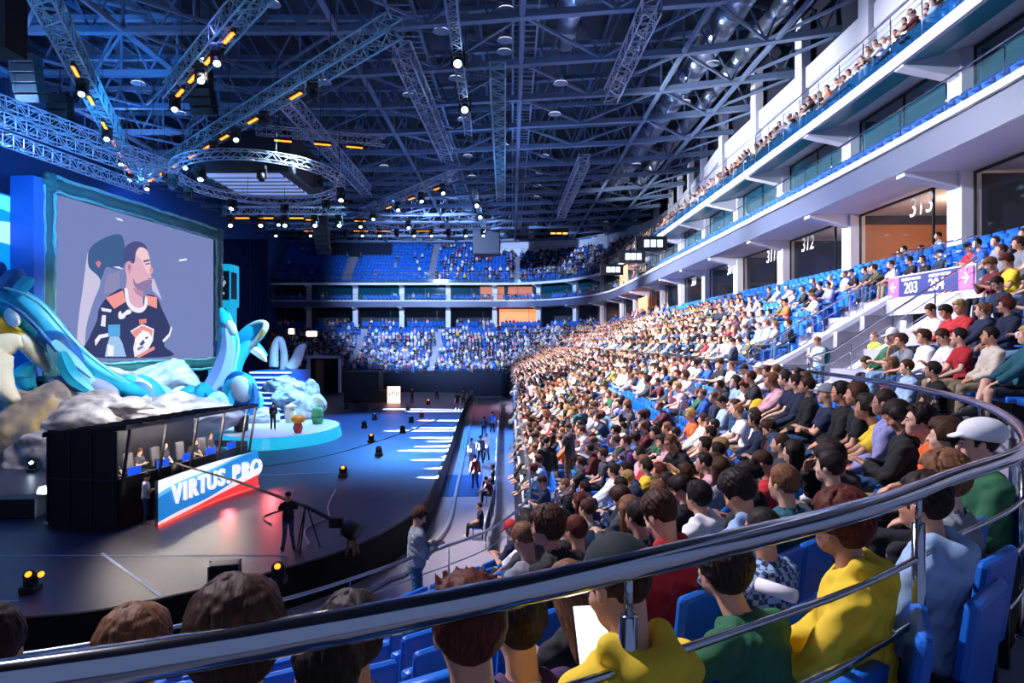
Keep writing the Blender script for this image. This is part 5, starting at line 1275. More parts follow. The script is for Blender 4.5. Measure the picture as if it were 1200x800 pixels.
for i, L in enumerate(([(60, 400, 36.2), (75, 420, 36.6), (100, 446, 37.2), (122, 470, 37.6)], [(72, 412, 36.2), (84, 440, 36.6), (112, 462, 37)], [(0, 340, 35.6), (14, 324, 36), (22, 318, 36.2)], [(16, 346, 35.8), (30, 332, 36), (40, 326, 36.2)])): blade(L, (.55, .4, .4, .35)[i], (pale_t, tq, tq2, tq)[i], s1, .3*i)
s2 = thing('stage_sculpture', 'cluster of turquoise blades and ribbons below the screen', 'sculpture', pt(170, 475, 41))
BL = [([(132, 494, 38.6), (136, 466, 39.4), (146, 446, 40.4), (160, 444, 40.8)], .55, tq, 0.), ([(140, 492, 38.8), (148, 470, 39.6), (162, 456, 40.2), (178, 470, 40.2), (190, 492, 39.8)], .5, tq2, .4), ([(150, 492, 38.6), (156, 476, 39), (164, 464, 39.6), (182, 488, 39.2)], .45, pale_t, .2),
      ([(146, 450, 41), (164, 450, 41.4), (184, 462, 41.4), (204, 486, 41)], .6, tq, -.3), ([(160, 490, 39), (170, 478, 39.4), (186, 476, 39.8), (200, 492, 39.6)], .4, gry, .1), ([(176, 452, 42.2), (192, 462, 42), (206, 478, 41.6), (214, 494, 41)], .5, pale_t, -.2),
      ([(205, 490, 41.6), (212, 470, 42.4), (224, 460, 43), (240, 470, 42.8), (248, 488, 42)], .5, tq, .3), ([(214, 494, 41.4), (222, 478, 42), (232, 472, 42.4), (244, 492, 41.8)], .45, tq2, 0.), ([(226, 492, 41.6), (230, 470, 42.4), (236, 456, 43), (250, 470, 42.8), (264, 490, 42.4)], .5, tq, -.3),
      ([(236, 492, 41.8), (246, 474, 42.4), (258, 466, 42.8), (270, 486, 42.6)], .45, pale_t, .2), ([(196, 474, 42.6), (206, 462, 43), (214, 458, 43.2), (222, 468, 43)], .4, wht, 0.), ([(136, 480, 39), (128, 462, 39.6), (124, 452, 40)], .4, wht, 0.)]
for L, w, m_, tl in BL: blade(L, w, m_, s2, tl)
s3 = thing('stage_sculpture', 'turquoise fish-tail sculpture with cream rim right of the screen', 'sculpture', pt(275, 480, 50))
tent('body', [(246, 486, 48), (257, 456, 49), (266, 425, 50), (268, 395, 51), (259, 362, 52)], tq, s3, (.35, .75, .85, .8, .2))
edges([(252, 486, 47), (265, 456, 48), (276, 425, 49), (279, 398, 50), (268, 366, 51)], s3, pale_t, r=.12)
tent('neck', [(270, 440, 50), (280, 417, 50.5), (296, 404, 51), (312, 418, 51.4)], tq, s3, (.7, .55, .4, .2)); blade([(288, 404, 50.6), (302, 412, 50.8), (313, 424, 51)], .35, cream, s3, .2)
fin('tail_fin', 294, 393, 51, (1.55, .26, .8), 0, -.72, .1, tq, s3)
tent('fin_rim', [(280, 416, 50.6), (290, 408, 50.6), (301, 398, 50.6), (310, 386, 50.6), (311, 379, 50.7), (304, 377, 50.8), (292, 381, 50.9)], cream, s3, (.05, .16, .2, .24, .2, .14, .05)); tent('fin_edge', [(301, 400, 50.5), (309, 388, 50.5), (311, 380, 50.6)], yel, s3, (.05, .17, .08)); fin('pale_patch', 271, 384, 50, (.36, .2, .6), 0, -.4, .2, wht, s3)
for L, w, m_, tl in (([(226, 478, 46.4), (244, 462, 47), (258, 440, 48), (266, 412, 49), (264, 384, 49.6)], .75, gry, .2), ([(238, 486, 46.6), (254, 470, 47.2), (270, 448, 48), (276, 424, 48.8)], .45, pale_t, -.2), ([(264, 486, 46.6), (268, 462, 47), (280, 446, 47.4), (294, 452, 47.4), (300, 480, 47)], .6, tq, .3),
                     ([(274, 490, 46.4), (290, 486, 46.6), (299, 468, 47), (296, 448, 47.4)], .4, tq2, 0.), ([(298, 486, 47), (302, 470, 47.4), (300, 456, 47.8)], .4, tq, .4), ([(252, 400, 50.6), (262, 420, 50.2), (266, 446, 49.4)], .4, tq2, 0.), ([(284, 492, 46.6), (300, 488, 46.8), (312, 480, 47)], .4, wht, 0.)): blade(L, w, m_, s3, tl)
fin('disc_ring', 281, 456, 47.6, (1.05, .25, 1.3), 0, -.25, .3, tq2, s3); fin('disc', 282.5, 456, 47.25, (.7, .25, .95), 0, -.25, .3, wht, s3)
s4 = thing('stage_sculpture', 'white ice arch behind the stairs', 'sculpture', pt(335, 440, 60)); tent('arch', [(321, 430, 58), (322, 408, 58), (328, 398, 58), (333, 415, 58), (332, 436, 58)], wht, s4, (.4, .35, .3, .3, .35)); tent('foot', [(338, 434, 58), (346, 424, 58.5), (352, 410, 59), (358, 404, 59)], wht, s4, (.5, .5, .4, .2))
# round platform, stairs
PX, PY = -14.9, 44.6
b = MB(); n = 48; ring = lambda sx, sy, z: [(PX+sx*math.cos(2*PI*i/n), PY+sy*math.sin(2*PI*i/n), z) for i in range(n)]
b.add(ring(3.4, 5.1, -5.6), [tuple(range(n))]); struct('floor_platform', b, mat('platform_top', '#dcd8e4', .35, noise=.1, scale=.5))
b = MB(); A_, B_ = ring(3.4, 5.1, -5.6), ring(3.55, 5.3, DECK); b.strip(A_+A_[:1], B_+B_[:1]); struct('trim_8', b, mat('platform_skirt', '#0a88b8', .3, emit='#16b4e0', estr=.7))
b = MB(); l_ = MB()
for i in range(9):
    y = 50.2+i*.5; z = -5.6+.36*(i+1); x = -18.3-.1*i; b.box((x, y+2.3-.25*i*0, (z+DECK)/2), (3.4, 5.0-.0*i, z-DECK)); l_.box((x, y-.23, z-.1), (3.3, .04, .12))
struct('floor_stage_stairs', b, mat('stairs_blue', '#2458b0', .5)); o = l_.build('trim_9', mat('stair_light', '#bcd8ff', .4, emit='#a8ccff', estr=1.4)); o['kind'] = 'structure'
def small(nm, lb, cat, loc, parts):
    t = thing(nm, lb, cat, loc)
    for pn, mb, m_ in parts: mb.build(pn, m_, t, True)
    return t
small('stage_ornament', 'orange and red mushroom-shaped ornament on the platform front', 'ornament', pt(349, 497, 42)*1.0, [('stem', MB().lathe([(.2, -.0), (.3, .3), (.22, .6)]), mat('orn_red', '#b8402c', .6)), ('cap', MB().ell((.05, 0, .85), (.45, .45, .28)), mat('orn_orange', '#f0a020', .6))]).location.z = -5.6
small('stage_ornament', 'pale cream star-topped ornament at the back of the platform', 'ornament', (-15.3, 47.2, -5.6), [('body', MB().lathe([(.35, 0), (.4, .5), (.3, 1.0), (.1, 1.1)]), cream), ('points', MB().lathe([(.02, .8), (.5, 1.15), (.05, 1.3)], n=5), cream)])
small('stage_ornament', 'green keg-shaped ornament at the right of the platform', 'ornament', (-13.2, 46.3, -5.6), [('body', MB().lathe([(.3, 0), (.4, .4), (.38, .9), (.3, 1.1)]), mat('orn_green', '#58b870', .6)), ('band', MB().lathe([(.41, .45), (.43, .5), (.41, .55)]), mat('orn_green2', '#2c7848', .6))])
small('pedestal', 'black drum-shaped pedestal on the left of the platform', 'pedestal', (-16.9, 42.6, -5.6), [('drum', MB().lathe([(.35, 0), (.42, .1), (.45, .95), (.5, 1.0)]), black), ('rim', MB().lathe([(.5, 1.0), (.52, 1.03), (.48, 1.06)]), cy)])
person(-15.05, 43.0, -5.6, -2.6, 'st_phone', 'jacket', 'black', 'dark', 'short', 'dark', 'presenter in a dark suit standing on the round white platform', 2)

# ---------------------------------------------------------------- players' booth and banner
BA = Vector((-13.35, 23.1, DECK)); be = Vector((1.35, 7.7, 0)).normalized(); ba = math.atan2(be.y, be.x)
t = thing('player_booth', 'black roofed players booth with glazed front on the deck', 'booth', BA, ba)
bk = mat('booth_black', '#0e1016', .45, noise=.2); bl = 7.9; bd = 2.7
def bx(c, s): return MB().box(c, s)
b = MB()
for x0, x1, z0, z1 in ((-.1, bl+.3, 3.22, 3.34),): b.prism([(-.15, -.45, 3.32), (bl+.2, -.45, 3.32), (bl+.2, bd+.1, 3.0), (-.15, bd+.1, 3.0)], (0, 0, .14))
rf = b.build('roof', bk, t)
b = MB()
for i in range(12): b.beam((-.1+i*(bl+.2)/11, -.44, 3.48), (-.1+i*(bl+.2)/11, bd+.08, 3.15), .06, .05)
b.build('roof_rib', bk, rf)
bx((bl/2, bd/2, .4), (bl, bd, .8)).build('base', bk, t); bx((bl/2, bd, 1.6), (bl, .08, 3.1)).build('rear_wall', bk, t); bx((bl/2, .02, 1.2), (bl, .1, .86)).build('counter_front', bk, t)
for x in (0, bl):
    b = bx((x, bd/2, 1.65), (.08, bd, 3.2)) if x == 0 else MB().box((x, bd/2, 1.65), (.06, bd, .3)); w = b.build('side_wall', bk if x == 0 else bk, t)
    if x == 0:
        q = MB()
        for k in range(4): q.beam((-.06, .1+k*bd/3.15, .1), (-.06, .1+k*bd/3.15, 3.1), .05)
        q.beam((-.06, .1, 1.6), (-.06, bd, 1.6), .05); q.build('panel_seam', mat('seam_steel', '#3a4458', .4, .6), w)
for i, x in enumerate((.05, 1.9, 3.7, 5.5, 7.2, bl)):
    MB().beam((x, -.02, .8), (x+.12, -.35, 3.3), .08).build('post', bk, t)
MB().add([(0, -.03, 1.62), (bl, -.03, 1.62), (bl, -.36, 3.3), (0, -.36, 3.3)], [(0,1,2,3)]).build('pane', mat('booth_glass', '#8fb0c8', .03, alpha=.1), t)
def bw(x, y, z): 
    c, s = math.cos(ba), math.sin(ba); return (BA.x+x*c-y*s, BA.y+x*s+y*c, DECK+z)
bdesk = bx((bl/2, .62, 1.3), (bl-.3, .7, .06)).build('desk_top', bk, t)
fn = mat('screen_blue', '#0a2a80', .4, emit='#1248d0', estr=1.1)
PLN = ('leftmost', 'second', 'middle', 'fourth', 'rightmost')
for i in range(5):
    x = 1.0+i*1.5
    person(*bw(x, 1.15, .92), ba+PI, ('elb', 'phone', 'lap', 'elb', 'lap')[i], 'tee', 'charcoal', 'dark', 'short', ('dark', 'brown', 'dark', 'light brown', 'brown')[i], 'headset-wearing player at the booth desk, %s of five' % PLN[i], 2, group='players in the booth')
    m_ = thing('monitor', 'blue-backed monitor in front of the %s booth player' % PLN[i], 'monitor', bw(x+.33, .42, 1.33), ba, 'booth monitors')
    MB().box((0, 0, .3), (.62, .05, .38)).build('display', fn, m_); MB().box((0, .02, .06), (.06, .04, .14)).build('stand', black, m_); MB().box((0, 0, .01), (.26, .18, .02)).build('foot', black, m_)
    c_ = thing('gaming_chair', 'pale-edged gaming chair of the %s booth player' % PLN[i], 'chair', bw(x, 1.28, .9), ba+PI, 'gaming chairs in the booth')
    MB().box((0, -.05, .4), (.5, .5, .1)).build('seat', black, c_, bevel=.03); MB().box((0, -.36, .8), (.5, .1, .75), M=Matrix.Rotation(.12, 3, 'X')).build('backrest', mat('chair_pale', '#5a5860', .6), c_, bevel=.04); MB().tube([(0, 0, 0), (0, 0, .38)], .05).build('pedestal_leg', black, c_)
for i in range(6):
    o = bpy.data.lights.new('booth_lamp', 'POINT'); o.energy = 120; o.color = (1, .86, .74); o.shadow_soft_size = .06; q = bpy.data.objects.new('booth_lamp', o); C.objects.link(q); q.location = bw(.7+i*1.4, .4, 2.9)
MB_ = None
# banner: curved lit panel with raised letters
BP = [Vector((-12.0, 23.15, 0)), Vector((-11.85, 25.2, 0)), Vector((-11.58, 27.3, 0)), Vector((-11.0, 29.6, 0))]
Q = [Vector((*q, 0)) for q in catmull([(p.x, p.y) for p in BP], 10)]+[BP[-1]]
QA = arc(np.array([(p.x, p.y) for p in Q])); QL = QA[-1]
bn = thing('sponsor_banner', 'curved lit blue white and red team banner in front of the booth', 'banner', (Q[0].x, Q[0].y, DECK)); o = Vector((Q[0].x, Q[0].y, 0))
bm = mat('banner_print', '#ffffff', .5); nt = bm.node_tree; pb = nt.nodes['Principled BSDF']
uvn = nt.nodes.new('ShaderNodeUVMap'); sx = nt.nodes.new('ShaderNodeSeparateXYZ'); nt.links.new(uvn.outputs[0], sx.inputs[0])
def mth(op, a, b_=None):
    n = nt.nodes.new('ShaderNodeMath'); n.operation = op
    for i, q in enumerate((a, b_)):
        if q is None: continue
        if isinstance(q, (int, float)): n.inputs[i].default_value = q
        else: nt.links.new(q, n.inputs[i])
    return n.outputs[0]
U_, V_ = sx.outputs[0], sx.outputs[1]
def mixc(fac, A, B):
    n = nt.nodes.new('ShaderNodeMix'); n.data_type = 'RGBA'; nt.links.new(fac, n.inputs[0])
    for i, q in ((6, A), (7, B)):
        if isinstance(q, str): n.inputs[i].default_value = (*lin(q), 1)
        else: nt.links.new(q, n.inputs[i])
    return n.outputs[2]
u2 = mth('MULTIPLY', U_, U_); wob = mth('MULTIPLY', mth('SINE', mth('MULTIPLY', U_, 9.)), .03)
top = mth('GREATER_THAN', V_, mth('ADD', mth('ADD', mth('MULTIPLY', U_, .3), .72), wob)); top2 = mth('GREATER_THAN', V_, mth('ADD', mth('ADD', mth('MULTIPLY', U_, .36), .62), wob))
lo1 = mth('LESS_THAN', V_, mth('ADD', mth('ADD', mth('MULTIPLY', u2, .42), .09), wob)); lo2 = mth('LESS_THAN', V_, mth('ADD', mth('MULTIPLY', u2, .3), .035))
colr = mixc(lo2, mixc(lo1, mixc(top, mixc(top2, '#1878c4', '#58b4e6'), '#eef4fa'), '#f4d8d8'), '#d8383c')
nt.links.new(colr, pb.inputs['Base Color']); nt.links.new(colr, pb.inputs['Emission Color']); pb.inputs['Emission Strength'].default_value = .75
b = MB(); z0, z1 = .02, 1.58; b.strip([(p-o)+Vector((0, 0, z0)) for p in Q], [(p-o)+Vector((0, 0, z1)) for p in Q]); po = b.build('banner_panel', bm, bn)
uv = po.data.uv_layers.new(name='UVMap'); nq = len(Q)
for lp in po.data.loops: uv.data[lp.index].uv = ((QA[lp.vertex_index % nq]/QL), 0. if lp.vertex_index < nq else 1.)
for poly_ in po.data.polygons: pass
b = MB()
for k in (0, 1): b.strip([(p-o)+Vector((-.12, .02, z0)) for p in Q], [(p-o)+Vector((-.12, .02, z1)) for p in Q]); b.strip([(p-o)+Vector((-.12, .02, z1)) for p in Q], [(p-o)+Vector((0, 0, z1)) for p in Q])
b.build('banner_back', bk, bn); MB().tube([(p-o)+Vector((.02, 0, .03)) for p in Q], .035, 6).build('red_edge_light', mat('red_light', '#d02020', .4, emit='#ff2a20', estr=4.), bn)
lm = mat('letter_white', '#f4f4f8', .4, emit='#ffffff', estr=.6)
adv = {'V': .62, 'I': .34, 'R': .6, 'T': .56, 'U': .62, 'S': .54, '.': .3, 'P': .58, 'O': .66}; w_ = 'VIRTUS.PRO'; s = .75
def qat(s):
    P2 = np.array([(p.x, p.y) for p in Q]); p, n, d = at_arc(P2, QA, s); return p, n, d
for ch in w_:
    a = adv[ch]*1.1; p, n, d = qat(s+a/2)
    text('letter', ch, .92, lm, (p[0]-o.x+n[0]*.04, p[1]-o.y+n[1]*.04, .86), (PI/2, 0, math.atan2(d[1], d[0])), bn, .05, .022); s += a
person(-13.0+.35, 24.1-.55, DECK, -1.1, 'st_phone', 'tee', 'white', 'jeans', 'short', 'dark', 'person in a pale tee standing by the end of the lit banner', 2)
# far booth with lit sign
t = thing('player_booth', 'dark far booth with glowing red and white sign', 'booth', (-15.5, 71.5, DECK)); bx((0, 0, 1.6), (3.6, 2.6, 3.2)).build('cabin', bk, t); bx((2.6, .3, .6), (1.6, 2, 1.2)).build('desk', bk, t)
bx((3.4, -1.6, .85), (1.3, .1, 1.7)).build('lit_sign', mat('far_sign', '#f8e0d8', .5, emit='#ffc4b0', estr=2.2), t)
b = MB()
for k in range(5): b.box((3.0+.22*k, -1.67, .9+.12*((k*7) % 3)), (.1, .03, .35))
b.build('sign_mark', mat('far_mark', '#d84030', .5), t)
# deck people and equipment
oper = person(-6.75, 20.6, DECK, .35, 'st_cam', 'tee', 'black', 'jeans', None, 'dark', 'camera operator in a black tee, cap and jeans on the deck', 1, cap='back')
def tripod(x, y, z, h, lb, pivot=None, cam=True):
    t = thing('camera_tripod', lb, 'camera', (x, y, z))
    for k in range(3):
        a = k*2.1+.4; MB().tube([(.42*math.cos(a), .42*math.sin(a), 0), (.05*math.cos(a), .05*math.sin(a), h)], .022, 6).build('leg', black, t)
    if cam:
        MB().box((0, 0, h+.16), (.16, .42, .22)).build('camera_body', black, t, bevel=.02); MB().tube([(0, .2, h+.16), (0, .48, h+.16)], .06, 10).build('lens', black, t); MB().tube([(0, -.2, h+.1), (.1, -.65, h-.02)], .012, 6).build('pan_handle', black, t)
    return t
t = tripod(-6.25, 20.7, DECK, 1.25, 'camera crane on a tripod with a long boom reaching the booth', cam=False); t['category'] = 'camera crane'
MB().tube([(1.35, -.35, .75), (0, 0, 1.3), (-3.2, 2.6, 1.55), (-6.1, 4.6, 1.75)], [.06, .06, .045, .03], 8).build('boom', black, t)
MB().lathe([(.1, -.25), (.26, -.2), (.28, .2), (.1, .25)], (1.45, -.38, .7), 14, (1, -.3, -.4)).build('counterweight', black, t, True); MB().box((1.0, -.28, .9), (.4, .3, .3)).build('control_box', black, t, bevel=.03); MB().ell((-6.15, 4.6, 1.55), (.22, .22, .26)).build('remote_head', black, t, True)
b = MB()
for k in range(5): b.tube([(1.45+.07*math.cos(k*1.3), -.38+.07*math.sin(k*1.3), .6), (1.5+.2*math.cos(k*1.3), -.4+.2*math.sin(k*1.3), .0)], [.05, .035], 6)
b.build('weight_bag', mat('canvas_tan', '#8a6a4a', .9, noise=.2), t, True)
tripod(-16.2, 24.4, DECK, 1.35, 'video camera on a tripod left of the black booth')
def flight(x, y, s, lb, rz=0.):
    t = thing('equipment_case', lb, 'case', (x, y, DECK), rz); MB().box((0, 0, s[2]/2), s).build('body', black, t, bevel=.03)
    b = MB()
    for sx in (-1, 1):
        for sy in (-1, 1): b.beam((sx*s[0]/2, sy*s[1]/2, 0), (sx*s[0]/2, sy*s[1]/2, s[2]), .04)
    b.build('metal_edge', satin, t)
flight(-7.7, 18.3, (.75, .5, .38), 'black case on the near deck edge', .3); flight(-18.3, 24.6, (2.6, .9, .7), 'long dark equipment trunk at the left of the deck', .1); flight(-15.2, 24.6, (.5, .5, .45), 'small case with a shiny bottle beside the booth', .2)
def cable(pts, lb, r=.02, m_=black): o = MB().tube([Vector((*np.array(q), DECK+.02)) for q in catmull([np.array(p) for p in pts], 6)], r, 6).build('cable', m_, None, True); tag(o, lb, 'cable')
cable([(-7.5, 29), (-7.0, 26), (-6.6, 24.5), (-6.9, 22.8), (-6.3, 21.2), (-6.3, 21.0)], 'pale cable looping across the deck behind the crane', .03, mat('cable_pale', '#8a7f96', .6))
cable([(-14, 33), (-10, 38), (-6.5, 52), (-6, 60)], 'black cable running along the middle of the deck'); cable([(-9.2, 29), (-8.6, 26), (-8.9, 24.5), (-8.2, 23.4)], 'black cable beside the banner')
for i, (u, D, face, col) in enumerate(((483, 68, 30, 'navy'), (512, 73, -30, 'blue'), (536, 62, 20, 'black'), (543, 66, -10, 'charcoal'), (552, 68, 10, 'grey'), (432, 72, 0, 'maroon'))):
    stand(u, 0, D, DECK, face, 'st_down', 'tee', col, 'dark', 'short', 'dark', 'crew member in %s on the far deck, %s' % (col, ['alone mid-deck', 'by the far boards', 'near the corridor edge', 'behind the one in black', 'at the corridor corner', 'next to the far booth'][i]), 2, group='crew on the far deck')
for d in DATA:
    if d.get('label', '').startswith('person in a pink shirt beside'):
        q = MB().ell((0, 0, .2), (.16, .11, .22), 14, 10).build('backpack', cloth('yellow'), None, True); q.location = (d['x']-.35, d['y']+.28, d['z']+.42); tag(q, 'yellow backpack on the seat beside the pink shirt', 'backpack')
    if 'black cap and yellow hoodie' in d.get('label', ''):
        hm_ = Matrix.Translation(POSES[d['pz']]['H']) @ Matrix(POSES[d['pz']]['HM'].tolist()).to_4x4(); q = MB(); P_ = []
        for az, el in ((-.1, .28), (.3, .5), (.75, .5), (1.05, .3), (.75, .12), (.3, .1)): P_.append((.098*math.cos(el)*math.sin(az), -.012-.119*math.cos(el)*math.cos(az), .035+.12*math.sin(el)))
        q.tube(P_, .0022, 6, closed=True); P2_ = [tuple(a*.999 for a in p) for p in (((P_[0][0]*.5+P_[1][0]*.5), (P_[0][1]+P_[1][1])/2-.004, (P_[0][2]*.45+P_[1][2]*.55)), ((P_[2][0]+P_[3][0])/2, (P_[2][1]+P_[3][1])/2-.006, (P_[2][2]+P_[3][2])/2))]
        q.tube(P2_, .0018, 6); ob_ = q.build('cap_emblem', mat('emblem_grey', '#39444a', .8), d['obj'], True); ob_.matrix_local = hm_
t = thing('phone', 'small phone held by the person in the grey sweatshirt', 'phone', (-1.08, 10.2, -3.02)); t.rotation_euler = (.3, .2, -1.3); MB().box((0, 0, 0), (.075, .15, .009)).build('case', black, t, bevel=.003); MB().box((0, 0, .005), (.066, .135, .002)).build('display', fn, t)
t = thing('tablet', 'bright tablet screen held by the person in the backwards black cap', 'tablet', (.30, 2.22, -.985), .12); t.rotation_euler = (.95, 0, .12)
MB().box((0, 0, -.006), (.19, .26, .01)).build('case', black, t, bevel=.004); MB().box((0, 0, .001), (.175, .245, .004)).build('display', mat('tablet_glow', '#ffffff', .4, emit='#fff4e8', estr=1.6), t)
t = thing('paper_tube', 'rolled white paper tube with a reddish end in the yellow hoodie lap', 'paper roll', pt(908, 691, 2.55)); a_ = pt(888, 684, 2.62)-pt(908, 691, 2.55); b_ = pt(932, 699, 2.5)-pt(908, 691, 2.55)
MB().tube([a_, b_], .026, 14).build('roll', mat('paper_white', '#e8e4ea', .8), t, True); d_ = (a_-b_).normalized(); MB().tube([a_, a_+d_*.004], .021, 14).build('reddish_end', mat('roll_red', '#7a2a1c', .6), t, True)
# ---------------------------------------------------------------- roof
rbeam = mat('roof_steel', '#5a6a86', .55, .2, noise=.15, scale=.8); rdeck = mat('roof_deck', '#1a2336', .8, noise=.3, scale=.5)
nt = rdeck.node_tree; wv_ = nt.nodes.new('ShaderNodeTexWave'); wv_.inputs['Scale'].default_value = 1.2; tcn = nt.nodes.new('ShaderNodeTexCoord'); bpn = nt.nodes.new('ShaderNodeBump'); bpn.inputs['Strength'].default_value = .6
nt.links.new(tcn.outputs['Object'], wv_.inputs['Vector']); nt.links.new(wv_.outputs['Fac'], bpn.inputs['Height']); nt.links.new(bpn.outputs['Normal'], nt.nodes['Principled BSDF'].inputs['Normal'])
struct('ceiling', MB().box((-9, 62, 20.4), (62, 140, .2)), rdeck)
ZR, ZT_ = 16.0, 19.3
def gird(Y0):
    f = lambda X: Y0 if X < -9 else Y0-.164*(X+9) if X < 9.5 else Y0-.164*18.5-.36*(X-9.5)
    return f
XS = [-38, -30, -20, -9, .5, 9.5, 17.5]
gy = [18+5.7*i for i in range(17)]
for Y0 in gy:
    f = gird(Y0 if Y0 > 0 else 0); b = MB()
    for i in range(len(XS)-1):
        x0, x1 = XS[i], XS[i+1]; 
        b.beam((x0, f(x0), ZR), (x1, f(x1), ZR), .42, .34); b.beam((x0, f(x0), ZT_), (x1, f(x1), ZT_), .36, .3)
        n = 3
        for k in range(n):
            a = x0+(x1-x0)*k/n; c = x0+(x1-x0)*(k+.5)/n; e = x0+(x1-x0)*(k+1)/n
            b.beam((a, f(a), ZT_), (c, f(c), ZR), .1); b.beam((c, f(c), ZR), (e, f(e), ZT_), .1); b.beam((a, f(a), ZR), (a, f(a), ZT_), .12)
    struct('ceiling_truss', b, rbeam)
b = MB()
for X in (-30, -20, -9, .5, 9.5, 14): b.tube([(X, Y0 if X < -9 else gird(Y0)(X), ZR) for Y0 in gy], .17, 6)
for i in range(len(gy)-1):
    for j in range(len(XS)-1):
        f0, f1 = gird(gy[i]), gird(gy[i+1]); x0, x1 = XS[j], XS[j+1]; xm = (x0+x1)/2
        b.beam((x0, f0(x0), ZR), (xm, f1(xm), ZR), .14); b.beam((xm, f1(xm), ZR), (x1, f0(x1), ZR), .14)
        if j % 2: b.beam((x0, f0(x0), ZT_), (x1, f1(x1), ZT_), .12)
struct('ceiling_bracing', b, rbeam)
b = MB()
for x in range(-38, 20, 2): b.beam((x, 10, 19.9), (x, 125, 19.9), .16, .3)
struct('ceiling_purlins', b, mat('purlin', '#3c4f74', .6, .1))
# silver ducts
dm_ = mat('duct_silver', '#aab4c8', .28, .9, noise=.2, scale=2.); 
for x, y0, y1, r, lb in ((11.7, 28, 75, .75, 'big silver spiral duct under the roof on the right'), (3.1, 20, 40, .6, 'silver duct under the roof near the middle'), (14.2, 24, 80, .5, 'thinner silver duct above the top tier')):
    b = MB(); y = y0
    while y < y1: b.tube([(x, y, 17.6), (x, y+1.9, 17.6)], r, 18); b.tube([(x, y+1.9, 17.6), (x, y+2.0, 17.6)], r*1.06, 18); y += 2.0
    tag(b.build('air_duct', dm_, None, True), lb, 'duct')
# catwalks
cw = mat('catwalk_steel', '#8492ac', .5, .4)
for x, lb in ((.7, 'ladder-like roof catwalk along the middle'), (-5.6, 'ladder-like roof catwalk left of the middle')):
    t = thing('catwalk', lb, 'catwalk', (x, 15, 16.7)); b = MB()
    for s in (-.65, .65): b.beam((s, 0, 0), (s, 85, 0), .1, .25)
    b.build('side_beam', cw, t); b = MB()
    for k in range(120): b.beam((-.65, k*.7, 0), (.65, k*.7, 0), .09, .05)
    b.build('tread_grating', cw, t)
# ---------------------------------------------------------------- hung lattice trusses and their lamps
tsil = mat('truss_aluminium', '#b8c2d4', .3, .85); tblk = mat('truss_dark', '#86a8b4', .35, .6)
orange = mat('led_orange', '#ff8a20', .4, emit='#ff7a18', estr=3.); ledw = mat('lens_white', '#e8f4ff', .3, emit='#b8dcff', estr=9.); lens_d = mat('lens_dark', '#30384a', .15)
def truss(a, c, w, lb, m=tsil, seg=None, name='lighting_truss', group=None):
    a, c = Vector(a), Vector(c); d = c-a; L = d.length; u = d.normalized(); sd = u.cross(Vector((0, 0, 1))).normalized()*w/2; up = sd.cross(u).normalized()*w/2
    t = thing(name, lb, 'truss', a, 0, group); n = int(L/(seg or w*1.1)); b = MB(); q = MB()
    cs = [sd+up, sd-up, -sd-up, -sd+up]
    for k in cs: b.tube([k, k+d], w*.06, 6)
    for i in range(n):
        p, r = d*(i/n), d*((i+1)/n)
        for j in range(4):
            k0, k1 = cs[j], cs[(j+1) % 4]; (q.beam(p+k0, r+k1, w*.055) if i % 2 else q.beam(p+k1, r+k0, w*.055)); q.beam(p+k0, p+k1, w*.05)
    b.build('chord', m, t); q.build('lacing', m, t)
    for f in (.15, .5, .85): MB().tube([d*f+up*1., d*f+Vector((0, 0, max(.5, ZR-(a+d*f).z)))], .015, 4).build('hanging_wire', black, t)
    return t
def bar(p, dirv, lb, L=1.0):
    t = thing('led_bar', lb, 'stage light', p, 0, 'orange led bars'); u = Vector(dirv).normalized()*L/2
    MB().beam(-u, u, .16, .2).build('housing', black, t); b = MB()
    for k in range(8): f = (k+.5)/8*2-1; b.box(u*f*.95+Vector((0, -.03, -.1)), (.1, .14, .05))
    b.build('led_row', orange, t); return t
HEADME = {}
def head(p, lb, lit=True, down=(0, -.5, -.85), group='moving head lights', s=1., nm='moving_light'):
    t = thing(nm, lb, 'stage light', p, 0, group); t.scale = (s, s, s)
    if not HEADME:
        HEADME['base'] = MB().box((0, 0, -.12), (.42, .36, .22)).build('x', black, None, bevel=.03); q = MB(); 
        for k in (-1, 1): q.box((k*.22, 0, -.45), (.06, .16, .5))
        q.box((0, 0, -.25), (.48, .18, .06)); HEADME['yoke'] = q.build('x', black)
        HEADME['head'] = MB().lathe([(.08, -.3), (.17, -.22), (.19, .05), (.17, .26), (.14, .27)], n=14).build('x', black, None, True)
        HEADME['lens'] = MB().lathe([(.005, .275), (.135, .275), (.13, .285), (.005, .29)], n=14).build('x', ledw); HEADME['lens_off'] = MB().lathe([(.005, .275), (.135, .275), (.13, .285), (.005, .29)], n=14).build('x', lens_d)
        for k in list(HEADME):
            o = HEADME[k]; me = o.data; HEADME[k] = me; bpy.data.objects.remove(o)
    for nm_, k in (('base', 'base'), ('yoke', 'yoke')): o = bpy.data.objects.new(nm_, HEADME[k]); C.objects.link(o); o.parent = t
    h = bpy.data.objects.new('lamp_head', HEADME['head']); C.objects.link(h); h.parent = t; h.location = (0, 0, -.55); h.rotation_euler = Vector(down).to_track_quat('Z', 'Y').to_euler()
    l = bpy.data.objects.new('lens', HEADME['lens' if lit else 'lens_off']); C.objects.link(l); l.parent = h
    return t
def px(u, v, z): D = z*800/(400-v); return Vector(((u-600)/800*D, D, z))
ORDN = ORD+['tenth', 'eleventh', 'twelfth', 'thirteenth']
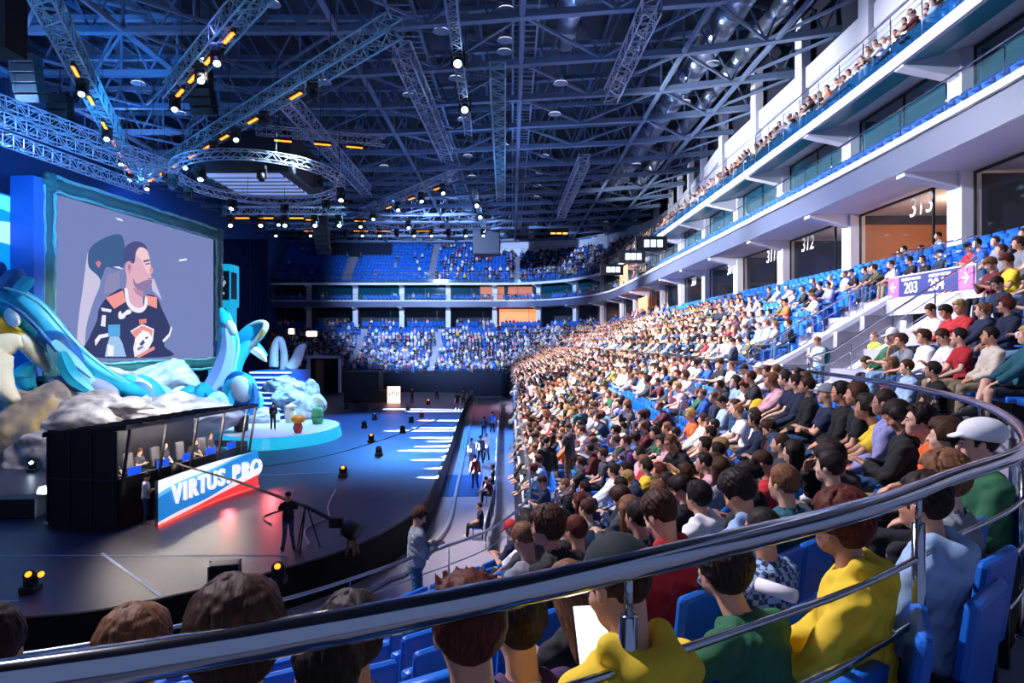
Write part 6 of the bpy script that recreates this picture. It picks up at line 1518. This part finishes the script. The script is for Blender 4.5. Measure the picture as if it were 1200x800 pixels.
def dress(a, c, name, bars, heads, offs=.5, lit=lambda i: True, L=1.):
    a, c = Vector(a), Vector(c); d = c-a
    for i, f in enumerate(bars): bar(a+d*f+Vector((0, 0, -.42)), d, '%s orange LED bar along the %s' % (ORDN[i], name), L)
    for i, f in enumerate(heads): head(a+d*f+Vector((0, 0, -.3)), '%s moving light under the %s' % (ORDN[i], name), lit(i), (.25, -.6, -.75))
T1 = (px(38, -30, 12), px(158, 205, 12)); T2 = (px(310, -20, 12), px(201, 108, 12)); T3 = (px(462, 30, 12), px(168, 208, 12)); T4 = (px(532, 205, 12), px(424, 249, 12))
truss(*T1, .75, 'long dark truss with orange bars running down towards the screen at the left', tblk); dress(*T1, 'left truss', (.25, .38, .52, .64, .73, .81, .88, .95), (.3, .55, .75, .9), L=1.3)
truss(*T2, .75, 'short dark truss hanging at top left with orange bars', tblk); dress(*T2, 'short top truss', (.3, .5, .7, .87), (.42, .6, .95), L=1.2)
truss(*T3, .75, 'long diagonal truss running from top centre down to the screen', tblk); dress(*T3, 'diagonal truss', (.25, .4, .52, .6, .68, .78, .86, .94), (.2, .36, .47, .57, .72, .84, .97), L=1.2, lit=lambda i: i in (2, 4, 6))
truss(*T4, .6, 'short bright truss right of the ring with orange bars', tsil); dress(*T4, 'short bright truss', (.15, .4, .65), (.1, .3, .55, .85))
T5 = (px(300, 152, 12.2), px(452, 166, 12.2)); truss(*T5, .5, 'horizontal silver truss above the ring', tsil); dress(*T5, 'silver truss above the ring', (.2, .5, .75), ())
T6 = (Vector((-19.8, 47, 9.0)), Vector((-11.5, 47, 9.0))); truss(*T6, .5, 'low horizontal truss under the ring', tsil); dress(*T6, 'truss under the ring', (.15, .35, .6), (.05, .3, .5, .75, .95))
T7 = (Vector((-25.5, 71, 12.0)), Vector((-2.2, 71, 12.0))); truss(*T7, .6, 'far horizontal truss carrying a row of bright lamps', tsil); dress(*T7, 'far truss', (.2, .42, .52, .7), [.04+.077*i for i in range(13)], L=1.6, lit=lambda i: i % 3 != 1)
T8 = (Vector((-22, 60, 11.3)), Vector((-8, 62, 11.3))); truss(*T8, .5, 'middle distance horizontal truss behind the ring', tblk); dress(*T8, 'truss behind the ring', (.3, .6), (.1, .35, .6, .9))
for (a, c, w, lb, m) in ((px(332, 112, 13), px(430, 224, 13), .8, 'pale lattice walkway truss crossing behind the ring', tsil), (px(470, 58, 14), px(524, 182, 14), .85, 'pale lattice truss left of the roof middle', tsil), (px(583, 82, 14), px(587, 232, 14), .8, 'dark lattice truss hanging near the roof middle', tblk),
                          (px(765, 5, 15), px(716, 112, 15), .8, 'pale lattice truss at the top right of the roof', tsil), (px(685, 187, 15), px(657, 252, 15), .9, 'short pale lattice truss far under the roof', tsil)): truss(a, c, w, lb, m, group=None)
T9 = (px(527, -10, 15), px(549, 155, 15)); truss(*T9, .5, 'lattice truss carrying two bright blue-white lamps', tsil)
T10 = (px(556, 225, 15), px(570, 275, 15)); truss(*T10, .5, 'far lattice truss carrying three bright lamps', tsil)
for i, (u, v) in enumerate(((537, 66), (545, 121))): head(px(u, v, 14.8)+Vector((0, 0, .5)), '%s of two bright blue-white lamps under the roof' % ('nearer', 'farther')[i], True, (0, -.85, -.5), s=1.5)
for i, (u, v) in enumerate(((559, 236), (563, 250), (567, 266))): head(px(u, v, 14.8)+Vector((0, 0, .5)), '%s of three bright lamps far under the roof' % ('nearest', 'middle', 'farthest')[i], True, (0, -.85, -.5), s=1.5)
for i, (a, c) in enumerate(((px(-30, 108, 11), px(205, 198, 11)), (px(-30, 128, 10.4), px(190, 208, 10.4)), (px(-30, 150, 9.6), px(170, 222, 9.6)))): truss(a, c, .55, 'blue-lit truss high behind the screen, %s of three' % ('upper', 'middle', 'lower')[i], tsil)
# ring truss
RCX, RCY, RZ_, RR = -14.75, 40., 9.45, 4.6
t = thing('ring_truss', 'large circular silver lattice truss hanging over the deck', 'truss', (RCX, RCY, RZ_))
t.rotation_euler = (-.06, 0, 0); b = MB(); q = MB(); n = 64
def rp(i, r, z): return Vector((r*math.cos(2*PI*i/n), r*math.sin(2*PI*i/n), z))
for r, z in ((RR-.22, -.22), (RR+.22, -.22), (RR-.22, .22), (RR+.22, .22)): b.tube([rp(i, r, z) for i in range(n)], .032, 6, closed=True)
for i in range(n):
    s_ = -1 if i % 2 else 1; q.beam(rp(i, RR+.22*s_, -.22), rp(i+1, RR-.22*s_, -.22), .03); q.beam(rp(i, RR+.22*s_, .22), rp(i+1, RR-.22*s_, .22), .03); q.beam(rp(i, RR+.22, -.22*s_), rp(i+1, RR+.22, .22*s_), .03); q.beam(rp(i, RR-.22, -.22*s_), rp(i+1, RR-.22, .22*s_), .03)
b.build('ring_chord', tsil, t); q.build('ring_lacing', tsil, t)
for k in range(6): a = rp(k*n/6, RR, .2); MB().tube([a, a+Vector((0, 0, 6.4))], .015, 4).build('hanging_wire', black, t)
for k in range(9): p = rp(k*n/9+2, RR, -.25)+Vector((RCX, RCY, RZ_)); head(p, '%s moving light around the ring truss' % ORDN[k], k % 3 == 0, (.1*math.cos(k), -.5, -.8))
# centre scoreboard
t = thing('centre_scoreboard', 'dark hanging centre scoreboard with striped pale underside seen through the ring', 'scoreboard', (-17.2, 46.5, 10.6))
MB().box((0, 0, 1.45), (6.2, 6.6, 2.7)).build('housing', mat('scoreboard_black', '#10131f', .6), t, bevel=.15)
b = MB()
for k in range(6): b.box((0, -2.7+k*1.05, .06), (4.8, .7, .08))
b.build('underside_panel', mat('underside_pale', '#c8d2f0', .5, emit='#a8b8f0', estr=.3), t); b = MB()
for k in range(6): b.beam((-2.5, -2.2+k*1.05, .02), (2.5, -2.2+k*1.05, .02), .12, .12)
b.build('underside_slat', tblk, t); b = MB()
for sx in (-2, 2):
    for sy in (-2, 2): b.tube([(sx, sy, 2.7), (sx, sy, 5.4)], .03, 6)
b.build('hanging_cable', black, t)
# speakers and black boxes
def array(p, n, lb, face=0.):
    t = thing('speaker_array', lb, 'speaker', p, face)
    y = z = 0; a = 0.
    for k in range(n):
        MB().box((0, y, z), (1.2, .7, .42), M=Matrix.Rotation(a, 3, 'X')).build('speaker_cabinet', black, t, bevel=.03); a += .09; z -= .44*math.cos(a); y += .44*math.sin(a)
    MB().tube([(0, 0, .2), (0, 0, 5)], .03, 6).build('hanging_chain', black, t)
array((-16.6, 59, 11.2), 9, 'curved hanging line of black speakers right of the ring'); array((-26.5, 40, 14.2), 6, 'short black speaker line hanging above the screen corner'); array((-23.5, 33, 13.6), 5, 'black speaker line hanging left of the short truss'); array((-16.5, 36, 14.5), 6, 'black speaker line near the diagonal truss')
o = MB().box((-20.9, 26.6, 15.8), (4.6, 1.2, 9.2)).build('hanging_drape_box', dblack); o.location.x -= .7; tag(o, 'black draped block hanging at the top left corner', 'drape')
t = thing('video_cube', 'dark hanging box in front of the far upper seats', 'screen', (-3.4, 92, 12.2)); MB().box((0, 0, 1), (3.6, 3, 3.2)).build('housing', mat('cube_dark', '#131a2c', .6), t, bevel=.1); MB().tube([(0, 0, 2.5), (0, 0, 4.2)], .05).build('hanger', black, t)
# round bay lamps
lamp_in = mat('lamp_disc', '#cfd8e8', .4, emit='#dfe6ff', estr=2.); lamp_out = mat('lamp_shade', '#9aa6bc', .35, .6)
LAMPS = [(593, 12), (592, 48), (591, 61), (657, 98), (650, 134), (638, 183), (633, 203), (630, 218), (628, 231), (763, 168), (746, 193), (835, 75), (802, 120), (318, 5), (162, 98), (380, 97), (211, 133), (420, 155), (517, 37), (543, 140), (534, 92), (450, 195), (591, 147), (591, 171), (684, 2), (725, 222), (800, 0), (548, 183), (553, 207), (479, 112)]
prof = [(.06, .5), (.14, .48), (.16, .3), (.42, .02), (.46, 0), (.43, 0)]; LM = None
for i, (u, v) in enumerate(LAMPS):
    p = px(u, v, 16.3 if i not in (3, 4) else 15.4); t = thing('bay_lamp', '', 'lamp', p, 0, 'round bay lamps under the roof')
    t['label'] = 'round bay lamp under the roof, %s, %s' % (('by the silver duct' if u > 740 else 'in the middle lamp row' if u > 560 else 'left of the roof middle' if u > 400 else 'above the stage side'), ('number %d from the front' % (sum(1 for a in LAMPS if a[1] < v)+1)))
    if LM is None:
        a_ = MB().lathe(prof, n=20).build('x', lamp_out, None, True); b_ = MB().lathe([(.01, .04), (.4, .04), (.4, .06), (.01, .07)], n=20).build('x', lamp_in); r_ = MB().tube([(0, 0, .5), (0, 0, 3.)], .02, 6).build('x', black); LM = [q.data for q in (a_, b_, r_)]
        for q in (a_, b_, r_): bpy.data.objects.remove(q)
    for nm_, me in zip(('lamp_shade', 'lens', 'hanging_rod'), LM): o = bpy.data.objects.new(nm_, me); C.objects.link(o); o.parent = t
t = thing('bay_lamp', 'amber glowing lamp cluster below the roof far right', 'lamp', px(655, 274, 12.5)); MB().box((0, 0, .3), (2.2, 1, .5)).build('housing', black, t); b = MB()
for k in range(3): b.box((-.7+k*.7, -.3, .02), (.5, .5, .08))
b.build('amber_lens', mat('amber', '#ffb060', .4, emit='#ffa040', estr=3), t)
# lights standing on the deck
FL = [(36, 693, 1, 'pair of orange lamps at the near left of the deck'), (326, 683, 2, 'small lamp beside the black case'), (38, 553, 3, 'dazzling white lamp on the floor by the boulder'), (406, 479, 0, 'far left lamp of the deck middle'), (430, 482, 0, 'lamp in front of the far booth'), (439, 492, 0, 'lamp left of the middle deck cable'), (427, 501, 0, 'dark lamp at the left of the blue floor light'), (478, 481, 0, 'small lamp beyond the orange dot'), (494, 489, 1, 'orange lamp in the middle of the deck'), (482, 495, 0, 'lamp on the deck cable'), (472, 507, 0, 'lamp at the near end of the deck cable'), (435, 518, 1, 'orange lamp in the striped floor light'), (444, 534, 0, 'dark lamp on the near striped light'), (402, 559, 1, 'orange lamp at the near edge of the light stripes'), (333, 513, 0, 'lamp in front of the round platform'), (390, 505, 0, 'lamp right of the round platform'), (502, 474, 1, 'faint lamp before the far boards')]
for u, v, k, lb in FL:
    D = 6.3*800/(v-400); x = (u-600)/800*D; t = thing('floor_light', lb, 'stage light', (x, D, DECK), 0, 'small lights standing on the deck'); t['label'] = lb
    MB().box((0, 0, .08), (.4, .36, .16)).build('base', black, t, bevel=.02); MB().box((0, 0, .3), (.34, .08, .3)).build('yoke', black, t)
    MB().lathe([(.08, -.16), (.15, -.12), (.15, .12), (.12, .14)], (0, 0, .38), 12, (.1, -.6, .5)).build('lamp_head', black, t, True)
    em_ = {0: lens_d, 1: orange, 2: orange, 3: mat('lens_dazzle', '#ffffff', .3, emit='#d8ecff', estr=60)}[k]
    b = MB(); n = 2 if k == 1 and u < 100 else 1
    for q in range(n): b.lathe([(.005, .15), (.08, .15), (.005, .17)], (q*.32, 0, .38), 12, (.1, -.6, .5))
    b.build('lens', em_, t)

# ---------------------------------------------------------------- light
def spot(nm, p, tgt, e, col, size=40, r=.3, blend=.6):
    l = bpy.data.lights.new(nm, 'SPOT'); l.energy = e; l.color = col; l.spot_size = math.radians(size); l.spot_blend = blend; l.shadow_soft_size = r
    o = bpy.data.objects.new(nm, l); C.objects.link(o); o.location = p; o.rotation_euler = (Vector(tgt)-Vector(p)).to_track_quat('-Z', 'Y').to_euler(); return o
def area(nm, p, tgt, e, col, sx, sy):
    l = bpy.data.lights.new(nm, 'AREA'); l.energy = e; l.color = col; l.shape = 'RECTANGLE'; l.size = sx; l.size_y = sy
    o = bpy.data.objects.new(nm, l); C.objects.link(o); o.location = p; o.rotation_euler = (Vector(tgt)-Vector(p)).to_track_quat('-Z', 'Y').to_euler(); return o
LAV = (.93, .88, 1.0); BLU = (.12, .38, 1.0); CYA = (.15, .62, 1.0); WRM = (1, .9, .86)
# audience spots without fixtures, set clear of the trusses, aimed at the right-hand stand
spot('audience_spot', (-8, 34, 11), (8, 34, -.5), 52000, WRM, 62, .4)
spot('audience_spot', (-10, 52, 10.8), (8, 54, 0), 72000, WRM, 60, .4)
spot('audience_spot', (-5, 20, 10.5), (6, 19, -2), 19000, LAV, 60, .4)
spot('audience_spot', (-9, 10, 12), (2.5, 7, -2.5), 14000, LAV, 55, .35)
spot('audience_spot', (-11, 66, 11), (6, 76, 0), 52000, LAV, 60, .4)
spot('audience_spot', (-14, 74, 12), (-8, 100, 7), 60000, (.42, .6, 1), 80, .4)
spot('suite_wash', (-3, 31, 9), (12, 26, 6), 21000, (.84, .85, 1.0), 75, .5)
spot('suite_wash', (-3, 53, 9), (12, 52, 7), 23000, (.78, .83, 1.0), 75, .5)
spot('suite_wash', (-6, 14, 10), (13, 18, 7), 11000, (.7, .78, 1.0), 75, .5)
spot('corridor_fill', (-6, 34, 11), (-1.5, 36, -7.4), 4500, (.85, .85, 1.0), 60, .3)  # unseen spot added to brighten the corridor floor
spot('truss_wash', (-15, 30, 7), (-23, 37, 11), 20000, (.04, .36, 1.0), 70, .3)
spot('audience_spot', (-9, 24, 11), (2.5, 24, -3), 22000, WRM, 52, .4)  # extra spot without fixture, added to lift the dim lower rows
# blue stage washes
spot('stage_wash', (-10, 36, 12), (-24, 40, -3.5), 22000, (.6, .85, 1.0), 46, .4)
spot('stage_wash', (-9, 48, 12), (-21, 50, -2), 34000, (.3, .7, 1.0), 55, .4)
spot('stage_wash', (-16, 40, 12), (-15, 44.6, -6), 6500, (.8, .85, 1.0), 34, .3)
spot('stage_wash', (-12, 28, 12), (-22, 35, -4), 24000, (1, .94, .86), 46, .3)
spot('deck_wash', (-10, 60, 13), (-9, 50, -6.3), 85000, (.06, .3, 1.0), 66, .3)
spot('deck_wash', (-12, 26, 13), (-9, 25, -6.3), 2600, (.24, .2, 1.0), 75, .3)
spot('deck_red', (-9.0, 72, 6), (-8, 72, -6.3), 3000, (1, .3, .3), 80, .3)
spot('banner_red', (-10.4, 29.5, -5.4), (-8.6, 28.5, -6.3), 160, (1, .12, .12), 130, .2)
spot('banner_red', (-10.8, 26, -5.9), (-9.4, 25, -6.3), 60, (1, .12, .12), 130, .2)
# uplights that wash the roof
for p, t_, e in (((-26, 30, 10), (-20, 36, 20), 5200), ((-28, 48, 10.5), (-24, 52, 20), 6500), ((-1, 52, 8.5), (-2, 54, 20), 3000), ((-6, 76, 9), (-4, 80, 20), 3400), ((4, 32, 8), (5, 36, 20), 1300), ((9, 50, 8), (8, 54, 20), 1000), ((-20, 20, 9), (-16, 25, 20), 2400)):
    spot('roof_uplight', p, t_, e*.85, (.2, .45, 1.0), 140, .4, .9)
spot('wall_wash', (-30.5, 34, 12), (-37, 40, 9), 5000, (.05, .25, 1.0), 140, .4, .9)
spot('wall_wash', (-30.5, 62, 11), (-37, 66, 7), 5000, (.05, .25, 1.0), 140, .4, .9)
spot('frame_fill', (-14, 44, 11.5), (-26, 49, 4), 3000, (.6, .85, 1.0), 75, .4)  # added spot brightening the screen frame, no lamp hangs there
spot('upper_wall_fill', (-2, 40, 6), (17, 42, 12), 26000, (.85, .9, 1.0), 62, .4)  # unseen spots added to brighten the upper back wall
spot('upper_wall_fill', (-4, 66, 6), (16, 72, 12), 24000, (.85, .9, 1.0), 50, .4)
for yy, en in ((24.8, 90), (17, 30), (32, 30), (39, 30)): q_ = bpy.data.lights.new('suite_fill', 'POINT'); q_.energy = en*2; q_.color = (1, .72, .45); q_.shadow_soft_size = .15; o_ = bpy.data.objects.new('suite_fill', q_); C.objects.link(o_); o_.location = (16.6, yy, 4.7)  # unseen point lights added to lift the dark suite interiors
# low beams added to streak the floor, several with no lamp standing there
for u, v, e in ((390, 505, 364000), (427, 501, 308000), (430, 482, 420000), (406, 479, 420000), (435, 518, 364000), (444, 534, 224000), (402, 559, 168000), (439, 492, 308000), (396, 528, 364000), (404, 540, 280000), (452, 470, 364000), (420, 512, 300000), (416, 524, 260000), (415, 549, 120000)):
    D = 6.3*800/(v-400); x = (u-600)/800*D; spot('floor_beam', (x, D, -5.55), (x+6, D+.5*math.sin(u), -6.36), e*2.2, (.72, .84, 1.0), 9.5, .03, .4)
spot('floor_beam', ((38-600)/800*32.9, 32.7, -5.6), (-15, 24, -6.4), 160000, (.6, .85, 1.0), 12, .05, .6)
w = bpy.data.worlds.new('hall'); bpy.context.scene.world = w; w.use_nodes = True; bgn = w.node_tree.nodes['Background']; bgn.inputs[0].default_value = (.30, .40, .75, 1); bgn.inputs[1].default_value = .32
cam = bpy.data.cameras.new('camera'); cam.lens = 24; cam.sensor_width = 36; cam.clip_start = .05; cam.clip_end = 400
co = bpy.data.objects.new('camera', cam); C.objects.link(co); co.location = (0, 0, 0); co.rotation_euler = (PI/2, 0, 0)
sc = bpy.context.scene; sc.camera = co
sc.view_settings.view_transform = 'Standard'; sc.view_settings.look = 'None'; sc.view_settings.gamma = 1; sc.view_settings.use_curve_mapping = False; sc.view_settings.exposure = .42
try: sc.cycles.use_denoising = True; sc.cycles.max_bounces = 6; sc.cycles.transparent_max_bounces = 12
except Exception as e: print(e)
